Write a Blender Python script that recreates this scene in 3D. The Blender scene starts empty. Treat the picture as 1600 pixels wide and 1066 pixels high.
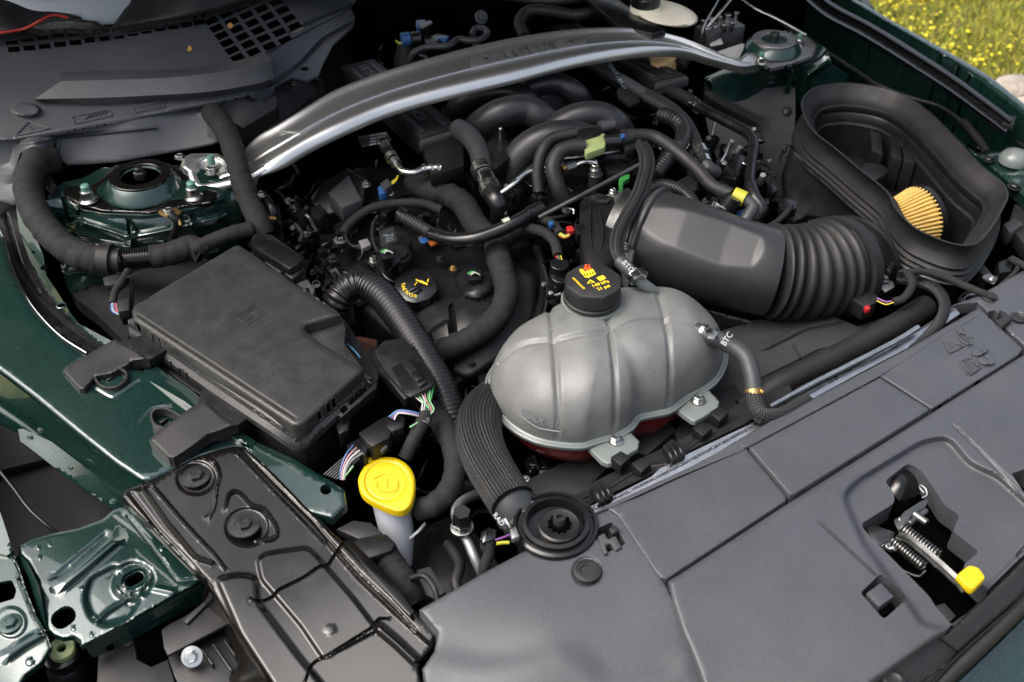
import bpy, bmesh, math, random
import numpy as np
from mathutils import Vector, Matrix, geometry
random.seed(7); rng = np.random.default_rng(7)
scene = bpy.context.scene
rad = math.radians

# ------------------------------------------------------------------ camera
F_PX, PITCH, YAW, DIST = 1650.0, rad(40), rad(37.5), 1.75
# world: X = across the car, Y = towards the windscreen, Z up; z = 0 at the radiator cover
FWD_H = Vector((math.sin(YAW), math.cos(YAW), 0)); RGT = Vector((math.cos(YAW), -math.sin(YAW), 0))
FWD = FWD_H * math.cos(PITCH) + Vector((0, 0, -math.sin(PITCH)))
UP = FWD_H * math.sin(PITCH) + Vector((0, 0, math.cos(PITCH)))
CAM = -FWD * DIST
cd = bpy.data.cameras.new("camera"); cam = bpy.data.objects.new("camera", cd); scene.collection.objects.link(cam)
cam.matrix_world = Matrix.Translation(CAM) @ Matrix((RGT, UP, -FWD)).transposed().to_4x4()
cd.sensor_width = 36; cd.lens = 36 * F_PX / 1600; cd.clip_start = .05; cd.clip_end = 500
cd.dof.use_dof = True; cd.dof.focus_distance = 1.75; cd.dof.aperture_fstop = 4.8
scene.camera = cam

# ------------------------------------------------------------------ daylight (bright overcast)
w = bpy.data.worlds.new("World"); scene.world = w; w.use_nodes = True
nt = w.node_tree; bg = nt.nodes["Background"]
sky = nt.nodes.new("ShaderNodeTexSky"); sky.sky_type = 'NISHITA'; sky.sun_disc = False
SUN_EL, SUN_AZ = rad(58), rad(296)
sky.sun_elevation = SUN_EL; sky.sun_rotation = SUN_AZ; sky.air_density = 1.0; sky.dust_density = 8; sky.ozone_density = 1.0
hs = nt.nodes.new("ShaderNodeHueSaturation"); hs.inputs["Saturation"].default_value = .62
nt.links.new(sky.outputs[0], hs.inputs["Color"]); nt.links.new(hs.outputs[0], bg.inputs[0])
bg.inputs[1].default_value = .15
sl = bpy.data.lights.new("sun", 'SUN'); sl.energy = 1.0; sl.angle = rad(60); sl.color = (1, .985, .96)
so = bpy.data.objects.new("sun", sl); scene.collection.objects.link(so)
sd = Vector((math.sin(SUN_AZ) * math.cos(SUN_EL), math.cos(SUN_AZ) * math.cos(SUN_EL), math.sin(SUN_EL)))
so.rotation_euler = (-sd).to_track_quat('-Z', 'Y').to_euler()
scene.view_settings.view_transform = 'Standard'; scene.view_settings.look = 'None'
scene.view_settings.exposure = 1.3; scene.view_settings.gamma = 1

# ------------------------------------------------------------------ photo point + height -> world point
def ray(px, py): return FWD + RGT * ((px - 800) / F_PX) + UP * ((533 - py) / F_PX)
def P(px, py, z=0.0):
    d = ray(px, py); t = (z - CAM.z) / d.z
    return CAM + d * t
def mpp(v): return (v - CAM).dot(FWD) / F_PX          # metres per photo pixel at that point
Z = Vector((0, 0, 1))
CR = np.array(RGT); CU = np.array(UP); CF = np.array(FWD); CC = np.array(CAM)
def Pn(xy, z):                                        # vectorised
    xy = np.asarray(xy, float); z = np.broadcast_to(np.asarray(z, float), (len(xy),))
    d = CF + np.outer((xy[:, 0] - 800) / F_PX, CR) + np.outer((533 - xy[:, 1]) / F_PX, CU)
    return CC + d * ((z - CC[2]) / d[:, 2])[:, None]

# ------------------------------------------------------------------ objects, things, parts
WM = {}
def link(o, mw, parent=None):
    scene.collection.objects.link(o)
    WM[o.name] = mw
    if parent is not None:
        o.parent = parent; o.matrix_parent_inverse = WM[parent.name].inverted()
    o.matrix_basis = mw
    return o
def finish(name, me, mat, parent=None, sharp=34, smooth=True):
    n = len(me.vertices)
    co = np.empty(n * 3); me.vertices.foreach_get("co", co); co = co.reshape(-1, 3)
    c = (co.max(0) + co.min(0)) / 2; me.vertices.foreach_set("co", (co - c).ravel())
    if smooth:
        bm = bmesh.new(); bm.from_mesh(me)
        bmesh.ops.recalc_face_normals(bm, faces=bm.faces) if name.startswith("~") else None
        lim = rad(sharp)
        for f in bm.faces: f.smooth = True
        for e in bm.edges:
            if len(e.link_faces) == 2: e.smooth = e.calc_face_angle(0) < lim
        bm.to_mesh(me); bm.free()
    me.update()
    me.materials.append(mat)
    o = bpy.data.objects.new(name, me)
    return link(o, Matrix.Translation(Vector(c)), parent)
def thing(name, label, cat, at, group=None):
    o = bpy.data.objects.new(name, None); o.empty_display_size = .02
    link(o, Matrix.Translation(P(*at)))
    return tag(o, label, cat, group)
def tag(o, label, cat, group=None, kind=None):
    if label: o["label"] = label
    if cat: o["category"] = cat
    if group: o["group"] = group
    if kind: o["kind"] = kind
    return o
def from_bm(name, bm, mat, parent=None, sharp=34):
    bmesh.ops.recalc_face_normals(bm, faces=bm.faces)
    me = bpy.data.meshes.new(name); bm.to_mesh(me); bm.free()
    return finish(name, me, mat, parent, sharp)
def from_np(name, v, f, mat, parent=None, sharp=34, recalc=False):
    me = bpy.data.meshes.new(name); me.from_pydata([tuple(a) for a in v], [], [tuple(int(i) for i in a) for a in f]); me.update()
    if recalc:
        bm = bmesh.new(); bm.from_mesh(me); bmesh.ops.recalc_face_normals(bm, faces=bm.faces); bm.to_mesh(me); bm.free()
    return finish(name, me, mat, parent, sharp)

# ------------------------------------------------------------------ 2-D helpers
def smooth_line(pts, step=4.0, closed=False):
    """Catmull-Rom through pts (any dimension), resampled about every step."""
    p = np.asarray(pts, float); n = len(p)
    if n < 3 and not closed:
        k = max(1, int(np.linalg.norm((p[1] - p[0])[:2]) / step)); t = np.linspace(0, 1, k + 1)[:, None]
        return p[0] * (1 - t) + p[1] * t
    out = []
    segs = n if closed else n - 1
    for i in range(segs):
        if closed: a, b, c, d = p[(i - 1) % n], p[i], p[(i + 1) % n], p[(i + 2) % n]
        else:
            b, c = p[i], p[i + 1]; a = p[i - 1] if i else 2 * b - c; d = p[i + 2] if i + 2 < n else 2 * c - b
        k = max(2, int(np.linalg.norm((c - b)[:2]) / step))
        t = np.arange(k)[:, None] / k
        out.append(.5 * (2 * b + (c - a) * t + (2 * a - 5 * b + 4 * c - d) * t ** 2 + (3 * b - a - 3 * c + d) * t ** 3))
    r = np.vstack(out)
    return r if closed else np.vstack([r, p[-1]])
def densify(pts, step, closed=True):
    p = np.asarray(pts, float); out = []
    n = len(p); m = n if closed else n - 1
    for i in range(m):
        a, b = p[i], p[(i + 1) % n]; k = max(1, int(round(np.linalg.norm(b - a) / step)))
        out.append(a + (b - a) * (np.arange(k) / k)[:, None])
    if not closed: out.append(p[-1:])
    return np.vstack(out)
def round_poly(pts, r, seg=4):
    """corners of a polygon rounded by r"""
    p = [np.asarray(q[:2], float) for q in pts]; n = len(p); out = []
    for i in range(n):
        a, b, c = p[i - 1], p[i], p[(i + 1) % n]
        la, lc = np.linalg.norm(a - b), np.linalg.norm(c - b)
        rr = min(r, la * .45, lc * .45)
        s, e = b + (a - b) / la * rr, b + (c - b) / lc * rr
        for t in np.linspace(0, 1, seg + 1): out.append((1 - t) ** 2 * s + 2 * t * (1 - t) * b + t * t * e)
    return np.array(out)
def circle(cx, cy, rx, ry=None, rot=0, n=24):
    ry = rx if ry is None else ry; t = np.linspace(0, 2 * math.pi, n, endpoint=False)
    x, y = rx * np.cos(t), ry * np.sin(t); c, s = math.cos(rot), math.sin(rot)
    return np.stack([cx + x * c - y * s, cy + x * s + y * c], 1)
def slot(cx, cy, length, width, ang, n=8):
    a = rad(ang); u = np.array((math.cos(a), math.sin(a))); v = np.array((-u[1], u[0])); c = np.array((cx, cy)); out = []
    h = max(0, length / 2 - width / 2)
    for s in (1, -1):
        for t in np.linspace(-math.pi / 2, math.pi / 2, n): out.append(c + s * u * h + s * width / 2 * (math.cos(t) * u + math.sin(t) * v))
    return np.array(out)
def inside(pt, poly):
    x, y = pt[:, 0], pt[:, 1]; r = np.zeros(len(pt), bool); q = np.roll(poly, 1, 0)
    for (x1, y1), (x2, y2) in zip(poly, q):
        if y1 == y2: continue
        c = ((y1 > y) != (y2 > y)) & (x < (x2 - x1) * (y - y1) / (y2 - y1) + x1); r ^= c
    return r
def dist_line(pt, line, closed=False):
    a = np.asarray(line, float)[:, :2]; b = np.roll(a, -1, 0)
    if not closed: a, b = a[:-1], b[:-1]
    best = np.full(len(pt), 1e9)
    for s, e in zip(a, b):
        d = e - s; L = max(1e-9, d @ d); t = np.clip(((pt - s) @ d) / L, 0, 1)
        best = np.minimum(best, np.hypot(*(pt - s - t[:, None] * d).T))
    return best
def tps(ctrl):
    c = np.asarray(ctrl, float)
    if len(c) == 1: return lambda q: np.full(len(q), c[0, 2])
    X = c[:, :2] / 200.0
    def U(r): return np.where(r > 1e-9, r * r * np.log(np.maximum(r, 1e-9)), 0)
    n = len(c); K = U(np.linalg.norm(X[:, None] - X[None], axis=2)) + 1e-6 * np.eye(n)
    Q = np.hstack([np.ones((n, 1)), X]); A = np.block([[K, Q], [Q.T, np.zeros((3, 3))]])
    s = np.linalg.lstsq(A, np.concatenate([c[:, 2], [0, 0, 0]]), rcond=None)[0]
    def f(q):
        q = np.asarray(q)[:, :2] / 200.0; r = np.linalg.norm(q[:, None] - X[None], axis=2)
        return U(r) @ s[:n] + s[n] + q @ s[n + 1:]
    return f
def sstep(t): t = np.clip(t, 0, 1); return t * t * (3 - 2 * t)

def smooth_emb(emb):
    out = []
    for e in emb:
        if e[0] in ('ridge', 'tube') and len(e[1]) > 2 and not (len(e) > 4 and e[4]): e = (e[0], smooth_line(round_open(e[1], 9), 4)) + tuple(e[2:])
        elif e[0] == 'plateau' and len(e[1]) < 18: e = (e[0], round_poly(e[1], max(4, e[3]))) + tuple(e[2:])
        out.append(e)
    return out
def round_open(pts, r):
    p = [np.asarray(q[:2], float) for q in pts]; out = [p[0]]
    for a, b, c in zip(p, p[1:], p[2:]):
        la, lc = np.linalg.norm(a - b), np.linalg.norm(c - b); s, e = b + (a - b) / la * min(r, la * .4), b + (c - b) / lc * min(r, lc * .4); out += [s, .25 * s + .5 * b + .25 * e, e]
    return np.array(out + [p[-1]])
# embossing: ('ridge', pts, half_width, height[, closed]) | ('plateau', poly, height, blend) | ('dome', x, y, r, h) | ('lin', pts, width, height) one-sided
def relief(q, emb):
    dz = np.zeros(len(q))
    for e in emb:
        if e[0] == 'ridge': d = dist_line(q, e[1], len(e) > 4 and e[4]); dz += e[3] * sstep(1 - d / e[2])
        elif e[0] == 'tube': d = dist_line(q, e[1], len(e) > 4 and e[4]); dz += e[3] * np.clip(1 - (d / e[2]) ** 2, 0, 1) ** 1.15
        elif e[0] == 'plateau':
            pl = np.asarray(e[1], float); d = dist_line(q, pl, True); s = np.where(inside(q, pl), 1, -1) * d; dz += e[2] * sstep(s / e[3] + .5)
        elif e[0] == 'dome': d = np.hypot(q[:, 0] - e[1], q[:, 1] - e[2]); dz += e[4] * np.sqrt(np.clip(1 - (d / e[3]) ** 2, 0, 1))
    return dz
def feature_points(emb, step):
    out = []
    for e in emb:
        if e[0] in ('ridge', 'tube'):
            cl = len(e) > 4 and e[4]; w = e[2]; st = max(1.6, min(step, w * .7)); l = densify(np.asarray(e[1])[:, :2], st, cl); offs = (-1.5, -1.12, -.9, -.6, -.3, 0, .3, .6, .9, 1.12, 1.5)
        elif e[0] == 'plateau': cl = True; w = e[3]; l = densify(e[1], min(step, max(2., w * .8)), True); offs = (-.8, -.52, -.3, -.1, .1, .3, .52, .8)
        elif e[0] == 'dome':
            for k in range(1, 5): out.append(circle(e[1], e[2], e[3] * k / 4.0, n=6 + 4 * k))
            out.append(np.array([[e[1], e[2]]])); continue
        t = np.roll(l, -1, 0) - np.roll(l, 1, 0)
        if not cl: t[0] = l[1] - l[0]; t[-1] = l[-1] - l[-2]
        t /= np.maximum(1e-9, np.linalg.norm(t, axis=1))[:, None]; nn = np.stack([-t[:, 1], t[:, 0]], 1)
        for o in offs: out.append(l + nn * (o * w))
    return np.vstack(out) if out else np.zeros((0, 2))
def sheet(name, outline, ctrl, mat, parent=None, step=8, emb=(), holes=(), thick=.004, roll=None, edge_step=None, hole_depth=None, sharp=40, vert=None):
    """sheet metal or moulding: outline traced at its real height (ctrl = x, y, z points), embossed, with real holes and a skirt"""
    es = edge_step or min(step, 6); emb = smooth_emb(emb)
    out = densify(outline, es); hl = [densify(h, max(1.5, min(es, 4))) for h in holes]
    f0 = tps(ctrl) if not callable(ctrl) else ctrl
    lo, hi = out.min(0), out.max(0)
    gx, gy = np.meshgrid(np.arange(lo[0], hi[0], step), np.arange(lo[1], hi[1], step)); gx = gx + (np.arange(gx.shape[0]) % 2)[:, None] * step / 2
    g = np.stack([gx.ravel(), gy.ravel()], 1)
    fp = feature_points(emb, step)
    if len(fp):
        for e in emb:
            if e[0] in ('ridge', 'tube'): g = g[dist_line(g, e[1], len(e) > 4 and e[4]) > e[2] * 1.5 + step * .3]
            elif e[0] == 'plateau': g = g[dist_line(g, e[1], True) > e[3] * .8 + step * .3]
        key = np.round(fp / 1.2).astype(int); _, ix = np.unique(key, axis=0, return_index=True); fp = fp[np.sort(ix)]
    pts = [g.reshape(-1, 2), fp]
    if roll:
        t = np.roll(out, -1, 0) - np.roll(out, 1, 0); t /= np.maximum(1e-9, np.linalg.norm(t, axis=1))[:, None]; nn = np.stack([-t[:, 1], t[:, 0]], 1)
        sgn = 1 if inside((out[:1] + nn[:1] * .5), out)[0] else -1
        for k in (.3, .65, 1.): pts.append(out + nn * sgn * roll[0] * k)
    q = np.vstack(pts); q = q[inside(q, out)]; q = q[dist_line(q, out, True) > .5]
    for h in hl: q = q[~inside(q, h)]; q = q[dist_line(q, h, True) > .5]
    rings = [out] + hl; V = np.vstack(rings + [q]); E = []; o = 0
    for r in rings: n = len(r); E += [(o + i, o + (i + 1) % n) for i in range(n)]; o += n
    res = geometry.delaunay_2d_cdt([Vector(v) for v in V], E, [], 0, 1e-4)
    V2 = np.array([tuple(v) for v in res[0]]); T = np.array([f for f in res[2] if len(f) == 3])
    c = V2[T].mean(1); keep = inside(c, out)
    for h in hl: keep &= ~inside(c, h)
    T = T[keep]
    z = f0(V2) + relief(V2, emb)
    if roll: z = z - roll[1] * (1 - np.clip(dist_line(V2, out, True) / roll[0], 0, 1)) ** 2
    W = Pn(V2, z)
    # orientation: up
    a, b, cc = W[T[:, 0]], W[T[:, 1]], W[T[:, 2]]; nz = np.cross(b - a, cc - a) @ (-CF)
    T[nz < 0] = T[nz < 0][:, ::-1]
    used = np.unique(T); mp = -np.ones(len(W), int); mp[used] = np.arange(len(used)); W = W[used]; T = mp[T]
    faces = [tuple(t) for t in T]
    if thick > 0:
        cnt = {}
        for t in T:
            for i in range(3): e = (t[i], t[(i + 1) % 3]); cnt[e] = cnt.get(e, 0) + 1
        be = [e for e in cnt if (e[1], e[0]) not in cnt]
        bv = sorted({i for e in be for i in e}); lo_ = {v: len(W) + k for k, v in enumerate(bv)}
        W = np.vstack([W, W[bv] - np.array([0, 0, thick])])
        faces += [(b_, a_, lo_[a_], lo_[b_]) for a_, b_ in be]
    o = from_np(name, W, faces, mat, parent, sharp); SF[o.name] = f0; return o
SF = {}

def strip(name, pts, height, thick, mat, parent=None, closed=False, bevel=True):
    """upright wall following a traced line: its top edge at the given heights"""
    s = smooth_line(np.array(pts, float), 4, closed); c = Pn(s[:, :2], s[:, 2])
    T = (np.roll(c, -1, 0) - np.roll(c, 1, 0)) if closed else np.gradient(c, axis=0); T[:, 2] = 0; T /= np.maximum(1e-9, np.linalg.norm(T, axis=1))[:, None]; O = np.cross(T, (0, 0, 1.)) * thick / 2; b = thick * .25
    up = np.array([0, 0, 1.])
    rows = [c - O - up * height, c - O - up * b, c - O * .5, c + O * .5, c + O - up * b, c + O - up * height]
    return loft(name, [[tuple(p) for p in r] for r in rows], mat, parent, close_v=closed, close_u=True, sharp=40)
# ------------------------------------------------------------------ 3-D builders
def frames(c):
    t = np.gradient(c, axis=0); t /= np.maximum(1e-12, np.linalg.norm(t, axis=1))[:, None]
    n = np.cross(t[0], (0, 0, 1.)); n = np.array((1., 0, 0)) if np.linalg.norm(n) < 1e-3 else n / np.linalg.norm(n)
    N = []
    for i in range(len(c)):
        n = n - t[i] * (n @ t[i]); n /= np.linalg.norm(n); N.append(n.copy())
    N = np.array(N); return t, N, np.cross(t, N)
def tube(name, pts, r, mat, parent=None, kind='smooth', seg=14, period=5.0, step=4.0, straight=False, flat=1.0, amp=.13, world=False, seed=0):
    """pts: (px, py, z[, r]) traced; r: photo pixels"""
    a = np.array([tuple(p) + ((r,) if len(p) == 3 else ()) for p in pts], float)
    if kind == 'corr': step = period / 4
    elif kind == 'tape': step = 3
    elif kind == 'bellows': step = period / 10
    s = densify(a, step, False) if straight else smooth_line(a, step)
    if kind in ('corr', 'bellows'):                          # even spacing along the hose
        L = np.concatenate([[0], np.cumsum(np.linalg.norm(np.diff(s[:, :2], axis=0), axis=1))]); u = np.arange(0, L[-1], step)
        s = np.stack([np.interp(u, L, s[:, k]) for k in range(s.shape[1])], 1)
    c = Pn(s[:, :2], s[:, 2]); rm = s[:, 3] * ((c - CC) @ CF) / F_PX
    n = len(c)
    if kind == 'corr': k = np.arange(n) % 4; rm = rm * np.where((k == 0) | (k == 1), 1, 1 - amp)
    if kind == 'bellows': k = (np.arange(n) * step / period) % 1; rm = rm * (1 - amp * np.clip(1.25 * (np.abs(k - .5) * 2) ** 2.2, 0, 1))
    t, N, B = frames(c); th = np.linspace(0, 2 * math.pi, seg, endpoint=False)
    R = np.repeat(rm[:, None], seg, 1)
    if kind == 'tape':
        r_ = np.random.default_rng(seed + n); ph = (np.arange(n)[:, None] * step / period + th[None] / (2 * math.pi)) % 1
        i_ = np.arange(n)[:, None] * step; wr = sum(np.sin(i_ * f_ + th[None] * k_ + r_.random() * 6.28) for f_, k_ in ((.21, 1), (.37, -2), (.55, 3), (.13, 2), (.8, -1))) / 5
        R = R * (.97 + .085 * ph + .06 * wr + .03 * (r_.random((n, seg)) - .5))
    if kind == 'braid': R = R * (1 - .05 * np.abs(np.cos(th * max(3, seg // 8))) ** 6 + .02 * np.cos(th * 3 + 1))[None]
    v = c[:, None] + (N[:, None] * np.cos(th)[None, :, None] + B[:, None] * np.sin(th)[None, :, None] * flat) * R[:, :, None]
    V = v.reshape(-1, 3); Fc = []
    for i in range(n - 1):
        for j in range(seg): k = (j + 1) % seg; Fc.append((i * seg + j, i * seg + k, (i + 1) * seg + k, (i + 1) * seg + j))
    Fc.append(tuple(range(seg))[::-1]); Fc.append(tuple((n - 1) * seg + j for j in range(seg)))
    me = bpy.data.meshes.new(name); me.from_pydata(V.tolist(), [], Fc); me.update()
    uv = me.uv_layers.new(name="UVMap"); Lw = np.concatenate([[0], np.cumsum(np.linalg.norm(np.diff(c, axis=0), axis=1))])
    U_ = []; Rm = float(rm.mean())
    for i in range(n - 1):
        for j in range(seg):
            a0, a1 = j / seg * 6.283 * Rm, (j + 1) / seg * 6.283 * Rm
            U_ += [Lw[i], a0, Lw[i], a1, Lw[i + 1], a1, Lw[i + 1], a0]
    U_ += [0, 0] * (2 * seg); uv.data.foreach_set("uv", U_)
    o = finish(name, me, mat, parent, 60 if kind in ('corr', 'tape') else 40)
    return o
def basis(axis):
    a = Vector(axis).normalized(); x = a.cross(Vector((.3, .9, .1))).normalized(); return Matrix((x, a.cross(x), a)).transposed()
def lathe(name, c, prof, mat, parent=None, axis=(0, 0, 1), seg=32, wob=None, sharp=34):
    """prof: (radius m, height m); c world point; wob(theta, k) multiplies the radius"""
    Mx = basis(axis); c = Vector(c); V = []; Fc = []
    for k, (r, h) in enumerate(prof):
        for j in range(seg):
            th = 2 * math.pi * j / seg; rr = r * (wob(th, k) if wob else 1)
            V.append(c + Mx @ Vector((rr * math.cos(th), rr * math.sin(th), h)))
    for k in range(len(prof) - 1):
        for j in range(seg): m = (j + 1) % seg; Fc.append((k * seg + j, k * seg + m, (k + 1) * seg + m, (k + 1) * seg + j))
    if prof[0][0] > 0 and prof[0][0] != prof[-1][0] or prof[0][1] != prof[-1][1]:
        Fc.append(tuple(range(seg))[::-1]); Fc.append(tuple((len(prof) - 1) * seg + j for j in range(seg)))
    return from_np(name, V, Fc, mat, parent, sharp, recalc=True)
def ring(name, c, r0, r1, h, mat, parent=None, axis=(0, 0, 1), seg=40, b=.0012):
    """flat ring with bevelled edges: r0 inner, r1 outer"""
    pr = [(r0, -h), (r0, -b), (r0 + b, 0), (r1 - b, 0), (r1, -b), (r1, -h), (r0, -h)]
    Mx = basis(axis); V = []; Fc = []
    for r, hh in pr[:-1]:
        for j in range(seg): th = 2 * math.pi * j / seg; V.append(Vector(c) + Mx @ Vector((r * math.cos(th), r * math.sin(th), hh)))
    m = len(pr) - 1
    for k in range(m):
        for j in range(seg): q = (j + 1) % seg; k2 = (k + 1) % m; Fc.append((k * seg + j, k * seg + q, k2 * seg + q, k2 * seg + j))
    return from_np(name, V, Fc, mat, parent, recalc=True)
def bevel_all(bm, w, seg=2, ang=30):
    ed = [e for e in bm.edges if len(e.link_faces) == 2 and e.calc_face_angle(0) > rad(ang)]
    if w > 0: bmesh.ops.bevel(bm, geom=ed, offset=w, offset_type='OFFSET', segments=seg, profile=.5, affect='EDGES', clamp_overlap=True)
def plate(name, pts, z, thick, mat, parent=None, bevel=.0015, taper=0.0, sharp=34, down=None):
    """solid from a traced top outline: pts (px, py) or (px, py, z); taper shrinks (+) or widens (-) the foot"""
    top = [P(p[0], p[1], p[2] if len(p) > 2 else z) for p in pts]; c = sum(top, Vector()) / len(top)
    dn = Vector(down) * thick if down else Vector((0, 0, -thick))
    bot = [c + (q - c) * (1 - taper) + dn for q in top]
    bm = bmesh.new(); a = [bm.verts.new(q) for q in top]; b = [bm.verts.new(q) for q in bot]
    bm.faces.new(a); bm.faces.new(b[::-1]); n = len(a)
    for i in range(n): bm.faces.new((a[i], b[i], b[(i + 1) % n], a[(i + 1) % n]))
    bmesh.ops.recalc_face_normals(bm, faces=bm.faces); bevel_all(bm, bevel)
    return from_bm(name, bm, mat, parent, sharp)
def box(name, c, size, mat, parent=None, x=None, up=(0, 0, 1), bevel=.0015):
    """size in metres along x (direction of its first side), y, z; c = centre"""
    x = Vector(x) if x is not None else Vector((1, 0, 0)); u = Vector(up).normalized(); x = (x - u * x.dot(u)).normalized(); y = u.cross(x)
    bm = bmesh.new(); bmesh.ops.create_cube(bm, size=1)
    bm.transform(Matrix.Translation(Vector(c)) @ Matrix((x * size[0], y * size[1], u * size[2])).transposed().to_4x4())
    bevel_all(bm, bevel); return from_bm(name, bm, mat, parent)
def pbox(name, px, py, z, l, wd, h, ang, mat, parent=None, bevel=.0015, tilt=(0, 0, 1)):
    """box with its top centred on photo point at height z; l, wd in photo px; ang = image angle of its length (deg, down = +)"""
    c = P(px, py, z); s = mpp(c); a = rad(ang); x = P(px + 10 * math.cos(a), py + 10 * math.sin(a), z) - c
    k = x.length / 10 / s; return box(name, c - Vector(tilt).normalized() * h / 2, (l * s * k, wd * s, h), mat, parent, x, tilt, bevel)
def pdir(px, py, qx, qy, z, z2=None): return (P(qx, qy, z if z2 is None else z2) - P(px, py, z)).normalized()
def cylinder(name, c, axis, r, h, mat, parent=None, seg=24, b=.001):
    return lathe(name, c, [(max(r - b, 1e-4), -h / 2), (r, -h / 2 + b), (r, h / 2 - b), (max(r - b, 1e-4), h / 2)], mat, parent, axis, seg)
def bolt(px, py, z, r, mat, parent, axis=(0, 0, 1), washer=1.55, name='bolt', head=.55, wmat=None, point=False):
    """hex flange bolt: r = radius of the hex in photo px; part of its parent, washer a sub-part"""
    c = P(px, py, z); s = mpp(c) * r; a = Vector(axis).normalized()
    b = lathe(name, c, [(s * 1.02, 0), (s * 1.02, s * head), (s * .9, s * (head + .12)), (s * .62, s * (head + .14)), (s * .55, s * (head + .04))], mat, parent, a, 6, sharp=20)
    lathe('washer', c, [(s * washer, -s * .12), (s * washer, s * .02), (s * washer * .97, s * .1), (s * 1.05, s * .16)], wmat or mat, b, a, 28)
    return b
def text(s, px, py, z, dx, dy, h, mat, parent, name='lettering', normal=(0, 0, 1), ext=.0004, align='CENTER', z2=None, flip=False, squash=1.0, spacing=1.0):
    cu = bpy.data.curves.new(name, 'FONT'); cu.body = s; cu.align_x = align; cu.align_y = 'CENTER'; cu.extrude = ext; cu.space_character = spacing; cu.resolution_u = 3
    c = P(px, py, z); k = mpp(c) * h; x = (P(px + dx, py + dy, z if z2 is None else z2) - c); n = Vector(normal).normalized(); x = (x - n * x.dot(n)).normalized(); y = n.cross(x)
    o = bpy.data.objects.new(name, cu); me = bpy.data.meshes.new_from_object(o); bpy.data.objects.remove(o)
    me.transform(Matrix.Translation(c) @ Matrix((x * k * squash * 1.35, y * k * 1.35, n)).transposed().to_4x4())
    return finish(name, me, mat, parent, smooth=False)
def loft(name, rows, mat, parent=None, close_u=False, close_v=False, sharp=34, cap=False):
    """rows: list of equal-length lists of world points"""
    R = len(rows); C_ = len(rows[0]); V = [tuple(p) for r in rows for p in r]; Fc = []
    for i in range(R if close_u else R - 1):
        for j in range(C_ if close_v else C_ - 1):
            i2, j2 = (i + 1) % R, (j + 1) % C_; Fc.append((i * C_ + j, i2 * C_ + j, i2 * C_ + j2, i * C_ + j2))
    if cap: Fc.append(tuple(range(C_))); Fc.append(tuple((R - 1) * C_ + j for j in range(C_))[::-1])
    return from_np(name, V, Fc, mat, parent, sharp, recalc=True)
def wires(parent, start, end, z, cols, spread=2.2, r=.9, mid=None, name='wire'):
    for i, cname in enumerate(cols):
        o = (i - (len(cols) - 1) / 2) * spread; pts = [(start[0] + o, start[1], z)]
        if mid: pts.append((mid[0] + o * 1.2 + random.uniform(-1, 1), mid[1] + random.uniform(-1, 1), z + .004))
        pts.append((end[0] + o * .6, end[1] + o * .3, z)); tube(name, pts, r, M[cname], parent, seg=6, step=3)
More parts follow.
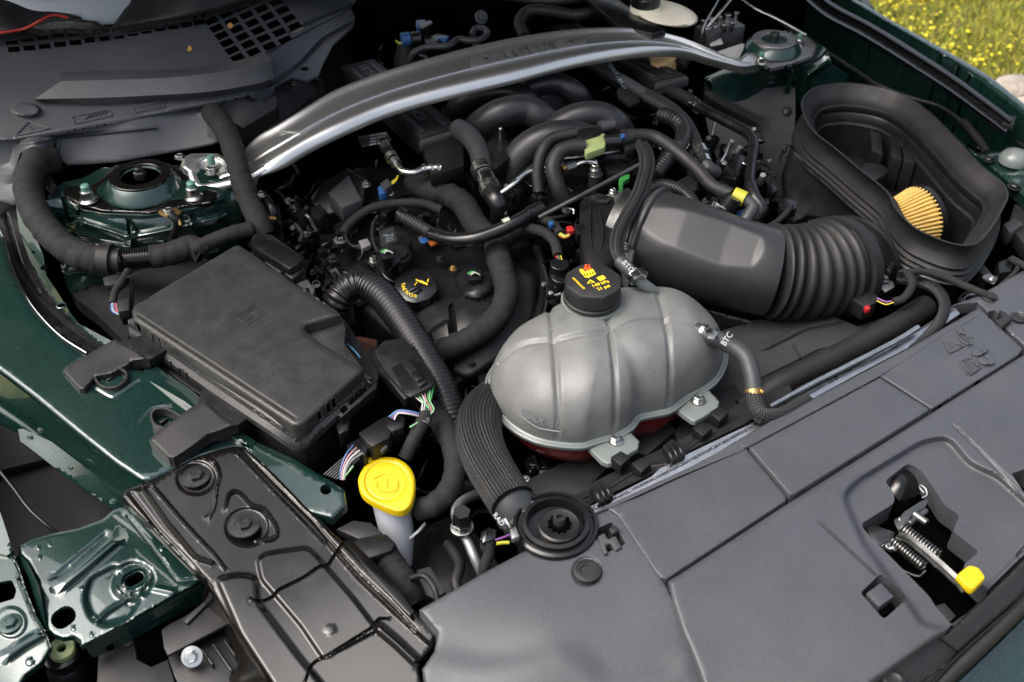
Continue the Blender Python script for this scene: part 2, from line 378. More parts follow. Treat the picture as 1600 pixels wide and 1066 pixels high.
# ------------------------------------------------------------------ materials (all procedural)
M = {}
def mat(name, col, rough=.5, metal=0.0, coat=0.0, spec=.5, bump=None, var=None, dust=0.0, specks=0.0, trans=0.0, ior=1.45, alpha=1.0, sub=None, weave=None, flake=0.0, scratch=0.0, coat_rough=.05, coat_ior=1.5, grain=0.0, dspecks=0.0):
    m = bpy.data.materials.new(name); m.use_nodes = True; n = m.node_tree.nodes; l = m.node_tree.links; b = n["Principled BSDF"]
    def I(k, v): b.inputs[k].default_value = v
    I("Base Color", (*col, 1)); I("Roughness", rough); I("Metallic", metal); I("Coat Weight", coat); I("Coat Roughness", coat_rough); I("Coat IOR", coat_ior); I("Specular IOR Level", spec); I("IOR", ior); I("Transmission Weight", trans); I("Alpha", alpha)
    if sub: I("Subsurface Weight", sub); I("Subsurface Radius", (.01, .01, .01)); I("Subsurface Scale", 1.0)
    tc = n.new("ShaderNodeNewGeometry"); pos = tc.outputs["Position"]
    def noise(scale, det=3, rgh=.55):
        t = n.new("ShaderNodeTexNoise"); t.inputs["Scale"].default_value = scale; t.inputs["Detail"].default_value = det; t.inputs["Roughness"].default_value = rgh; l.new(pos, t.inputs["Vector"]); return t.outputs["Fac"]
    def ramp(src, a, b_, lo=0.0, hi=1.0):
        r = n.new("ShaderNodeMapRange"); r.inputs[1].default_value = a; r.inputs[2].default_value = b_; r.inputs[3].default_value = lo; r.inputs[4].default_value = hi; l.new(src, r.inputs[0]); return r.outputs[0]
    def mix(f, c1, c2):
        x = n.new("ShaderNodeMix"); x.data_type = 'RGBA'
        if isinstance(f, float): x.inputs[0].default_value = f
        else: l.new(f, x.inputs[0])
        for k, c in ((6, c1), (7, c2)):
            if isinstance(c, tuple): x.inputs[k].default_value = (*c, 1)
            else: l.new(c, x.inputs[k])
        return x.outputs[2]
    def math_(op, a, b_):
        x = n.new("ShaderNodeMath"); x.operation = op
        for k, c in ((0, a), (1, b_)):
            if isinstance(c, (int, float)): x.inputs[k].default_value = c
            else: l.new(c, x.inputs[k])
        return x.outputs[0]
    c = col
    if var:
        f = ramp(noise(var[0], 4), .3, .7); a = var[1]; c = mix(f, tuple(v * (1 - a) for v in col), tuple(min(1, v * (1 + a)) for v in col))
        l.new(ramp(noise(var[0] * 1.7, 3), .3, .7, max(0, rough - .07), min(1, rough + .08)), b.inputs["Roughness"])
    if grain:
        hv = n.new("ShaderNodeHueSaturation"); l.new(ramp(noise(330, 2, .8), .32, .68, 1 - grain * 1.5, 1 + grain * 1.5), hv.inputs["Value"])
        if isinstance(c, tuple): hv.inputs["Color"].default_value = (*c, 1)
        else: l.new(c, hv.inputs["Color"])
        c = hv.outputs[0]
    if dspecks:
        v = n.new("ShaderNodeTexVoronoi"); v.inputs["Scale"].default_value = 170; l.new(pos, v.inputs["Vector"]); sp = n.new("ShaderNodeSeparateColor"); l.new(v.outputs["Color"], sp.inputs[0])
        f = math_('MULTIPLY', math_('LESS_THAN', v.outputs["Distance"], math_('MULTIPLY', sp.outputs[1], .17)), math_('LESS_THAN', sp.outputs[0], ramp(noise(11, 2), .42, .62, 0.0, dspecks))); c = mix(f, c, (.035, .03, .022))
    if flake:
        v = n.new("ShaderNodeTexVoronoi"); v.inputs["Scale"].default_value = 1400; l.new(pos, v.inputs["Vector"])
        sp = n.new("ShaderNodeSeparateColor"); l.new(v.outputs["Color"], sp.inputs[0])
        c = mix(ramp(sp.outputs[0], .55, 1.0, 0.0, flake), c, (.10, .28, .22))
    if dust:
        dust *= .16
        sx = n.new("ShaderNodeSeparateXYZ"); l.new(tc.outputs["Normal"], sx.inputs[0])
        f = math_('MULTIPLY', ramp(noise(14, 6, .7), .35, .8, 0.0, dust), ramp(noise(600, 2), .3, .7)); c = mix(f, c, (.22, .20, .17))
    if specks:
        specks *= .5
        v = n.new("ShaderNodeTexVoronoi"); v.inputs["Scale"].default_value = 45; l.new(pos, v.inputs["Vector"])
        sp = n.new("ShaderNodeSeparateColor"); l.new(v.outputs["Color"], sp.inputs[0])
        f = math_('MULTIPLY', math_('LESS_THAN', v.outputs["Distance"], math_('MULTIPLY', sp.outputs[1], .045)), math_('GREATER_THAN', sp.outputs[0], 1 - specks)); c = mix(f, c, (.5, .48, .44))
    if c is not col: l.new(c, b.inputs["Base Color"])
    h = None; strength = 1.0
    if grain: bump = (330, .00045 * grain)
    if bump:
        bn = n.new("ShaderNodeBump"); bn.inputs["Strength"].default_value = 1; bn.inputs["Distance"].default_value = bump[1]; l.new(noise(bump[0], 2), bn.inputs["Height"]); l.new(bn.outputs[0], b.inputs["Normal"]); h = bn
    if weave:
        uv = n.new("ShaderNodeUVMap"); mp = n.new("ShaderNodeMapping"); mp.inputs["Rotation"].default_value = (0, 0, rad(weave[2] if len(weave) > 2 else 45)); mp.inputs["Scale"].default_value = (weave[0],) * 3; l.new(uv.outputs[0], mp.inputs[0])
        ck = n.new("ShaderNodeTexChecker"); ck.inputs["Scale"].default_value = 1; l.new(mp.outputs[0], ck.inputs[0])
        wv = n.new("ShaderNodeTexWave"); wv.inputs["Scale"].default_value = .32; l.new(mp.outputs[0], wv.inputs[0])
        hh = math_('ADD', math_('MULTIPLY', ck.outputs["Fac"], .6), wv.outputs["Fac"])
        bn = n.new("ShaderNodeBump"); bn.inputs["Distance"].default_value = weave[1]; l.new(hh, bn.inputs["Height"])
        if h: l.new(h.outputs[0], bn.inputs["Normal"])
        l.new(bn.outputs[0], b.inputs["Normal"])
        l.new(mix(ck.outputs["Fac"], tuple(v * .3 for v in col), tuple(v * 1.9 for v in col)), b.inputs["Base Color"])
    if scratch:
        t = n.new("ShaderNodeTexNoise"); t.inputs["Scale"].default_value = 8; mp = n.new("ShaderNodeMapping"); mp.inputs["Scale"].default_value = (4, 90, 4); l.new(pos, mp.inputs[0]); l.new(mp.outputs[0], t.inputs["Vector"])
        bn = n.new("ShaderNodeBump"); bn.inputs["Distance"].default_value = scratch; l.new(t.outputs["Fac"], bn.inputs["Height"])
        if h: l.new(h.outputs[0], bn.inputs["Normal"])
        l.new(bn.outputs[0], b.inputs["Normal"])
    M[name] = m; return m
mat('cover_plastic', (.037, .0395, .044), .42, grain=.10, bump=(1800, .00006), var=(7, .10), dust=.12, specks=.10)
mat('grain_plastic', (.016, .016, .0155), .42, grain=.30, bump=(900, .00012), var=(20, .15), dust=.12, specks=.06)
mat('black_plastic', (.0055, .0055, .006), .38, grain=.3, spec=.4, bump=(1200, .00006), var=(25, .25), dust=.15, specks=.05)
mat('dull_plastic', (.010, .010, .0105), .50, grain=.25, spec=.4, bump=(1000, .00008), var=(18, .25), dust=.25, specks=.06)
mat('grey_plastic', (.030, .030, .032), .5, bump=(1200, .00006), var=(18, .18), dust=.15)
mat('cowl_plastic', (.040, .043, .048), .46, grain=.14, bump=(1500, .00008), var=(6, .16), dust=.25, specks=.08)
mat('rubber', (.007, .007, .0075), .55, spec=.4, bump=(700, .00008), var=(22, .25), dust=.2)
mat('grey_rubber', (.022, .024, .026), .5, spec=.45, bump=(900, .00006), var=(30, .18), dust=.15)
mat('gloss_rubber', (.0055, .0055, .006), .25, bump=(500, .00004), var=(22, .2))
mat('tape', (.009, .009, .009), .75, spec=.35, bump=(1400, .00022), var=(40, .3), dust=.2, weave=(700, .00022, 5))
mat('braid', (.008, .008, .008), .5, weave=(330, .0008))
mat('green_paint', (.0022, .013, .0112), .28, metal=.35, coat=1.0, flake=.16, specks=.05, var=(3, .08), coat_rough=.03, coat_ior=1.6)
mat('green_dull', (.004, .020, .017), .35, metal=.2, coat=.7, flake=.12, specks=.1, coat_rough=.1)
mat('black_gloss', (.0038, .0034, .0030), .17, spec=.5, specks=.12, dust=.10, var=(16, .3), coat_rough=.08)
mat('satin_silver', (.58, .58, .57), .33, metal=.95)
mat('aluminium', (.42, .42, .43), .32, metal=1.0, bump=(350, .00015), var=(40, .15))
mat('cast_alloy', (.22, .22, .22), .48, metal=.85, bump=(420, .0004), var=(35, .2), dust=.2)
mat('zinc', (.42, .42, .40), .27, metal=1.0, bump=(300, .00005), var=(60, .15))
mat('chrome', (.5, .5, .49), .2, metal=1.0, var=(50, .1))
mat('steel_dark', (.05, .05, .05), .35, metal=.8, var=(60, .3))
mat('green_tip', (.09, .19, .15), .5, metal=.2)
mat('latch_steel', (.12, .12, .115), .30, metal=.9, bump=(500, .0001), var=(60, .3))
mat('brass', (.40, .26, .10), .35, metal=.9, var=(80, .3))
mat('void', (.0015, .0015, .0015), 1.0, spec=0.0, var=(9, .4))  # near black without sheen: shade of deep gaps put into the colour
mat('yellow', (.44, .305, .002), .42, bump=(1500, .00003), var=(30, .04))
mat('yellow_print', (.80, .55, .02), .5)
mat('red_print', (.75, .08, .01), .5)
mat('white_print', (.34, .34, .34), .55)
mat('grey_print', (.16, .19, .21), .6)
mat('filter_yellow', (.50, .33, .09), .75, bump=(700, .0002), var=(60, .12))
mat('tank_plastic', (.18, .185, .18), .42, dspecks=.9, bump=(300, .0003), var=(22, .18), trans=.42, sub=.1)
mat('tank_clear', (.20, .225, .215), .3, trans=.45, sub=.1, bump=(300, .0001))
mat('tank_thin', (.40, .42, .42), .30, bump=(300, .0002), var=(9, .16), trans=.5, specks=.5)
mat('coolant', (.11, .014, .014), .3, coat=.3, var=(30, .3))
mat('bottle_white', (.36, .38, .41), .4, trans=.25, sub=.3)
mat('cream_plastic', (.70, .65, .52), .35, sub=.3, var=(12, .08))
mat('amber_fluid', (.62, .42, .20), .35, sub=.3, var=(20, .2))
mat('pale_green', (.20, .24, .10), .45, var=(30, .1))
mat('screen_glass', (.16, .18, .195), .22, coat=.3, var=(4, .05))
mat('label_print', (.02, .02, .02), .3)
mat('rust', (.10, .035, .02), .7, bump=(400, .0004), var=(90, .5))
for nme, c in dict(red=(.5, .02, .02), blue=(.03, .12, .34), sky_blue=(.10, .32, .55), green=(.05, .30, .07), white=(.65, .65, .62), purple=(.28, .10, .36), lime=(.60, .58, .04), orange=(.4, .10, .02), pink=(.55, .25, .30), wire_yellow=(.75, .60, .03), cyan=(.02, .50, .60), ltgreen=(.30, .60, .30), grey=(.25, .25, .25)).items(): mat('w_' + nme, tuple(v * .5 for v in c), .45)
mat('insulation', (.012, .012, .013), .95, bump=(200, .003), var=(8, .3))
mat('liner', (.008, .0075, .009), .8, spec=.15, bump=(150, .002), var=(5, .3))
mat('leaf_brown', (.35, .20, .06), .7)
mat('stone', (.22, .19, .16), .85, bump=(30, .02), var=(8, .3))
# ================================================================== OPEN HOOD (raised behind the engine; it stands above the frame and is mirrored in the paint)
def hood():
    t = thing('hood', 'dark underside of the raised hood standing open behind the engine', 'hood', (560, -60, .25))
    A, B = Vector((-.75, 1.62, .22)), Vector((1.55, .74, .20)); d = (B - A).normalized(); fwd = Vector((d.y, -d.x, 0)); fwd = fwd if fwd.y < 0 else -fwd
    a = rad(HOOD_ANGLE); up = fwd * math.cos(a) + Z * math.sin(a); L = (B - A).length; nrm = up.cross(d); rows = []
    for i in range(13):
        v = i / 12; w_ = .5 - .06 * v - .05 * v ** 4
        rows.append([A + d * L * (.5 + w_ * 2 * (j / 16 - .5)) + up * (1.12 * v) + nrm * (.05 * math.sin(math.pi * j / 16) * (1 if nrm.z > 0 else -1)) for j in range(17)])
    loft('inner_panel', rows, M['black_gloss'], t); s = -.02 if nrm.z < 0 else .02
    loft('outer_skin', [[p + nrm * s for p in r] for r in rows], M['green_paint'], t)
    pad = [[r[j] - nrm * s * .5 for j in range(2, 15)] for r in rows[2:11]]; loft('insulation_pad', pad, M['insulation'], t)
HOOD_ANGLE = 52
hood()
# ================================================================== GROUND
def ground():
    m = mat('ground', (.10, .11, .03), .95, bump=(40, .02)); n = m.node_tree.nodes; l = m.node_tree.links; b = n["Principled BSDF"]
    g = n.new("ShaderNodeNewGeometry"); t = n.new("ShaderNodeTexNoise"); t.inputs["Scale"].default_value = 3.0; t.inputs["Detail"].default_value = 6; l.new(g.outputs["Position"], t.inputs["Vector"])
    r = n.new("ShaderNodeValToRGB"); e = r.color_ramp.elements; e[0].position = .35; e[0].color = (.05, .075, .015, 1); e[1].position = .68; e[1].color = (.22, .17, .07, 1)
    x = r.color_ramp.elements.new(.5); x.color = (.12, .13, .03, 1)
    l.new(t.outputs["Fac"], r.inputs[0]); l.new(r.outputs[0], b.inputs["Base Color"])
    me = bpy.data.meshes.new('ground'); S = 150; me.from_pydata([(-S, -S, -.95), (S, -S, -.95), (S, S, -.95), (-S, S, -.95)], [], [(0, 1, 2, 3)])
    o = finish('ground', me, m, smooth=False); tag(o, 'mossy yellow green meadow ground beyond the car', None, kind='structure')
    # grass blades and yellow blossom over the visible meadow
    for nm, N, cols, lab in (('grass', 70000, [(.12, .16, .015), (.22, .24, .025), (.34, .29, .03), (.13, .10, .035)], 'short rough grass tufts growing beyond the car'), ('yellow_flowers', 2200, [(.50, .42, .01), (.36, .34, .02)], 'yellow flowers scattered through the grass')):
        ms = [mat('%s_%d' % (nm, i), c, .7) for i, c in enumerate(cols)]
        q = np.vstack([rng.random((N, 2)) * np.array([360, 300]) + np.array([1290, -90]), rng.random((int(N * .8), 2)) * np.array([1100, 1100]) + np.array([1400, -120])]); w_ = Pn(q, -.95)
        cl = np.sin(w_[:, 0] * 5.1 + 2 * np.sin(w_[:, 1] * 3.7)) * np.cos(w_[:, 1] * 4.3 + w_[:, 0] * 1.3)
        keep = (cl > -.55) if nm == 'grass' else (np.sin(w_[:, 0] * 4.4 + 1.3 + np.sin(w_[:, 1] * 6)) * np.sin(w_[:, 1] * 3.1 + .5) > .12)
        w_ = w_[keep]; cl = cl[keep]; n_ = len(w_); a = rng.random(n_) * 6.283
        if nm == 'grass':
            h = .02 + .05 * rng.random(n_) + .02 * np.clip(cl, 0, 1); wd = .004 + .004 * rng.random(n_); L = rng.normal(0, .55, (n_, 2)) * h[:, None]
        else: h = .03 + .05 * rng.random(n_); wd = .007 + .006 * rng.random(n_); L = rng.normal(0, .2, (n_, 2)) * h[:, None]
        sx, sy = np.cos(a) * wd, np.sin(a) * wd; V = np.zeros((n_, 3, 3)); V[:] = w_[:, None]
        if nm == 'grass':
            V[:, 0, 0] -= sx; V[:, 0, 1] -= sy; V[:, 1, 0] += sx; V[:, 1, 1] += sy; V[:, 2, 0] += L[:, 0]; V[:, 2, 1] += L[:, 1]; V[:, 2, 2] += h
        else:
            V[:, :, 2] += h[:, None]; V[:, 0, 0] -= sx; V[:, 0, 1] -= sy; V[:, 1, 0] += sx; V[:, 1, 1] += sy; V[:, 2, 0] -= sy; V[:, 2, 1] += sx; V[:, 2, 2] += wd * .7
        me = bpy.data.meshes.new(nm); me.from_pydata(V.reshape(-1, 3).tolist(), [], np.arange(n_ * 3).reshape(-1, 3).tolist()); me.update()
        for m_ in ms[1:]: pass
        o = finish(nm, me, ms[0], smooth=False)
        for m_ in ms[1:]: o.data.materials.append(m_)
        o.data.polygons.foreach_set("material_index", rng.integers(0, len(ms), n_).astype(np.int32))
        tag(o, lab, None, kind='stuff')
    for i, (x, y, r, lab) in enumerate([(1584, 142, .085, 'pale rounded rock lying at the edge of the grass'), (1602, 172, .06, 'smaller pale stone half hidden behind the fender')]):
        bm = bmesh.new(); bmesh.ops.create_icosphere(bm, subdivisions=3, radius=r); c = P(x, y, -.90)
        for v in bm.verts:
            k = 1 + .18 * math.sin(v.co.x * 19 + i) * math.cos(v.co.y * 17) + .1 * math.sin(v.co.z * 37 + v.co.x * 20); v.co = Vector((v.co.x * k * 1.2, v.co.y * k, v.co.z * k * .6)) + c
        tag(from_bm('rock', bm, M['stone'], sharp=25), lab, 'rock')
ground()

# ================================================================== BAY FLOOR AND WALLS
def bay():
    t = thing('engine_bay_tray', 'floor painted black as deep shade, and firewall, below the engine', 'engine bay', (800, 533, -.45))
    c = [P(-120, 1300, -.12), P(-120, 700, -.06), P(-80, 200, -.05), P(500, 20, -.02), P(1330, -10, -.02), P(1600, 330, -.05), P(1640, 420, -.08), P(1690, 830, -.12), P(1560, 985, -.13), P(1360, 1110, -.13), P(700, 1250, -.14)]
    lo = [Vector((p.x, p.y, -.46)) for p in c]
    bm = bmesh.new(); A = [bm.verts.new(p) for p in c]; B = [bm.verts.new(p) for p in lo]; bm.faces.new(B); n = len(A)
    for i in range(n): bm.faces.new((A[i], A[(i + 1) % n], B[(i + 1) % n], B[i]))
    from_bm('floor_pan', bm, M['void'], t)  # near-black pan paints the shade seen through the gaps
    # firewall insulation behind the engine
    fw = [P(440, 60, .04), P(620, 30, .06), P(800, 12, .07), P(1000, 0, .07), P(1200, -10, .06), P(1330, -25, .06)]
    rows = [[p + Vector((0, .05 + .012 * math.sin(i * 2.1 + k), -.30 * k / 5)) for i, p in enumerate(fw)] for k in range(6)]
    loft('firewall_insulation', rows, M['insulation'], t)
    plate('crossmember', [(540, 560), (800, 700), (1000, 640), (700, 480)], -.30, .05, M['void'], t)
    return t
bay()

# ================================================================== LEFT INNER FENDER (green) nearest the camera's left
def left_fender():
    t = thing('inner_fender', 'dark metallic green inner fender rail under the fuse box', 'car fender', (200, 640, -.02))
    rail = [(-20, 350), (6, 372), (18, 425), (50, 482), (92, 526), (140, 560), (180, 572), (225, 580), (250, 575), (300, 615), (345, 655), (400, 690), (455, 715), (505, 745), (538, 765), (542, 790), (520, 812), (470, 800), (400, 740), (380, 700), (310, 716), (235, 752), (222, 752), (180, 724), (120, 676), (55, 622), (0, 580), (-20, 568)]
    sheet('rail_top', rail, [(-20, 350, .03), (100, 520, .015), (-20, 570, .01), (225, 750, -.005), (300, 620, .0), (540, 780, -.03), (450, 715, -.02), (520, 812, -.035)], M['green_paint'], t, 9, roll=(7, .004), thick=.012,
          emb=[('ridge', [(106, 573), (122, 560), (135, 556)], 4, .002), ('ridge', [(218, 655), (235, 635), (262, 632)], 4, .002), ('ridge', [(150, 610), (175, 625), (215, 598)], 5, -.002)], holes=[circle(509, 765, 9, 8)])
    side = [(-20, 572), (0, 584), (55, 626), (120, 680), (180, 728), (222, 756), (215, 766), (194, 774), (198, 792), (192, 790), (140, 736), (80, 691), (36, 671), (24, 669), (-20, 650)]
    sheet('rail_side', side, [(-20, 572, .002), (55, 626, .0), (220, 758, -.01), (-20, 650, -.075), (28, 672, -.07), (100, 706, -.068), (195, 791, -.076)], M['green_paint'], t, 8, thick=.01, emb=[('ridge', [(-20, 620), (40, 660), (110, 712), (190, 768)], 10, -.004)])
    fl = [(28, 671), (36, 670), (80, 690), (140, 735), (195, 790), (200, 800), (190, 803), (140, 770), (100, 742), (50, 703), (32, 690)]
    sheet('rail_flange', fl, [(28, 671, -.066), (80, 690, -.066), (195, 790, -.075), (50, 703, -.082), (140, 770, -.094), (185, 803, -.094)], M['green_paint'], t, 6, thick=.003)
    for x, y in ((46, 683), (110, 732), (176, 783)): bolt(x, y, -.068, 4, M['green_dull'], t, name='clip_bolt', washer=1.3)
    # outer wing edge, rubber seal and drain channel at the far left
    sheet('drain_channel', [(-10, 300), (22, 318), (40, 380), (62, 438), (100, 487), (140, 522), (178, 545), (170, 566), (130, 548), (92, 520), (52, 478), (20, 420), (6, 368), (-20, 345)], [(22, 318, -.01), (62, 438, -.015), (140, 522, -.02), (178, 552, -.01), (52, 478, -.02), (6, 368, -.01)], M['gloss_rubber'], t, 7, thick=.01, emb=[('ridge', [(10, 340), (30, 410), (60, 462), (105, 506), (160, 545)], 6, -.006)])
    tube('edge_highlight', [(-5, 350, .012), (8, 380, .012), (22, 428, .012), (52, 480, .012), (93, 524, .008), (135, 552, .004)], 1.6, M['chrome'], t, seg=8)  # chrome line drawing the white highlight along the wing edge
    fl2 = [(25, 322), (36, 345), (52, 362), (68, 400), (72, 430), (92, 460), (112, 492), (122, 505), (178, 535), (180, 552), (140, 525), (104, 492), (70, 452), (46, 405), (30, 360)]
    sheet('upper_flange', fl2, [(25, 322, .02), (72, 400, .022), (44, 405, -.004), (120, 500, .008), (104, 492, -.010), (180, 535, .006), (178, 552, -.006)], M['green_paint'], t, 5, thick=.004)
    for x, y in ((57, 393), (70, 418)): lathe('drain_plug', P(x, y, .010), [(.008, 0), (.006, .0015), (.004, -.002)], M['void'], t, seg=14)
    lathe('rail_plug', P(96, 478, .003), [(.009, 0), (.009, .001), (.007, .002), (.006, .0)], M['green_dull'], t, seg=18)
    # band of bright green under the fuse box brackets
    sheet('rail_shoulder', [(225, 577), (242, 571), (300, 610), (345, 652), (400, 690), (392, 700), (340, 668), (290, 628), (235, 596)], [(225, 577, .002), (400, 690, -.015), (300, 610, .004), (290, 628, .01)], M['green_paint'], t, 6, thick=.01)
    return t
left_fender()
def wheel_liner():
    o = sheet('wheel_arch_liner', [(-30, 640), (60, 690), (140, 760), (210, 810), (200, 860), (60, 880), (-30, 880)], [(-30, 640, -.16), (210, 810, -.17), (60, 880, -.22), (-30, 880, -.22), (70, 760, -.21), (140, 800, -.17)], M['liner'], None, 12, thick=.003, emb=[('ridge', [(0, 735), (60, 720), (110, 705)], 14, .02)])
    tag(o, 'dark felt wheel arch liner down below the green rail', 'wheel liner')
    tag(tube('ribbed_cable', [(-10, 725, -.13), (20, 762, -.13), (45, 795, -.13), (70, 818, -.14), (96, 838, -.16)], 3.2, M['gloss_rubber'], kind='corr', period=3, seg=8), 'thin black ribbed cable running down the dark wheel arch', 'cable')
wheel_liner()

# ================================================================== FRONT CORNER BRACKET (green, pressed)
def corner_bracket():
    t = thing('headlamp_bracket', 'pressed dark green metal bracket with oval slot at the front corner', 'bracket', (180, 920, -.08))
    ol = [(28, 852), (50, 842), (78, 834), (120, 826), (160, 812), (176, 798), (196, 790), (222, 800), (250, 838), (282, 872), (316, 906), (300, 918), (262, 938), (215, 965), (170, 990), (134, 1008), (126, 1012), (124, 1002), (116, 996), (98, 999), (84, 994), (74, 985), (66, 950), (56, 905), (44, 880), (30, 866)]
    sheet('bracket_plate', ol, [(28, 852, -.075), (196, 790, -.08), (316, 906, -.085), (134, 1008, -.09), (74, 985, -.088), (150, 900, -.078)], M['green_paint'], t, 5, roll=(5, .004), thick=.006,
          emb=[('tube', [(98, 912), (135, 882), (178, 845)], 12, .010), ('ridge', [(90, 900), (165, 838)], 8, -.004), ('plateau', circle(210, 905, 30, 26, .2, 28), -.007, 8), ('ridge', slot(210, 905, 44, 30, -28, 10), 6, .006, True), ('plateau', [(140, 905), (185, 882), (176, 925), (200, 940), (222, 935), (200, 968), (165, 978), (142, 965), (132, 935)], -.010, 12),
               ('ridge', [(152, 970), (168, 955), (196, 938)], 6, .006), ('ridge', [(200, 808), (235, 850), (278, 908), (304, 905)], 4, -.003), ('ridge', [(215, 930), (224, 915), (270, 925)], 8, .004)] +
              [('dome', x, y, 4, .0014) for x, y in ((60, 857), (78, 852), (62, 873), (128, 921), (115, 983), (143, 993), (253, 858))],
          holes=[slot(210, 905, 32, 17, -28), slot(99, 965, 42, 30, -35)])
    sheet('bracket_lip', [(134, 1010), (170, 992), (215, 967), (262, 940), (300, 920), (318, 908), (330, 916), (290, 938), (240, 965), (180, 998), (140, 1015)], [(134, 1010, -.092), (318, 908, -.088), (330, 916, -.105), (140, 1015, -.11), (215, 967, -.09), (240, 965, -.10)], M['green_paint'], t, 6, thick=.02)
    sheet('side_lip', [(30, 866), (44, 880), (56, 905), (66, 950), (74, 985), (66, 985), (56, 945), (46, 905), (34, 884), (24, 872)], [(30, 866, -.078), (74, 985, -.09), (24, 872, -.10), (66, 985, -.11)], M['green_dull'], t, 5, thick=.015)
    ol2 = [(-20, 850), (10, 862), (22, 868), (30, 888), (44, 930), (58, 965), (72, 988), (80, 1012), (66, 1036), (40, 1056), (20, 1090), (-20, 1090)]
    sheet('outer_plate', ol2, [(-20, 850, -.07), (22, 868, -.07), (80, 1012, -.085), (20, 1090, -.10), (-20, 1090, -.095)], M['green_paint'], t, 5, roll=(4, .003), thick=.006,
          emb=[('tube', [(12, 1024), (40, 1004), (62, 992)], 9, .009), ('plateau', circle(17, 973, 24, n=24), .003, 5), ('ridge', [(30, 905), (52, 962), (66, 985)], 4, -.004), ('dome', 46, 1035, 7, .002)], holes=[round_poly([(-12, 912), (18, 906), (26, 922), (22, 936), (-12, 946)], 4)])
    bolt(16, 974, -.076, 11, M['green_dull'], t, washer=1.7, name='bolt')
    sheet('outer_edge', [(-20, 770), (0, 800), (10, 830), (20, 862), (10, 868), (-20, 858)], [(-20, 770, -.04), (20, 862, -.065), (-20, 858, -.06)], M['green_paint'], t, 6, thick=.02)
    return t
corner_bracket()

# ================================================================== GLOSS BLACK CARRIER BRACKET
def carrier():
    t = thing('radiator_support', 'glossy black pressed steel radiator support bracket with two bolts', 'bracket', (400, 860, -.03))
    ol = [(189, 776), (196, 766), (235, 750), (270, 730), (306, 714), (340, 703), (366, 697), (384, 700), (430, 742), (476, 790), (518, 830), (536, 846), (570, 880), (620, 925), (672, 978), (682, 992), (676, 1012), (662, 1030), (656, 1045), (664, 1090), (440, 1090), (416, 1062), (372, 998), (335, 930), (322, 908), (300, 890), (262, 852), (225, 815), (200, 790)]
    z = [(189, 776, -.012), (366, 697, -.005), (520, 832, -.03), (680, 992, -.05), (330, 915, -.035), (440, 1090, -.075), (664, 1090, -.07), (300, 800, -.018), (480, 930, -.045)]
    E = [('ridge', [(226, 768), (262, 820), (306, 872), (330, 880)], 5, .004), ('ridge', [(205, 772), (248, 828), (300, 882), (330, 918)], 6, -.003), ('ridge', [(240, 762), (290, 820), (336, 868), (352, 890)], 4, .0035), ('plateau', circle(306, 747, 30, 26, 0, 26), -.003, 5), ('plateau', circle(386, 824, 34, 30, 0, 26), -.003, 5),
         ('ridge', [(318, 716), (335, 720), (345, 742), (338, 765), (336, 792), (328, 806)], 3.5, .003), ('ridge', [(352, 792), (358, 770), (372, 768), (392, 790), (412, 795), (432, 822), (434, 838), (424, 844), (402, 845)], 4, .004),
         ('ridge', [(378, 702), (430, 755), (490, 815), (515, 845), (560, 895), (610, 942), (650, 985)], 5, -.0025), ('ridge', [(372, 710), (425, 766), (480, 822), (504, 848)], 3, .003),
         # raised boxes and joggles in the lower part
         ('plateau', [(402, 875), (415, 865), (480, 856), (492, 866), (552, 935), (590, 985), (505, 1030), (470, 978), (408, 905)], .006, 7), ('plateau', [(338, 905), (372, 898), (400, 902), (402, 940), (470, 1030), (520, 1090), (440, 1090), (375, 990)], .006, 10),
         ('ridge', [(395, 938), (410, 940), (428, 932), (434, 922), (475, 902), (500, 884), (512, 885), (522, 868), (535, 850)], 3, -.004), ('ridge', [(478, 1062), (488, 1036), (510, 1025), (582, 980), (592, 966), (606, 966)], 3, -.004),
         ('tube', [(590, 980), (620, 1005), (648, 1032)], 9, .008), ('ridge', [(512, 850), (560, 905), (620, 962), (668, 1005)], 4, .004), ('dome', 516, 984, 9, .0012)]
    sheet('bracket_plate', ol, z, M['black_gloss'], t, 6, emb=E, roll=(6, .005), thick=.012)
    bolt(306, 745, -.011, 12, M['steel_dark'], t, washer=1.85); bolt(382, 821, -.017, 12, M['steel_dark'], t, washer=2.05)
    sheet('front_return', [(322, 912), (336, 934), (374, 1002), (418, 1066), (436, 1090), (330, 1090), (372, 1040), (352, 990), (330, 960), (316, 935)], [(322, 912, -.045), (418, 1066, -.075), (330, 1090, -.16), (316, 935, -.10), (352, 990, -.13)], M['black_gloss'], t, 9, thick=.01)
    tag(plate('clip_strip', [(536, 846), (548, 842), (612, 905), (648, 956), (640, 962), (600, 920)], -.035, .006, M['black_gloss'], t), None, None)
    return t
carrier()

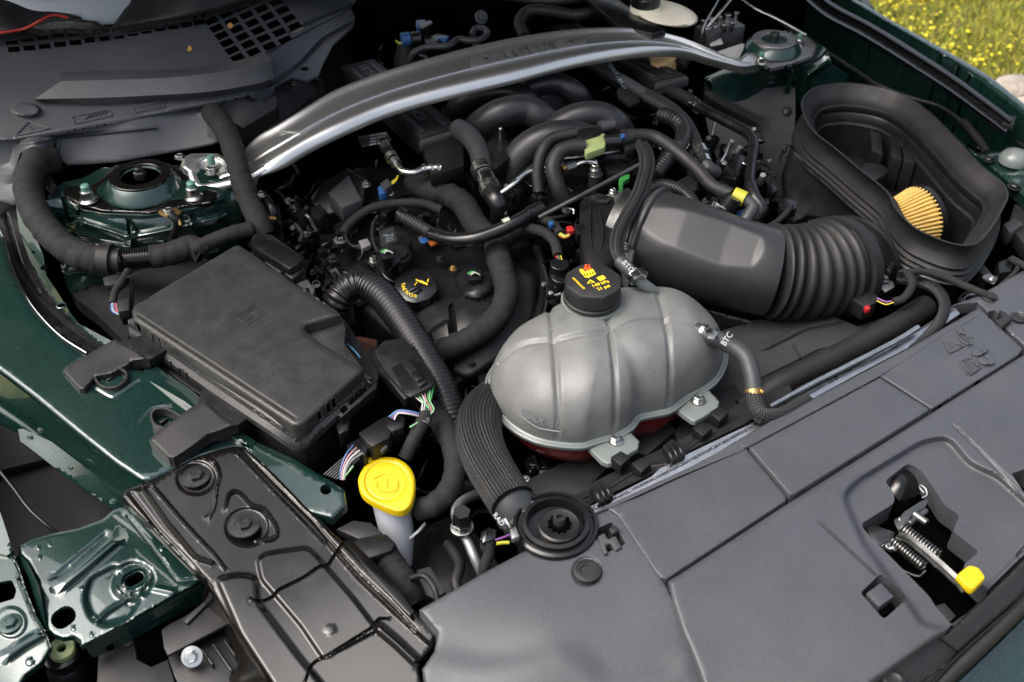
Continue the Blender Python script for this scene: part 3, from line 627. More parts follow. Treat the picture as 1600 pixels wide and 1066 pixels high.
# ================================================================== FRONT LOWER PLASTICS (bottom left)
def lower_front():
    t = thing('bumper_bracket', 'matte black plastic bumper bracket with a zinc bolt below the green bracket', 'bracket', (300, 1010, -.12))
    plate('top_flap', [(252, 984), (266, 974), (332, 940), (362, 966), (358, 974), (262, 1024), (256, 1012)], -.115, .006, M['dull_plastic'], t)
    plate('front_face', [(262, 1026), (358, 976), (420, 1045), (430, 1090), (290, 1090), (272, 1056)], -.135, .02, M['black_plastic'], t)
    for x, y, l in ((316, 1015, 30), (334, 1008, 52), (352, 1002, 70)): pbox('rib', x + l * .25, y + l * .35, -.125, l, 4, .012, 55, M['black_plastic'], t)
    bolt(300, 1026, -.118, 10, M['zinc'], t, axis=(-.35, -.6, .7), washer=1.7, head=1.2)
    plate('side_panel', [(154, 1012), (208, 992), (214, 1030), (236, 1042), (262, 1030), (280, 1090), (150, 1090)], -.14, .02, M['dull_plastic'], t)
    lathe('push_pin', P(199, 1003, -.137), [(.009, 0), (.009, .002), (.006, .003), (.002, .003)], M['dull_plastic'], t, seg=18)
    plate('stay', [(285, 968), (330, 930), (322, 945), (292, 975)], -.11, .01, M['dull_plastic'], t)
    g = thing('grommet_mount', 'pale yellow green rubber grommet set in a black post at the corner', 'grommet', (96, 1020, -.14))
    lathe('post', P(96, 1022, -.135), [(.028, -.12), (.028, -.03), (.022, -.02), (.024, 0), (.018, .004)], M['gloss_rubber'], g, seg=28)
    ring('grommet', P(96, 1012, -.118), .006, .017, .012, M['pale_green'], g, axis=(0, -.2, 1))
lower_front()

# ================================================================== RADIATOR COVER
def cover():
    t = thing('radiator_cover', 'large matte dark grey plastic radiator cover across the front', 'cover', (1200, 850, 0))
    mt = M['cover_plastic']
    A = [(655, 953), (700, 928), (760, 893), (800, 872), (838, 852), (846, 862), (862, 869), (880, 872), (900, 866), (913, 850), (917, 832), (914, 818), (918, 808), (954, 792), (970, 803), (1028, 893), (1054, 938), (1066, 982), (1088, 1032), (1106, 1090), (668, 1090), (660, 1046), (679, 1018), (684, 988)]
    sheet('panel', A, [(632, 962, -.03), (800, 872, -.018), (948, 795, -.012), (1020, 893, -.008), (1062, 982, -.022), (1098, 1090, -.05), (600, 1090, -.06), (850, 980, -.02), (900, 1080, -.045)], mt, t, 8, roll=(4, .003), thick=.03,
          emb=[('plateau', [(600, 1010), (680, 1022), (760, 1040), (840, 1026), (880, 1010), (915, 1030), (940, 1062), (1040, 1050), (1075, 1020), (1120, 1090), (880, 1160), (600, 1160)], .005, 46), ('plateau', circle(917, 893, 23, n=30), -.003, 4)], holes=[round_poly([(924, 831), (956, 815), (978, 850), (948, 864)], 4)])
    pin = lathe('push_pin', P(917, 893, -.009), [(.019, 0), (.0185, .0025), (.014, .0035), (.013, .002), (.010, .0022), (.008, -.001), (.003, -.002)], M['dull_plastic'], t, seg=36)
    # spring clip standing in the notch
    plate('clip', [(934, 838), (944, 832), (950, 842), (962, 837), (972, 855), (962, 860), (954, 848), (946, 852), (950, 864), (944, 866)], -.006, .016, M['grey_plastic'], t)
    plate('clip', [(951, 826), (962, 820), (968, 828), (957, 834)], -.002, .02, M['dull_plastic'], t)
    B = [(950, 795), (1000, 776), (1060, 748), (1166, 702), (1228, 776), (1228, 783), (1060, 893), (1042, 905), (1033, 903), (1024, 893), (966, 806)]
    sheet('panel', B, [(950, 795, -.006), (1166, 702, -.002), (1230, 780, -.004), (1040, 903, -.006)], mt, t, 8, roll=(2.5, .0014), thick=.03, emb=[('plateau', [(950, 790), (1172, 698), (1150, 678), (930, 780)], -.003, 4)])
    B2 = [(922, 806), (948, 790), (1082, 728), (1152, 690), (1164, 702), (1060, 745), (962, 790), (945, 796)]
    sheet('edge_strip', B2, [(920, 808, -.009), (1152, 690, -.003), (1164, 702, -.004)], mt, t, 8, thick=.02)
    C = [(1171, 700), (1374, 591), (1450, 639), (1450, 642), (1242, 772), (1235, 774)]
    sheet('panel', C, [(1168, 700, .002), (1374, 590, .002), (1452, 640, .001), (1235, 776, .002)], mt, t, 9, roll=(2.5, .0014), thick=.03)
    C2 = [(1150, 690), (1210, 655), (1330, 592), (1420, 545), (1500, 498), (1531, 480), (1536, 490), (1376, 588), (1168, 700), (1160, 700)]
    sheet('edge_strip', C2, [(1150, 690, -.004), (1531, 480, -.004), (1376, 588, -.002), (1168, 700, -.002)], mt, t, 8, roll=(3, .002), thick=.02)
    D = [(1376, 588), (1532, 484), (1598, 546), (1590, 556), (1456, 640)]
    sheet('panel', D, [(1376, 588, .0), (1532, 484, .0), (1598, 548, -.002), (1456, 640, -.004)], mt, t, 8, roll=(3, .002), thick=.03, emb=[('plateau', [(1480, 500), (1532, 478), (1610, 548), (1560, 585)], -.004, 24)])
    E = [(1044, 908), (1062, 898), (1234, 785), (1452, 648), (1598, 556), (1700, 490), (1760, 620), (1700, 800), (1598, 868), (1478, 985), (1363, 1066), (1340, 1090), (1106, 1090), (1085, 1032), (1064, 982), (1050, 938)]
    latch = round_poly([(1382, 752), (1418, 724), (1436, 732), (1456, 758), (1476, 790), (1500, 806), (1488, 830), (1530, 862), (1504, 884), (1550, 928), (1488, 978), (1462, 948), (1452, 932), (1350, 828), (1346, 818), (1398, 786), (1396, 768)], 7, 3)
    rec = round_poly([(1350, 850), (1318, 775), (1340, 752), (1442, 690), (1482, 684), (1515, 725), (1560, 745), (1640, 820), (1580, 880), (1480, 985), (1440, 975), (1425, 950)], 16, 4)
    sheet('panel', E, [(1044, 908, -.004), (1234, 785, -.002), (1598, 556, 0), (1700, 490, .002), (1700, 800, -.004), (1363, 1066, -.02), (1106, 1090, -.03), (1300, 900, -.004), (1478, 985, -.012)], mt, t, 8, roll=(7, .005), thick=.035,
          emb=[('plateau', rec, -.013, 13), ('ridge', [(1285, 820), (1330, 862), (1372, 902)], 3.5, -.004), ('ridge', [(1490, 665), (1540, 715), (1590, 768)], 4, -.002), ('plateau', [(1490, 662), (1610, 775), (1720, 700), (1720, 520), (1600, 590)], .0015, 5)],
          holes=[latch, round_poly([(1344, 926), (1376, 896), (1419, 934), (1381, 968)], 6), round_poly([(1580, 740), (1604, 732), (1640, 760), (1600, 770)], 3)])
    plate('lock_block', [(1353, 927), (1376, 910), (1397, 932), (1374, 948)], -.010, .02, M['cover_plastic'], t)
    plate('lock_block', [(1355, 933), (1376, 950), (1392, 940), (1398, 948), (1378, 964), (1352, 938)], -.022, .01, M['void'], t)
    sheet('wing_panel', [(1486, 478), (1530, 462), (1640, 400), (1760, 480), (1640, 540), (1605, 545), (1560, 505), (1528, 474)], [(1486, 478, -.012), (1640, 400, -.006), (1760, 480, -.006), (1605, 545, -.010)], mt, t, 8, roll=(4, .003), thick=.02, emb=[('plateau', circle(1591, 497, 14, 9, .4, 20), -.002, 3)], holes=[round_poly([(1536, 488), (1556, 485), (1566, 497), (1556, 506), (1540, 500)], 3)])
    plate('clip', [(1562, 484), (1572, 488), (1582, 498), (1566, 510), (1556, 500), (1566, 496)], .0, .02, M['dull_plastic'], t)
    lathe('push_pin', P(1592, 497, -.008), [(.013, 0), (.013, .002), (.009, .003), (.007, .0015), (.003, .001)], M['dull_plastic'], t, seg=28)
    # embossed pictograms on the right panel
    k = dict(mat=M['cover_plastic'], parent=t)
    def em(name, pts, h=.0022, z=-.001): plate(name, pts, z + h, h + .002, M['cover_plastic'], t, bevel=.0005)
    def eln(name, pts, r=1.1, z=.0, closed=False):
        if closed: pts = list(pts) + [pts[0]]
        tube(name, [(p[0], p[1], z) for p in pts], r, M['cover_plastic'], t, seg=6, straight=True, step=6)
    eln('warning_triangle', [(1471, 529), (1484, 552), (1506, 541)], closed=True, r=1.6); eln('warning_triangle_mark', [(1479, 534), (1489, 543)], r=1.0)
    em('fan_pictogram', circle(1528, 550, 9, 5.5, -.1, 14) + 0, z=-.001); em('fan_pictogram', circle(1537, 545, 6, 6, .4, 12)); em('fan_pictogram', circle(1547, 561, 9, 5.5, .9, 14)); em('fan_pictogram', circle(1538, 564, 10, 5, .2, 14))
    for a in (0, 4, 8, 12): eln('book_pictogram', [(1503 + a, 564 - a * .3), (1512 + a, 584 - a * .35)], 1.0)
    eln('book_pictogram', [(1500, 565), (1517, 585), (1532, 574), (1520, 560), (1511, 560)], 1.3, closed=True); eln('book_pictogram', [(1517, 562), (1528, 572)], 1.2)
    eln('hand_pictogram', [(1497, 526), (1500, 520), (1508, 522), (1516, 530), (1519, 538), (1512, 538), (1503, 533)], 1.4, closed=True)
    for a in (0, 4, 8): eln('hand_pictogram', [(1501 + a, 524 + a * .3), (1509 + a, 535 + a * .3)], 1.0)
    eln('hand_pictogram', [(1495, 515), (1520, 527)], 1.3); eln('hand_pictogram', [(1504, 512), (1514, 524)], 1.3)
    return t
cover()

def grille_trim():
    t = thing('front_trim_strip', 'black plastic trim strip along the front edge with a rubber seal', 'trim', (1450, 1040, -.05))
    sheet('trim_lip', [(1362, 1072), (1400, 1040), (1466, 992), (1480, 988), (1520, 950), (1600, 872), (1640, 850), (1660, 890), (1600, 932), (1500, 1020), (1440, 1090), (1346, 1090)], [(1362, 1072, -.03), (1466, 992, -.022), (1600, 872, -.012), (1600, 932, -.035), (1440, 1090, -.055)], M['dull_plastic'], t, 8, roll=(6, .006), thick=.03, emb=[('plateau', [(1466, 996), (1500, 1022), (1480, 1040), (1350, 1120), (1330, 1090)], -.006, 5)])
    lathe('push_pin', P(1396, 1064, -.035), [(.014, -.002), (.014, .002), (.010, .003), (.008, .0015), (.003, .001)], M['dull_plastic'], t, seg=28)
    tube('rubber_seal', [(1445, 1092, -.06), (1500, 1040, -.05), (1560, 985, -.042), (1620, 925, -.035)], 11, M['rubber'], t, seg=18)
    tube('seal_lip', [(1436, 1090, -.045), (1500, 1022, -.04), (1600, 935, -.03), (1640, 900, -.03)], 2.5, M['gloss_rubber'], t, seg=8)
    tag(sheet('bumper_skin', [(1440, 1110), (1500, 1058), (1560, 1000), (1660, 900), (1800, 1110)], [(1500, 1058, -.075), (1660, 900, -.065), (1720, 1090, -.12), (1440, 1110, -.09)], M['green_paint'], None, 9, roll=(5, .004), thick=.02), 'dark green painted bumper edge at the bottom right corner', 'bumper')
grille_trim()

def hood_latch():
    t = thing('hood_latch', 'metal hood latch with coil spring and yellow release lever', 'latch', (1440, 840, -.03))
    plate('latch_well', [(1336, 740), (1440, 700), (1580, 850), (1570, 960), (1480, 1000), (1330, 840)], -.085, .01, M['void'], t)  # near-black plate: the hole's deep shade put into its colour
    sheet('housing', [(1386, 758), (1402, 738), (1422, 732), (1436, 748), (1440, 772), (1420, 780), (1404, 782)], [(1386, 758, -.03), (1422, 732, -.028), (1440, 772, -.05), (1412, 755, -.022)], M['black_gloss'], t, 4, thick=.03)
    plate('striker_plate', [(1398, 818), (1412, 800), (1440, 782), (1452, 780), (1446, 792), (1424, 806), (1412, 824), (1404, 828)], -.024, .003, M['latch_steel'], t, bevel=.0008)
    plate('striker_plate', [(1352, 826), (1362, 817), (1378, 824), (1400, 832), (1392, 846), (1372, 852)], -.032, .003, M['steel_dark'], t)
    plate('ratchet', [(1372, 842), (1392, 834), (1400, 842), (1388, 858), (1378, 856)], -.034, .004, M['zinc'], t)
    for x, y in ((1384, 856), (1394, 858), (1404, 814)): cylinder('rivet', P(x, y, -.028), (.3, -.5, .8), .0045, .010, M['zinc'], t, 14)
    cylinder('pivot_pin', P(1434, 808, -.016), tuple(pdir(1420, 822, 1448, 800, -.016)), .0045, .040, M['latch_steel'], t, 18)
    cylinder('pivot_pin', P(1438, 810, -.012), tuple(pdir(1425, 800, 1450, 818, -.012)), .0055, .022, M['latch_steel'], t, 18)
    tube('hook', [(1444, 770, -.018), (1437, 762, -.016), (1438, 758, -.016), (1446, 764, -.018), (1448, 774, -.022), (1440, 778, -.024)], 1.4, M['chrome'], t, seg=6)
    def spring(x0, y0, x1, y1, z, r, turns):
        a, b = P(x0, y0, z), P(x1, y1, z); d = (b - a).normalized(); m = basis(d); n = turns * 12; V = []
        c = np.array([tuple(a + (b - a) * (i / n) + m @ Vector((math.cos(i * math.pi / 6), math.sin(i * math.pi / 6), 0)) * r) for i in range(n + 1)])
        tt, N, B = frames(c); th = np.linspace(0, 6.283, 7)[:6]
        v = c[:, None] + (N[:, None] * np.cos(th)[None, :, None] + B[:, None] * np.sin(th)[None, :, None]) * .0016
        Fc = [(i * 6 + j, i * 6 + (j + 1) % 6, (i + 1) * 6 + (j + 1) % 6, (i + 1) * 6 + j) for i in range(n) for j in range(6)]
        from_np('coil_spring', v.reshape(-1, 3), Fc, M['latch_steel'], t, 60)
    spring(1410, 826, 1466, 869, -.022, .0078, 13); spring(1396, 846, 1444, 886, -.035, .0072, 12)
    # release lever with its yellow tip
    rows = []
    for px, py, z_ in ((1403, 836, -.016), (1420, 842, -.008), (1440, 858, -.004), (1470, 884, .001), (1500, 912, .004), (1508, 922, .003)):
        c = P(px, py, z_); s = mpp(c); u = pdir(1400, 850, 1418, 835, z_); hw = (5 if px < 1410 else 8) * s
        rows.append([c - u * hw, c - u * hw * .8 + Z * .003, c - u * hw * .35 + Z * .001, c, c + u * hw * .35 + Z * .001, c + u * hw * .8 + Z * .003, c + u * hw, c + u * hw * .9 - Z * .003, c - u * hw * .9 - Z * .003])
    loft('release_lever', rows, M['latch_steel'], t, close_v=True, cap=True)
    plate('lever_tip', round_poly([(1494, 898), (1514, 882), (1530, 886), (1541, 902), (1522, 921), (1508, 914)], 5), .012, .014, M['yellow'], t, bevel=.003)
    tube('guide_wire', [(1408, 890, -.03), (1420, 896, -.028), (1436, 900, -.028), (1446, 892, -.028)], 1.6, M['zinc'], t, seg=6)
    plate('lower_bracket', [(1462, 946), (1476, 942), (1494, 962), (1482, 974)], -.035, .006, M['dull_plastic'], t)
    plate('lower_bar', [(1486, 975), (1538, 938), (1542, 944), (1494, 980)], -.03, .006, M['dull_plastic'], t)
hood_latch()

def rail():
    t = thing('radiator_rail', 'bare aluminium radiator top rail behind the grey cover', 'radiator', (1080, 725, -.02))
    sheet('aluminium_edge', [(902, 800), (960, 775), (1018, 745), (1030, 733), (1080, 707), (1170, 664), (1240, 622), (1340, 572), (1440, 512), (1490, 478), (1500, 490), (1440, 532), (1330, 590), (1180, 672), (1082, 730), (1030, 752), (950, 790), (918, 808)], [(902, 800, -.02), (1170, 664, -.02), (1490, 478, -.02), (1180, 672, -.022), (918, 808, -.024)], M['aluminium'], t, 6, emb=[('ridge', [(912, 803), (1022, 748), (1080, 718), (1172, 668), (1490, 484)], 2, -.003)], thick=.03)
    sheet('tank_top', [(880, 790), (930, 752), (1010, 712), (1060, 690), (1110, 660), (1170, 620), (1230, 596), (1240, 615), (1168, 660), (1080, 703), (1022, 738), (958, 770), (905, 796)], [(880, 790, -.05), (1230, 596, -.045), (1080, 703, -.035), (1060, 690, -.05)], M['dull_plastic'], t, 8, thick=.03, emb=[('ridge', [(930, 775), (1000, 730), (1040, 725), (1100, 680)], 5, .006)])
    def clip(x, y):
        c = thing('retaining_clip', 'black ribbed plastic clip on the aluminium rail, %s' % ('next to the upper hose end' if x < 970 else 'right below the tank bolt'), 'clip', (x, y, -.01), 'clips along the radiator rail')
        plate('body', [(x - 17, y - 5), (x - 2, y - 17), (x + 6, y - 12), (x + 14, y - 8), (x + 20, y + 6), (x + 18, y + 12), (x + 4, y + 18), (x - 2, y + 20)], -.014, .016, M['black_plastic'], c)
        for k in range(3):
            u = k * 8 - 10; tube('rib', [(x + u - 3, y - 8 - u * .45, -.010), (x + u + 5, y + 4 - u * .45, -.006), (x + u + 9, y + 14 - u * .5, -.012), (x + u + 6, y + 20 - u * .5, -.02)], 2.6, M['black_plastic'], c, seg=8)
    clip(939, 766); clip(1052, 702)
    for k, (x, y) in enumerate([(968, 758 - 40), (1096, 672), (1000, 728), (1122, 648)]):
        plate('tank_tab', [(x - 14, y - 4), (x + 2, y - 14), (x + 18, y - 4), (x + 2, y + 10)], -.022, .02, M['black_plastic'], t)
    # shroud webs seen under the tank
    for a in ([(800, 760), (930, 700), (960, 720), (890, 790)], [(1040, 640), (1150, 600), (1170, 640), (1060, 690)], [(980, 700), (1040, 650), (1070, 660), (1010, 712)]): plate('shroud_web', a, -.09, .05, M['dull_plastic'], t)
rail()
# ================================================================== COWL
def cowl():
    t = thing('windscreen_cowl', 'ribbed dark grey plastic cowl panel with grille openings below the windscreen', 'cowl', (200, 150, .14))
    mt = M['cowl_plastic']
    top = [(-30, 40), (60, 30), (170, 36), (262, 26), (352, 8), (398, -20), (560, -25), (556, 0), (548, 12), (530, 24), (500, 38), (456, 60), (414, 84), (409, 86), (410, 100), (414, 122), (408, 132), (385, 150), (345, 160), (280, 172), (210, 186), (100, 206), (30, 218), (-30, 224)]
    zc = [(-30, 40, .20), (398, -20, .20), (548, 12, .165), (414, 84, .150), (385, 150, .125), (210, 186, .12), (-30, 224, .115), (100, 110, .165), (300, 80, .17)]
    holes = []
    y1 = [66, 62, 59, 55, 53]; y2 = [76, 73.5, 71, 68, 65]
    for i in range(5):
        x = 18 + i * 24; holes.append(np.array([(x - 10, y1[i] - 3), (x + 8.5, y1[i] - 4.5), (x + 10, y1[i] + 3), (x - 8.5, y1[i] + 4)]))
        x += 3; holes.append(np.array([(x - 9.5, y2[i] - 3), (x + 9, y2[i] - 4.5), (x + 11, y2[i] + 5), (x - 8, y2[i] + 6)]))
    for i, (x, y, h) in enumerate([(140, 62, 5), (163, 60, 4), (186, 58, 2.6), (208, 54, 2.4), (229, 50, 2.6), (250, 46, 3), (271, 42, 3.6), (291, 38, 4.4), (311, 34, 5)]): holes.append(np.array([(x - 9, y - h + 1), (x + 7, y - h - 1), (x + 9, y + h - 1), (x - 7, y + h + 1)]))
    for r in range(6):
        for c in range(5):
            x = 330 + c * 23 + r * 8.2 + c * r * .4; y = 32 - c * 10.5 + r * 11.5 + c * r * .3
            if y < -8 or x > 462: continue
            holes.append(np.array([(x - 13, y - .2), (x + 5, y - 8.2), (x + 13, y + .6), (x - 5, y + 8.4)]))
    E = [('ridge', [(456, 50), (500, 28), (548, 8)], 5, -.008), ('plateau', circle(40, 172, 22, 10, 0, 26), .008, 4), ('ridge', [(0, 226), (100, 208), (210, 188), (330, 168)], 3, .003)]
    sheet('top_panel', top, zc, mt, t, 7, emb=E, holes=holes, thick=.0015, roll=(4, .003))
    rid = [[(96, 112, .004), (95, 127, .022), (54, 155, .012), (56, 158, -.004)], [(170, 111, .004), (170, 125, .024), (150, 153, .016), (150, 169, -.006)], [(250, 110, .004), (255, 122, .024), (240, 149, .016), (240, 163, -.006)], [(330, 103, .004), (335, 114, .024), (330, 143, .016), (330, 153, -.006)], [(400, 88, .004), (405, 100, .022), (405, 130, .014), (400, 143, -.006)], [(414, 82, .002), (424, 93, .014), (428, 122, .006), (418, 136, -.01)]]
    ft = tps(zc); rr = []
    for k in range(4):
        sm = smooth_line([r[k] for r in rid], 8); u = np.linspace(0, len(sm) - 1, 40); q = np.stack([np.interp(u, np.arange(len(sm)), sm[:, c_]) for c_ in range(3)], 1); rr.append([tuple(p) for p in Pn(q[:, :2], ft(q) + q[:, 2])])
    loft('air_dam', rr, mt, t, sharp=20)
    wall = [(-30, 222), (30, 217), (100, 205), (210, 185), (280, 171), (318, 164), (322, 180), (332, 178), (350, 182), (352, 215), (330, 224), (300, 230), (242, 240), (224, 243), (180, 251), (105, 256), (98, 250), (88, 238), (70, 230), (50, 229), (32, 238), (24, 262), (26, 285), (28, 300), (22, 318), (0, 312), (-30, 290)]
    sheet('front_wall', wall, [(-30, 222, .114), (210, 185, .118), (318, 164, .115), (350, 200, .085), (240, 240, .055), (100, 254, .05), (-30, 290, .03), (25, 300, .03), (50, 240, .075)], mt, t, 7, emb=[('tube', [(52, 262), (58, 236)], 34, .03), ('ridge', [(30, 226), (100, 214), (240, 200)], 4, .003), ('tube', [(342, 190), (336, 176)], 18, .02)], thick=.004)
    # right hand end of the cowl with its gusset
    gus = [(410, 88), (456, 62), (500, 40), (532, 24), (548, 14), (554, 26), (552, 40), (528, 62), (520, 70), (506, 96), (497, 118), (480, 126), (455, 120), (430, 134), (424, 150), (412, 160), (395, 152), (388, 146), (412, 130), (414, 120)]
    sheet('end_gusset', gus, [(410, 88, .148), (548, 14, .163), (552, 40, .145), (497, 118, .08), (430, 134, .10), (395, 152, .118), (412, 160, .09)], mt, t, 6, emb=[('ridge', [(548, 38), (505, 62), (470, 100), (430, 128)], 5, -.006)], holes=[circle(476, 107, 7, 4, 0, 14)], thick=.004)
    sheet('corner_block', [(340, 162), (385, 150), (412, 160), (430, 150), (434, 160), (430, 170), (400, 188), (380, 200), (362, 190), (350, 182)], [(340, 162, .118), (430, 150, .10), (380, 200, .07), (350, 182, .09)], M['dull_plastic'], t, 6, thick=.03)
    sheet('base_shelf', [(400, 160), (440, 132), (460, 122), (496, 120), (510, 128), (480, 160), (430, 200), (388, 215), (372, 205)], [(400, 160, .06), (496, 120, .05), (388, 215, .02), (480, 160, .01)], M['dull_plastic'], t, 6, thick=.05, emb=[('dome', 500, 122, 12, .01)])
    bolt(459, 134, .075, 7, M['steel_dark'], t, washer=1.5)
    # raised marks
    def ln(nm, pts, r=1.0, z=.120, cl=True):
        p = list(pts) + ([pts[0]] if cl else []); ff = tps(zc); tube(nm, [(a, b, float(ff(np.array([(a, b)]))[0]) + .001) for a, b in p], r * 1.1, mt, t, seg=6, straight=True, step=8)
    ln('warning_triangle', [(24, 212), (45, 190), (78, 201)], 1.2); ln('warning_mark', [(46, 197), (52, 206)], .9, cl=False)
    ln('mark_frame', [(112, 183), (170, 171), (175, 181), (116, 194)]); ln('mark_frame', [(206, 168), (252, 158), (258, 167), (211, 176)])
    for i in range(5): ln('mark_line', [(134 + i * 7, 186 - i * 1.8), (142 + i * 7, 177 - i * 1.6)], .9, cl=False)
    ln('mark_line', [(120, 183), (132, 186)], .9, cl=False); ln('mark_frame', [(212, 167), (228, 164), (232, 171), (216, 173)], .8); ln('mark_frame', [(234, 163), (248, 160), (251, 166), (238, 169)], .8)
    # plenum below the grille, painted near black as the shade inside its openings
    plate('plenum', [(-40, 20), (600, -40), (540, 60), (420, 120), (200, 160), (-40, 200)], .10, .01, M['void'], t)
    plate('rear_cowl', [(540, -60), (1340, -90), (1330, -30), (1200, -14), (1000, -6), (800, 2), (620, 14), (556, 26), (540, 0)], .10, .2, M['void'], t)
    return t
cowl()
def screen():
    g = sheet('windscreen', [(-40, -60), (560, -60), (560, -12), (400, -10), (352, 4), (262, 22), (170, 34), (-40, 42)], [(-40, -60, .32), (560, -60, .30), (400, -10, .215), (-40, 42, .215), (170, 34, .21)], M['screen_glass'], None, 16, thick=.006)
    tag(g, 'lower edge of the grey windscreen above the cowl', 'windscreen')
    a = thing('hinge_cover', 'black rubber sheet folded over the right of the windscreen edge', 'cover', (300, 20, .22), 'black sheets on the windscreen edge')
    sheet('sheet', [(205, -30), (200, 6), (174, 44), (176, 47), (215, 42), (262, 35), (300, 28), (352, 17), (380, 8), (402, -8), (410, -30)], [(205, -30, .26), (176, 47, .212), (262, 35, .214), (402, -8, .22), (300, -5, .25), (410, -30, .25)], M['rubber'], a, 7, thick=.004, roll=(10, .006))
    b = thing('hinge_cover', 'black rubber sheet with a raised flap at the left of the windscreen edge', 'cover', (60, 30, .22), 'black sheets on the windscreen edge')
    sheet('sheet', [(-40, -40), (30, -30), (48, 0), (80, 13), (127, 27), (110, 30), (62, 36), (40, 47), (0, 52), (-40, 56)], [(-40, -40, .27), (48, 0, .245), (127, 27, .232), (-40, 56, .215), (0, 20, .25)], M['rubber'], b, 7, thick=.004, roll=(6, .004))
    sheet('flap', [(38, 48), (52, 37), (85, 29), (108, 28), (150, 33), (172, 47), (150, 52), (100, 49), (72, 52)], [(38, 48, .222), (85, 29, .24), (150, 33, .238), (172, 47, .215), (90, 50, .216)], M['dull_plastic'], b, 4, thick=.004, roll=(5, .008))
    tag(tube('red_cable', [(-12, 52, .228), (10, 50, .23), (38, 45, .232), (60, 34, .250), (78, 25, .254), (90, 24, .252), (106, 28, .244)], 2.2, M['w_red'], seg=10), 'thin bright red cable at the foot of the windscreen', 'cable')
    for i, (x, y, z) in enumerate(((360, 40, .185), (296, 76, .172))):
        tag(sheet('dry_leaf', [(x - 5, y - 2), (x, y - 5), (x + 5, y), (x + 1, y + 5), (x - 4, y + 3)], [(x - 5, y, z), (x, y - 5, z + .003), (x + 5, y, z + .001), (x, y + 5, z)], M['leaf_brown'], None, 2, thick=.0006), ('tiny brown dry leaf caught in the cowl grille', 'tiny brown dry leaf lying on the smooth cowl panel')[i], 'leaf')
screen()

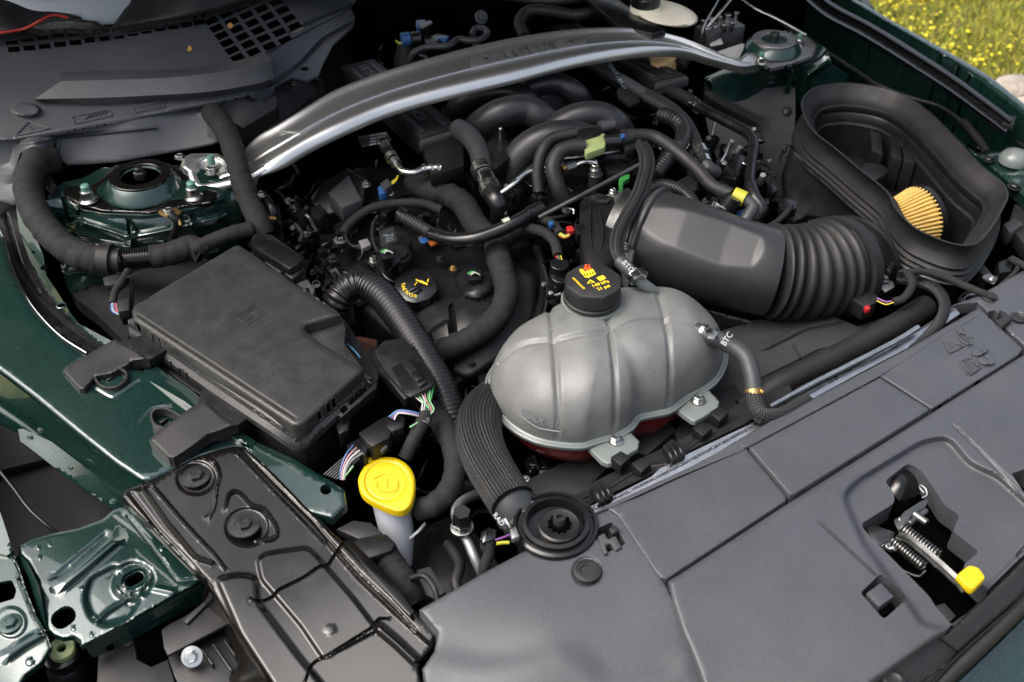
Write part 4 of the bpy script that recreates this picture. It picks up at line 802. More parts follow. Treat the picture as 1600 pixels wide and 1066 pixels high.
# ================================================================== STRUT BRACE
def brace():
    t = thing('strut_brace', 'silver arched metal strut brace with name plate spanning the engine bay', 'brace', (745, 130, .12))
    back = [(384, 232, .075), (402, 214, .088), (430, 198, .10), (470, 174, .115), (520, 144, .13), (575, 122, .14), (640, 101, .148), (720, 79, .152), (800, 61, .154), (870, 50, .152), (930, 45, .148), (985, 45, .142), (1030, 51, .134), (1070, 62, .122), (1105, 76, .108), (1135, 88, .094), (1165, 98, .08), (1200, 90, .072)]
    front = [(392, 278, .055), (410, 270, .065), (438, 254, .078), (480, 229, .093), (530, 204, .108), (590, 178, .118), (650, 158, .126), (730, 137, .132), (810, 118, .134), (885, 99, .132), (945, 87, .129), (1000, 80, .124), (1040, 79, .117), (1075, 83, .106), (1105, 93, .094), (1135, 101, .083), (1165, 106, .074), (1200, 96, .068)]
    B, Fr = smooth_line(back, 5), smooth_line(front, 5); n = 170
    def rs(a): k = np.linspace(0, len(a) - 1, n); return np.stack([np.interp(k, np.arange(len(a)), a[:, c]) for c in range(3)], 1)
    Bw, Fw = (lambda a: Pn(a[:, :2], a[:, 2]))(rs(B)), (lambda a: Pn(a[:, :2], a[:, 2]))(rs(Fr))
    T = np.gradient((Bw + Fw) / 2, axis=0); T /= np.linalg.norm(T, axis=1)[:, None]
    W = Fw - Bw; L = np.linalg.norm(W, axis=1)[:, None]; Wn = W / L; N = np.cross(Wn, T); N /= np.linalg.norm(N, axis=1)[:, None]; N *= np.sign(N[:, 2:3])
    # section across the bar: rolled back edge, shallow tray with a step, big rolled front edge
    u = np.linspace(0, 1, n); endf = sstep(np.minimum(u / .07, (1 - u) / .06))
    rows = []
    prof = [(.02, -.014), (-.006, -.006), (-.004, .000), (.012, .003), (.035, .0034), (.07, .0024), (.12, .0000), (.18, -.0018), (.24, -.0024), (.28, -.0022), (.32, -.0006), (.36, .0000), (.50, .0008), (.545, .0010), (.56, -.0008), (.575, -.0010), (.62, -.0004), (.70, .0014), (.76, .0026), (.81, .0028), (.85, .0022), (.89, .0004), (.93, -.0028), (.965, -.0075), (.99, -.013), (.99, -.019)]
    for v, d in prof:
        tray = .13 < v < .76
        dd = d * np.where(tray, endf, .35 + .65 * endf) if d < 0 else d * (.35 + .65 * endf)
        rows.append([tuple(p) for p in (Bw + W * v + N * dd[:, None])])
    loft('bar', rows, M['satin_silver'], t, sharp=60)
    loft('bar_underside', [rows[0], rows[-1]], M['satin_silver'], t)
    # pressed outline in the tray
    mid = lambda v, k: tuple(Bw[k] + W[k] * v + N[k] * .0005)
    def worldline(nm, pts, r, m):
        c = np.array(pts)
        if len(c) < 3: return
        tt, NN, BB = frames(c); th = np.linspace(0, 6.283, 7)[:6]; v = c[:, None] + (NN[:, None] * np.cos(th)[None, :, None] + BB[:, None] * np.sin(th)[None, :, None]) * r
        from_np(nm, v.reshape(-1, 3), [(i * 6 + j, i * 6 + (j + 1) % 6, (i + 1) * 6 + (j + 1) % 6, (i + 1) * 6 + j) for i in range(len(c) - 1) for j in range(6)], m, t, 60)
    k0 = 16
    worldline('pressed_edge', [mid(.555, k) for k in range(k0 + 2, n - 28)], .0013, M['chrome'])
    worldline('pressed_edge', [mid(.20, k0 - 4), mid(.28, k0 - 2), mid(.42, k0), mid(.555, k0 + 2)], .0016, M['chrome'])
    # left foot
    foot = [(286, 246), (300, 240), (340, 240), (352, 246), (384, 236), (404, 212), (414, 224), (408, 250), (398, 276), (372, 288), (342, 296), (332, 292), (312, 292), (296, 274), (282, 262)]
    sheet('left_foot', foot, [(286, 246, .062), (350, 243, .064), (404, 214, .088), (398, 276, .055), (340, 294, .03), (290, 262, .055), (320, 262, .050)], M['satin_silver'], t, 4, roll=(6, .006), thick=.02, emb=[('tube', [(335, 292), (345, 274), (380, 268)], 9, .008), ('plateau', circle(330, 258, 20, 12), -.004, 5)])
    tube('rolled_foot_edge', [(300, 272, .052), (304, 284, .044), (312, 293, .038), (330, 293, .038), (348, 290, .042), (372, 284, .05), (398, 274, .056), (416, 264, .064)], 7, M['satin_silver'], t, seg=16)
    lathe('stud', P(331, 256, .058), [(.0075, 0), (.0075, .016), (.0065, .018), (.005, .018)], M['green_tip'], t, seg=20); bolt(331, 268, .056, 8, M['zinc'], t, washer=1.4, name='nut', head=.9)
    bolt(281, 246, .058, 7, M['zinc'], t, washer=1.25, name='nut')
    # right foot
    foot2 = [(1150, 96), (1165, 84), (1195, 72), (1206, 84), (1205, 94), (1180, 104), (1160, 106)]
    sheet('right_foot', foot2, [(1150, 96, .085), (1195, 72, .074), (1205, 94, .066), (1160, 106, .076)], M['satin_silver'], t, 4, roll=(4, .004), thick=.015)
    # name plate
    mx = np.array([((Bw[k] + W[k] * .4 - CC) @ CR) / ((Bw[k] + W[k] * .4 - CC) @ CF) * F_PX + 800 for k in range(n)]); ka, kb = int(np.argmin(abs(mx - 732))), int(np.argmin(abs(mx - 918)))
    pl = loft('name_plate', [[tuple(Bw[k] + W[k] * v + N[k] * h) for k in range(ka, kb + 1)] for v, h in ((.30, -.002), (.30, .0035), (.32, .0042), (.54, .0042), (.56, .0035), (.56, -.002))], M['cast_alloy'], t, sharp=25)
    def onbar(k, v, h=.0046): return Bw[k] + W[k] * v + N[k] * h
    for ch, kk in zip('BULLITT', np.linspace(int(np.argmin(abs(mx - 864))), int(np.argmin(abs(mx - 790))), 7)):
        kk = int(round(kk)); cu = bpy.data.curves.new('c', 'FONT'); cu.body = ch; cu.align_x = 'CENTER'; cu.align_y = 'CENTER'; cu.extrude = .0005; o_ = bpy.data.objects.new('c', cu); me_ = bpy.data.meshes.new_from_object(o_); bpy.data.objects.remove(o_)
        x_ = -Vector(T[kk]); z_ = Vector(N[kk]); y_ = z_.cross(x_); me_.transform(Matrix.Translation(Vector(onbar(kk, .43))) @ Matrix((x_ * .021, y_ * .030, z_)).transposed().to_4x4()); finish('letter', me_, M['label_print'], pl, smooth=False)
    for k in (ka + 5, kb - 5): lathe('rivet', onbar(k, .43), [(.005, 0), (.004, .0015), (.001, .002)], M['steel_dark'], pl, tuple(N[k]), 14)
    for a_, b_ in ((ka + 8, int(np.argmin(abs(mx - 782)))), (int(np.argmin(abs(mx - 872))), kb - 8)): worldline('engraved_line', [tuple(onbar(k, .43)) for k in range(a_, b_)], .0007, M['chrome'])
    return t
brace()

# ================================================================== LEFT STRUT TOWER
def tower_left():
    t = thing('strut_tower', 'dark green painted strut tower with black top mount, nearest the fuse box', 'strut tower', (222, 320, .03), 'painted strut towers')
    ol = [(66, 330), (78, 300), (98, 285), (130, 278), (160, 262), (290, 258), (330, 268), (362, 288), (372, 310), (366, 348), (352, 362), (300, 372), (240, 388), (205, 392), (160, 388), (130, 378), (104, 372), (86, 360), (72, 345)]
    zc = [(66, 330, .03), (98, 285, .045), (160, 262, .045), (290, 258, .045), (362, 288, .04), (366, 350, -.03), (300, 374, -.035), (205, 392, -.045), (130, 380, -.04), (78, 350, -.01), (110, 312, .034), (160, 330, .028), (222, 336, .027), (300, 325, .03), (345, 310, .03)]
    sheet('tower', ol, zc, M['green_paint'], t, 5, thick=.05, emb=[('ridge', [(96, 308), (110, 325), (160, 335), (225, 338), (300, 328), (345, 312)], 5, .003),
          ('ridge', [(100, 312), (108, 350), (125, 330)], 4, -.007), ('ridge', [(200, 345), (203, 372), (218, 362), (203, 346)], 3.5, -.006), ('ridge', [(300, 336), (308, 352)], 6, -.006), ('ridge', [(130, 348), (175, 362), (200, 372), (260, 360), (345, 340)], 9, .008), ('ridge', [(120, 372), (200, 385), (300, 368)], 6, -.006)])
    sheet('lower_skirt', [(88, 360), (130, 378), (200, 390), (300, 374), (352, 362), (340, 380), (262, 400), (162, 440), (110, 458), (104, 445), (96, 420), (92, 400)], [(88, 360, -.02), (200, 390, -.045), (352, 362, -.032), (262, 400, -.07), (110, 458, -.05), (92, 400, -.04), (180, 420, -.06)], M['green_paint'], t, 6, thick=.02, emb=[('ridge', [(104, 420), (150, 424), (200, 415)], 7, .006)])
    sheet('mount_plate', [(96, 306), (98, 290), (140, 288), (160, 276), (180, 258), (262, 256), (288, 262), (300, 280), (340, 300), (330, 318), (300, 322), (262, 328), (234, 334), (200, 333), (160, 331), (128, 322)], [(96, 306, .040), (180, 258, .048), (288, 262, .048), (340, 305, .042), (234, 334, .034), (128, 322, .036)], M['black_gloss'], t, 5, roll=(4, .003), thick=.006, holes=[slot(195, 325, 16, 7, 5)])
    c = P(222, 286, .050)
    lathe('mount_ring', c, [(.036, .012), (.040, .018), (.052, .019), (.060, .014), (.065, .004), (.072, -.004), (.074, -.012)], M['green_dull'], t, seg=48)
    ring('mount_cap', c + Z * .020, .038, .058, .010, M['black_gloss'], t)
    lathe('mount_well', c + Z * .012, [(.038, 0), (.038, -.03), (.001, -.03)], M['void'], t, seg=36)
    cylinder('damper_rod', c + Z * .010, (0, 0, 1), .0075, .05, M['steel_dark'], t, 20); lathe('rod_nut', c + Z * .018, [(.012, -.01), (.012, .006), (.009, .009)], M['steel_dark'], t, seg=6)
    def stud(x, y, z):
        p = P(x, y, z); s = mpp(p); n_ = lathe('flange_nut', p, [(15 * s, 0), (15 * s, 1.5 * s), (10.5 * s, 4 * s), (10 * s, 6 * s), (10 * s, 17 * s), (8.5 * s, 19 * s)], M['zinc'], t, seg=6 * 4, wob=lambda th, k: 1 if k < 3 else 1 - .06 * (1 - math.cos(6 * th)) / 2, sharp=25)
        lathe('stud_tip', p + Z * 18 * s, [(7 * s, 0), (7 * s, 8 * s), (5 * s, 10 * s)], M['green_tip'], n_, seg=18)
    stud(139, 313, .040); stud(303, 308, .040)
    # earth strap terminal
    g = thing('earth_strap', 'gold zinc earth strap terminal bolted to the green tower rim', 'earth cable', (265, 332, .03))
    plate('terminal', round_poly([(245, 331), (258, 325), (278, 325), (284, 332), (272, 338), (256, 338)], 4), .036, .003, M['brass'], g, bevel=.0006)
    bolt(263, 330, .0365, 7, M['zinc'], g, washer=1.3)
    tube('strap', [(266, 336, .036), (274, 342, .030), (276, 352, .015), (270, 365, -.01), (268, 382, -.03)], 7, M['gloss_rubber'], g); tube('crimp', [(264, 338, .037), (276, 340, .032), (282, 352, .02)], 3, M['brass'], g, seg=8)
    g = thing('earth_strap', 'brass tipped earth lead hooked on the rail behind the fuse box', 'earth cable', (410, 320, .0))
    tube('lead', [(404, 300, .01), (418, 312, .0), (426, 328, -.01), (428, 345, -.03), (426, 360, -.05)], 6, M['gloss_rubber'], g); tube('crimp', [(421, 340, -.012), (432, 342, -.012)], 3, M['brass'], g, seg=8); bolt(408, 304, .012, 6, M['zinc'], g)
    plate('rail_bracket', [(398, 312), (436, 320), (440, 348), (400, 340)], -.03, .05, M['black_plastic'], g)
tower_left()

def black_insert():
    o = sheet('inner_shield', [(112, 458), (160, 440), (262, 402), (330, 400), (330, 430), (215, 500), (205, 520), (196, 535), (180, 520), (150, 490), (122, 470)], [(112, 458, -.052), (262, 402, -.08), (330, 430, -.09), (196, 535, -.06), (150, 490, -.06)], M['dull_plastic'], None, 8, thick=.03)
    tag(o, 'dull black plastic shield between the green tower and fuse box', 'shield')
black_insert()

# ================================================================== RIGHT STRUT TOWER AND FENDER
def tower_right():
    t = thing('strut_tower', 'dark green painted strut tower beyond the right end of the silver brace', 'strut tower', (1225, 90, .05), 'painted strut towers')
    ol = [(1150, 100), (1165, 70), (1190, 52), (1230, 48), (1262, 56), (1290, 75), (1300, 100), (1326, 116), (1320, 126), (1290, 122), (1262, 118), (1250, 130), (1242, 128), (1205, 138), (1150, 130), (1120, 135), (1100, 122)]
    sheet('tower', ol, [(1150, 100, .062), (1190, 52, .075), (1262, 56, .075), (1296, 90, .065), (1326, 118, .02), (1250, 128, .0), (1205, 138, -.01), (1100, 122, .02), (1230, 95, .062), (1200, 112, .045)], M['green_paint'], t, 4, thick=.06, emb=[('ridge', [(1180, 112), (1235, 108), (1280, 90), (1292, 75)], 5, .006), ('ridge', [(1244, 130), (1238, 112)], 5, .008), ('ridge', [(1262, 118), (1290, 100)], 5, .006), ('ridge', [(1205, 124), (1240, 122)], 6, -.006)])
    sheet('mount_plate', [(1170, 72), (1190, 58), (1232, 52), (1262, 58), (1278, 72), (1270, 88), (1240, 100), (1205, 108), (1180, 98)], [(1170, 72, .074), (1232, 52, .080), (1278, 72, .074), (1205, 106, .066)], M['cast_alloy'], t, 4, roll=(3, .003), thick=.005)
    c = P(1208, 72, .078)
    ring('mount_cap', c + Z * .018, .030, .050, .014, M['cast_alloy'], t); lathe('mount_ring', c, [(.046, .014), (.060, .004), (.066, -.006)], M['green_dull'], t, seg=40)
    lathe('mount_well', c + Z * .012, [(.030, 0), (.030, -.02), (.001, -.02)], M['void'], t, seg=30); cylinder('damper_rod', c + Z * .012, (0, 0, 1), .011, .04, M['steel_dark'], t, 20)
    for x, y in ((1247, 72), (1188, 100)):
        p = P(x, y, .072); s = mpp(p); lathe('flange_nut', p, [(9 * s, 0), (9 * s, 2 * s), (6 * s, 4 * s), (6 * s, 11 * s), (5 * s, 12 * s)], M['zinc'], t, seg=18); cylinder('stud_tip', p + Z * 15 * s, (0, 0, 1), 4 * s, 9 * s, M['green_tip'], t, 14)
    o = sheet('inner_shield', [(1106, 122), (1150, 130), (1160, 134), (1205, 138), (1242, 130), (1243, 180), (1236, 260), (1220, 330), (1150, 300), (1112, 230), (1098, 160)], [(1106, 122, .02), (1242, 130, -.0), (1236, 260, -.12), (1220, 330, -.15), (1112, 230, -.10), (1098, 160, -.03), (1170, 180, -.05)], M['dull_plastic'], None, 8, thick=.004, emb=[('ridge', [(1110, 155), (1180, 190)], 12, .012), ('dome', 1230, 174, 8, .004)])
    tag(o, 'dull black plastic shield hanging below the far strut tower', 'shield')
tower_right()
def right_fender():
    t = thing('inner_fender', 'dark green inner fender beyond the air box, reflecting the grass', 'car fender', (1450, 180, .0))
    ol = [(1150, -40), (1215, -5), (1260, 30), (1300, 55), (1345, 88), (1385, 115), (1430, 160), (1480, 210), (1520, 245), (1560, 262), (1620, 300), (1700, 380), (1700, 240), (1600, 185), (1560, 150), (1500, 108), (1430, 60), (1370, 20), (1330, -40)]
    sheet('inner_panel', ol, [(1150, -40, .02), (1260, 30, .0), (1385, 115, -.02), (1480, 210, -.03), (1620, 300, -.02), (1700, 240, .08), (1560, 150, .09), (1430, 60, .10), (1330, -40, .10), (1440, 130, .02)], M['green_paint'], t, 9, thick=.01, emb=[('ridge', [(1215, 25), (1290, 52), (1350, 85), (1400, 125), (1425, 150)], 5, .010), ('ridge', [(1400, 120), (1450, 170), (1510, 225)], 14, -.01)])
    top = [(1255, -60), (1300, -10), (1360, 24), (1425, 62), (1490, 102), (1552, 148), (1600, 186), (1660, 240), (1680, 225), (1600, 162), (1545, 118), (1480, 80), (1400, 36), (1336, -2), (1300, -60)]
    sheet('fender_edge', top, [(1255, -60, .14), (1425, 62, .12), (1600, 186, .10), (1545, 118, .125), (1336, -2, .145), (1660, 240, .09)], M['green_paint'], t, 8, thick=.5, roll=(6, .006))
    rows = []
    for k, (du, dz) in enumerate([(0, 0), (5, .012), (9, .010), (13, -.002), (20, -.006), (24, .004), (30, .006), (36, -.006), (38, -.03)]):
        rows.append([P(x - du * .35, y + du * .75, z + dz) for x, y, z in smooth_line([(1262, -30, .135), (1300, 2, .13), (1360, 34, .125), (1425, 74, .12), (1490, 116, .112), (1545, 156, .106), (1582, 184, .10)], 8)])
    loft('rubber_seal', rows, M['gloss_rubber'], t, sharp=50)
    plate('seal_end', [(1572, 178), (1588, 182), (1584, 196), (1566, 192)], .10, .012, M['rubber'], t)
    plate('hinge_plate', [(1568, 196), (1582, 192), (1640, 240), (1640, 262), (1590, 220)], .05, .006, M['dull_plastic'], t)
    u = thing('fender_rail', 'olive green reflecting metal rail with black fasteners behind the air box', 'rail', (1560, 260, .02))
    sheet('rail_plate', [(1530, 246), (1548, 238), (1566, 236), (1600, 262), (1640, 292), (1660, 330), (1620, 330), (1590, 300), (1562, 274)], [(1530, 246, .02), (1566, 236, .03), (1640, 292, .03), (1620, 330, .0), (1562, 274, .01)], M['green_paint'], u, 5, thick=.02, roll=(3, .002))
    bolt(1545, 250, .022, 6, M['gloss_rubber'], u, washer=1.5); bolt(1585, 292, .01, 7, M['gloss_rubber'], u, washer=1.6)
    plate('black_rail', [(1586, 318), (1600, 324), (1640, 420), (1600, 380), (1576, 350)], -.02, .03, M['dull_plastic'], u); plate('grey_tab', [(1568, 350), (1586, 340), (1600, 350), (1578, 364)], -.01, .03, M['grey_plastic'], u)
    lathe('marker_lamp', P(1586, 246, .035), [(.030, -.01), (.030, .0), (.024, .010), (.012, .016), (.002, .018)], M['tank_clear'], u, seg=28)
    tag(tube('release_cable', [(1200, 22, .05), (1240, 48, .04), (1290, 80, .03), (1340, 112, .02), (1370, 132, .03), (1420, 152, .03), (1462, 164, .03), (1490, 180, .03), (1510, 198, .025), (1528, 218, .02), (1542, 238, .018)], 3.2, M['rubber']), 'thin black release cable running along the far fender', 'cable')
    tag(tube('cable_sleeve', [(1506, 190, .032), (1518, 205, .03), (1532, 222, .026), (1542, 238, .024)], 6.5, M['rubber']), 'thick black sleeve at the end of the release cable', 'cable sleeve')
right_fender()

# ================================================================== BRAKE RESERVOIR AND MODULE (behind the brace)
def reservoir():
    t = thing('brake_fluid_reservoir', 'cream translucent brake fluid reservoir with black cap behind the brace', 'reservoir', (1035, 35, .12))
    def body(k, z): return [P(1000 + (x) * k, 21 + y * k, z) for x, y in circle(38, 0, 50, 19, .22, 36)]
    loft('tank', [body(.98, .062), body(1.0, .07), body(1.03, .085), body(1.04, .125), body(1.0, .140), body(.9, .147), body(.5, .15), body(.02, .15)], M['cream_plastic'], t, close_v=True)
    loft('fluid', [body(.95, .02), body(.97, .03), body(.98, .061)], M['amber_fluid'], t, close_v=True)
    c = P(1008, 8, .158); lathe('neck', c, [(.034, -.02), (.034, 0)], M['cream_plastic'], t); lathe('cap', c, [(.033, 0), (.034, .002), (.034, .02), (.031, .023), (.02, .023)], M['gloss_rubber'], t, seg=36, wob=lambda th, k: 1 + .02 * math.cos(18 * th))
    plate('lower_body', [(1012, 78), (1030, 70), (1060, 74), (1058, 92), (1030, 100), (1018, 96)], .06, .05, M['amber_fluid'], t, bevel=.004); 
    cylinder('port', P(1066, 96, .05), (1, .2, .6), .018, .03, M['rubber'], t)
    m = thing('brake_module', 'metal brake hydraulic module with many pipe unions behind the brace end', 'hydraulic unit', (1120, 45, .06))
    pbox('block', 1125, 40, .075, 62, 34, .05, -12, M['cast_alloy'], m, bevel=.003)
    for i in range(9): x = 1098 + (i % 5) * 13 + (i // 5) * 6; y = 38 - (i % 5) * 3 + (i // 5) * 12; cylinder('pipe_union', P(x, y, .082), (0, 0, 1), .006 + .002 * (i % 2), .022, M['zinc' if i % 3 else 'chrome'], m, 12)
    plate('white_label', [(1104, 56), (1124, 52), (1130, 68), (1110, 72)], .08, .003, M['w_white'], m); plate('motor', [(1100, 48), (1120, 40), (1130, 46), (1106, 58)], .1, .03, M['grey_plastic'], m, bevel=.004)
    for i, p in enumerate([[(1095, 66, .07), (1100, 40, .10), (1118, 8, .13), (1130, -15, .14)], [(1104, 44, .09), (1125, 20, .12), (1150, -10, .15)], [(1160, 0, .12), (1185, 16, .11), (1215, 30, .10), (1260, 55, .08)]]): tube('brake_pipe', p, 1.8, M['zinc'], m, seg=8)
    sheet('white_tray', [(1122, 80), (1160, 68), (1167, 70), (1166, 88), (1150, 91), (1130, 86)], [(1122, 80, .06), (1167, 70, .06), (1150, 91, .05)], M['w_white'], m, 4, thick=.01)
reservoir()

# ================================================================== THINGS IN FRONT OF THE FIREWALL
def firewall_bits():
    tag(tube('heater_hose', [(820, 58, .09), (812, 36, .10), (826, 18, .11), (860, 18, .11), (900, 24, .11), (932, 18, .11)], 9.5, M['rubber'], kind='corr', period=3.2, amp=.08), 'black corrugated heater hose looping against the firewall', 'hose')
    tag(tube('seal_tube', [(700, -14, .10), (780, -6, .11), (860, 2, .12), (930, -6, .13)], 7, M['rubber']), 'black rubber seal running along the top of the firewall', 'seal')
    tag(plate('cowl_brace', [(898, -20), (950, -14), (1005, 26), (1042, 46), (1020, 52), (968, 40)], .145, .02, M['gloss_rubber'], bevel=.005), 'glossy black diagonal arm in front of the brake reservoir', 'arm')
    t = thing('coolant_connector', 'blue and black quick connector with wires in front of the firewall', 'connector', (645, 62, .06))
    a = pdir(622, 62, 660, 58, .08); cylinder('collar', P(634, 62, .08), a, .016, .022, M['w_blue'], t, 24); cylinder('body', P(650, 62, .08), a, .018, .022, M['gloss_rubber'], t); tube('yellow_band', [(619, 64, .08), (624, 68, .078), (630, 67, .078)], 1.8, M['w_lime'], t, seg=8)
    cylinder('cap', P(664, 46, .09), (0, 0, 1), .014, .03, M['gloss_rubber'], t); plate('lever', [(654, 40), (672, 31), (676, 35), (660, 43)], .115, .004, M['w_grey'], t); plate('tab', [(650, 32), (664, 30), (660, 42), (650, 42)], .10, .01, M['w_blue'], t)
    plate('housing', [(662, 60), (684, 52), (700, 56), (692, 70), (668, 72)], .085, .02, M['gloss_rubber'], t); plate('label', [(664, 62), (680, 58), (682, 68), (666, 70)], .087, .002, M['grey_plastic'], t); plate('tab', [(684, 58), (702, 56), (696, 64)], .09, .01, M['w_blue'], t)
    lathe('cone', P(634, 80, .05), [(.032, -.05), (.03, -.02), (.022, 0), (.018, .02)], M['rubber'], t)
    h = tube('breather_hose', [(640, 96, .05), (648, 82, .075), (668, 74, .085), (700, 72, .09), (716, 62, .09), (735, 64, .09), (752, 62, .09), (762, 52, .09), (754, 45, .09), (742, 46, .09), (738, 56, .085)], 5.2, M['grey_rubber']); tag(h, 'dark grey breather hose curling behind the silver brace', 'hose')
    f = bolt(752, 27, .08, 7, M['steel_dark'], None, axis=(-.2, -.8, .5), name='firewall_stud'); tag(f, 'black stud high on the firewall insulation', 'stud')
firewall_bits()

# ================================================================== AIR FILTER BOX
def airbox():
    t = thing('air_filter_box', 'open black air filter box with thick rubber rim at the right', 'air box', (1410, 290, .02))
    lip = [(1252, 168), (1256, 152), (1270, 139), (1290, 133), (1327, 130), (1377, 137), (1415, 150), (1453, 176), (1491, 214), (1530, 256), (1552, 274), (1568, 288), (1575, 306), (1566, 328), (1552, 352), (1540, 368), (1524, 382), (1500, 384), (1470, 376), (1434, 360), (1414, 344), (1398, 325), (1388, 304), (1375, 291), (1344, 266), (1301, 230), (1280, 214), (1264, 198)]
    L = smooth_line([(x, y, .055) for x, y in lip], 6, True)
    c = Pn(L[:, :2], L[:, 2]); n = len(c); ctr = c.mean(0)
    T = np.roll(c, -1, 0) - np.roll(c, 1, 0); T /= np.linalg.norm(T, axis=1)[:, None]; O = np.cross(T, (0, 0, 1.)); O[:, 2] = 0
    if ((c - ctr) * O).sum() < 0: O = -O
    for _ in range(6): O = (np.roll(O, 1, 0) + O + np.roll(O, -1, 0)) / 3
    O /= np.linalg.norm(O, axis=1)[:, None]
    def R(o, dz): return [tuple(p) for p in (c + O * o + np.array([0, 0, dz]))]
    prof = [(-.024, -.16), (-.020, -.11), (-.014, -.094), (-.004, -.090), (.004, -.086), (.007, -.081), (.001, -.077), (.006, -.071), (.000, -.067), (.004, -.061), (-.003, -.057), (.001, -.050), (-.009, -.036), (-.012, -.020), (-.006, -.008), (.001, .001), (-.003, .001), (-.006, -.003), (-.014, -.012), (-.022, -.018), (-.028, -.028), (-.030, -.036), (-.034, -.038), (-.036, -.044), (-.033, -.054), (-.036, -.058), (-.038, -.075), (-.044, -.078), (-.046, -.10), (-.048, -.16)]
    loft('rim_seal', [R(*p) for p in prof[6:22]], M['rubber'], t, close_v=True, sharp=50)
    loft('outer_wall', [R(*p) for p in prof[:7]], M['black_plastic'], t, close_v=True, sharp=40)
    loft('inner_wall', [R(*p) for p in prof[21:]], M['black_plastic'], t, close_v=True, sharp=40)
    fl = R(-.046, -.155); bm = bmesh.new(); bm.faces.new([bm.verts.new(p) for p in fl]); from_bm('box_floor', bm, M['black_plastic'], t)
    # inner ribs and steps on the far wall
    for k in (30, 60, 80): plate('inner_rib', [(1330 + k, 196 + k * .25), (1346 + k, 200 + k * .3), (1350 + k, 232 + k * .3), (1332 + k, 226 + k * .3)], -.02, .08, M['black_plastic'], t)
    plate('inner_lug', [(1340, 262), (1352, 252), (1382, 256), (1390, 268), (1362, 286)], -.03, .05, M['black_plastic'], t, bevel=.006)
    plate('clip_seat', [(1496, 324), (1512, 322), (1520, 334), (1502, 338)], -.06, .01, M['brass'], t)
    # front face of the box running down to the outlet
    sheet('front_face', [(1236, 230), (1262, 250), (1300, 282), (1345, 318), (1390, 352), (1420, 374), (1430, 400), (1404, 420), (1380, 440), (1362, 400), (1330, 360), (1300, 345), (1262, 340), (1238, 352), (1226, 330), (1222, 270)], [(1236, 230, -.01), (1345, 318, -.02), (1430, 400, -.03), (1380, 440, -.07), (1300, 345, -.09), (1226, 330, -.12)], M['black_plastic'], t, 8, thick=.01, roll=(5, .004))
    # conical pleated filter element lying on its side
    f = thing('air_filter', 'pale yellow pleated conical air filter inside the open box', 'filter', (1430, 335, -.03))
    a0, a1 = P(1366, 362, -.055), P(1436, 341, -.055); ax = (a1 - a0).normalized(); m = basis(ax); Ln = (a1 - a0).length; N = 44
    rows = []
    for u in np.linspace(0, 1, 6):
        r0 = .036 + .026 * u; rows.append([a0 + ax * (Ln * u) + m @ Vector((math.cos(th), math.sin(th), 0)) * (r0 * (1 + .05 * (1 if j % 4 in (1, 2) else -1))) for j, th in enumerate(np.linspace(0, 2 * math.pi, N * 4, endpoint=False))])
    loft('pleated_paper', rows, M['filter_yellow'], f, close_v=True, sharp=20, cap=True)
    lathe('end_ring', a1, [(.060, -.002), (.066, .0), (.067, .010), (.060, .012)], M['gloss_rubber'], f, ax, 60); lathe('inner_ring', a0, [(.030, .0), (.042, -.004), (.042, .004)], M['grey_rubber'], f, ax, 48)
    # outlet collar and mass air flow area
    d = pdir(1300, 425, 1352, 385, -.05)
    cc = P(1330, 412, -.045); lathe('outlet_collar', cc, [(.072, -.055), (.070, -.02), (.070, .005), (.090, .008), (.092, .016), (.085, .02)], M['black_plastic'], t, d, 60)
    sheet('collar_bracket', [(1262, 345), (1290, 338), (1330, 348), (1352, 375), (1364, 400), (1366, 430), (1380, 440), (1388, 452), (1376, 458), (1356, 436), (1340, 410)], [(1262, 345, -.02), (1330, 348, -.02), (1388, 452, -.04), (1340, 410, -.02)], M['black_plastic'], t, 6, thick=.01)
    s = thing('air_flow_sensor', 'black air flow sensor plug with red lock tab on the duct', 'sensor', (1345, 460, -.03))
    plate('body', round_poly([(1322, 446), (1336, 438), (1358, 452), (1372, 462), (1368, 474), (1350, 480), (1326, 464)], 3), -.02, .03, M['black_plastic'], s); plate('mount_plate', [(1362, 440), (1368, 432), (1396, 440), (1398, 448), (1384, 456)], -.025, .004, M['cast_alloy'], s); bolt(1382, 437, -.02, 5, M['zinc'], s, washer=1.4, head=1.2); bolt(1331, 444, -.012, 4, M['chrome'], s, head=1)
    cylinder('post', P(1390, 420, -.01), tuple(pdir(1380, 432, 1394, 408, -.01)), .007, .03, M['gloss_rubber'], s, 16)
    plate('lock_tab', [(1350, 478), (1358, 476), (1361, 482), (1354, 484)], -.018, .01, M['w_red'], s)
    tube('wire', [(1370, 470, -.02), (1384, 476, -.02), (1398, 472, -.015)], 1.1, M['w_wire_yellow'], s, seg=6); tube('wire', [(1370, 466, -.02), (1386, 472, -.02), (1400, 468, -.015)], 1.6, M['w_purple'], s, seg=6)
    tube('loom', [(1396, 472, -.015), (1412, 466, -.01), (1424, 450, -.005), (1424, 436, -.003), (1412, 426, -.003), (1408, 430, -.004)], 6.5, M['tape'], s, kind='tape'); tube('loom', [(1410, 428, -.002), (1440, 424, .0), (1475, 432, .0), (1510, 448, -.002), (1540, 460, -.006)], 6, M['tape'], s, kind='tape')
airbox()

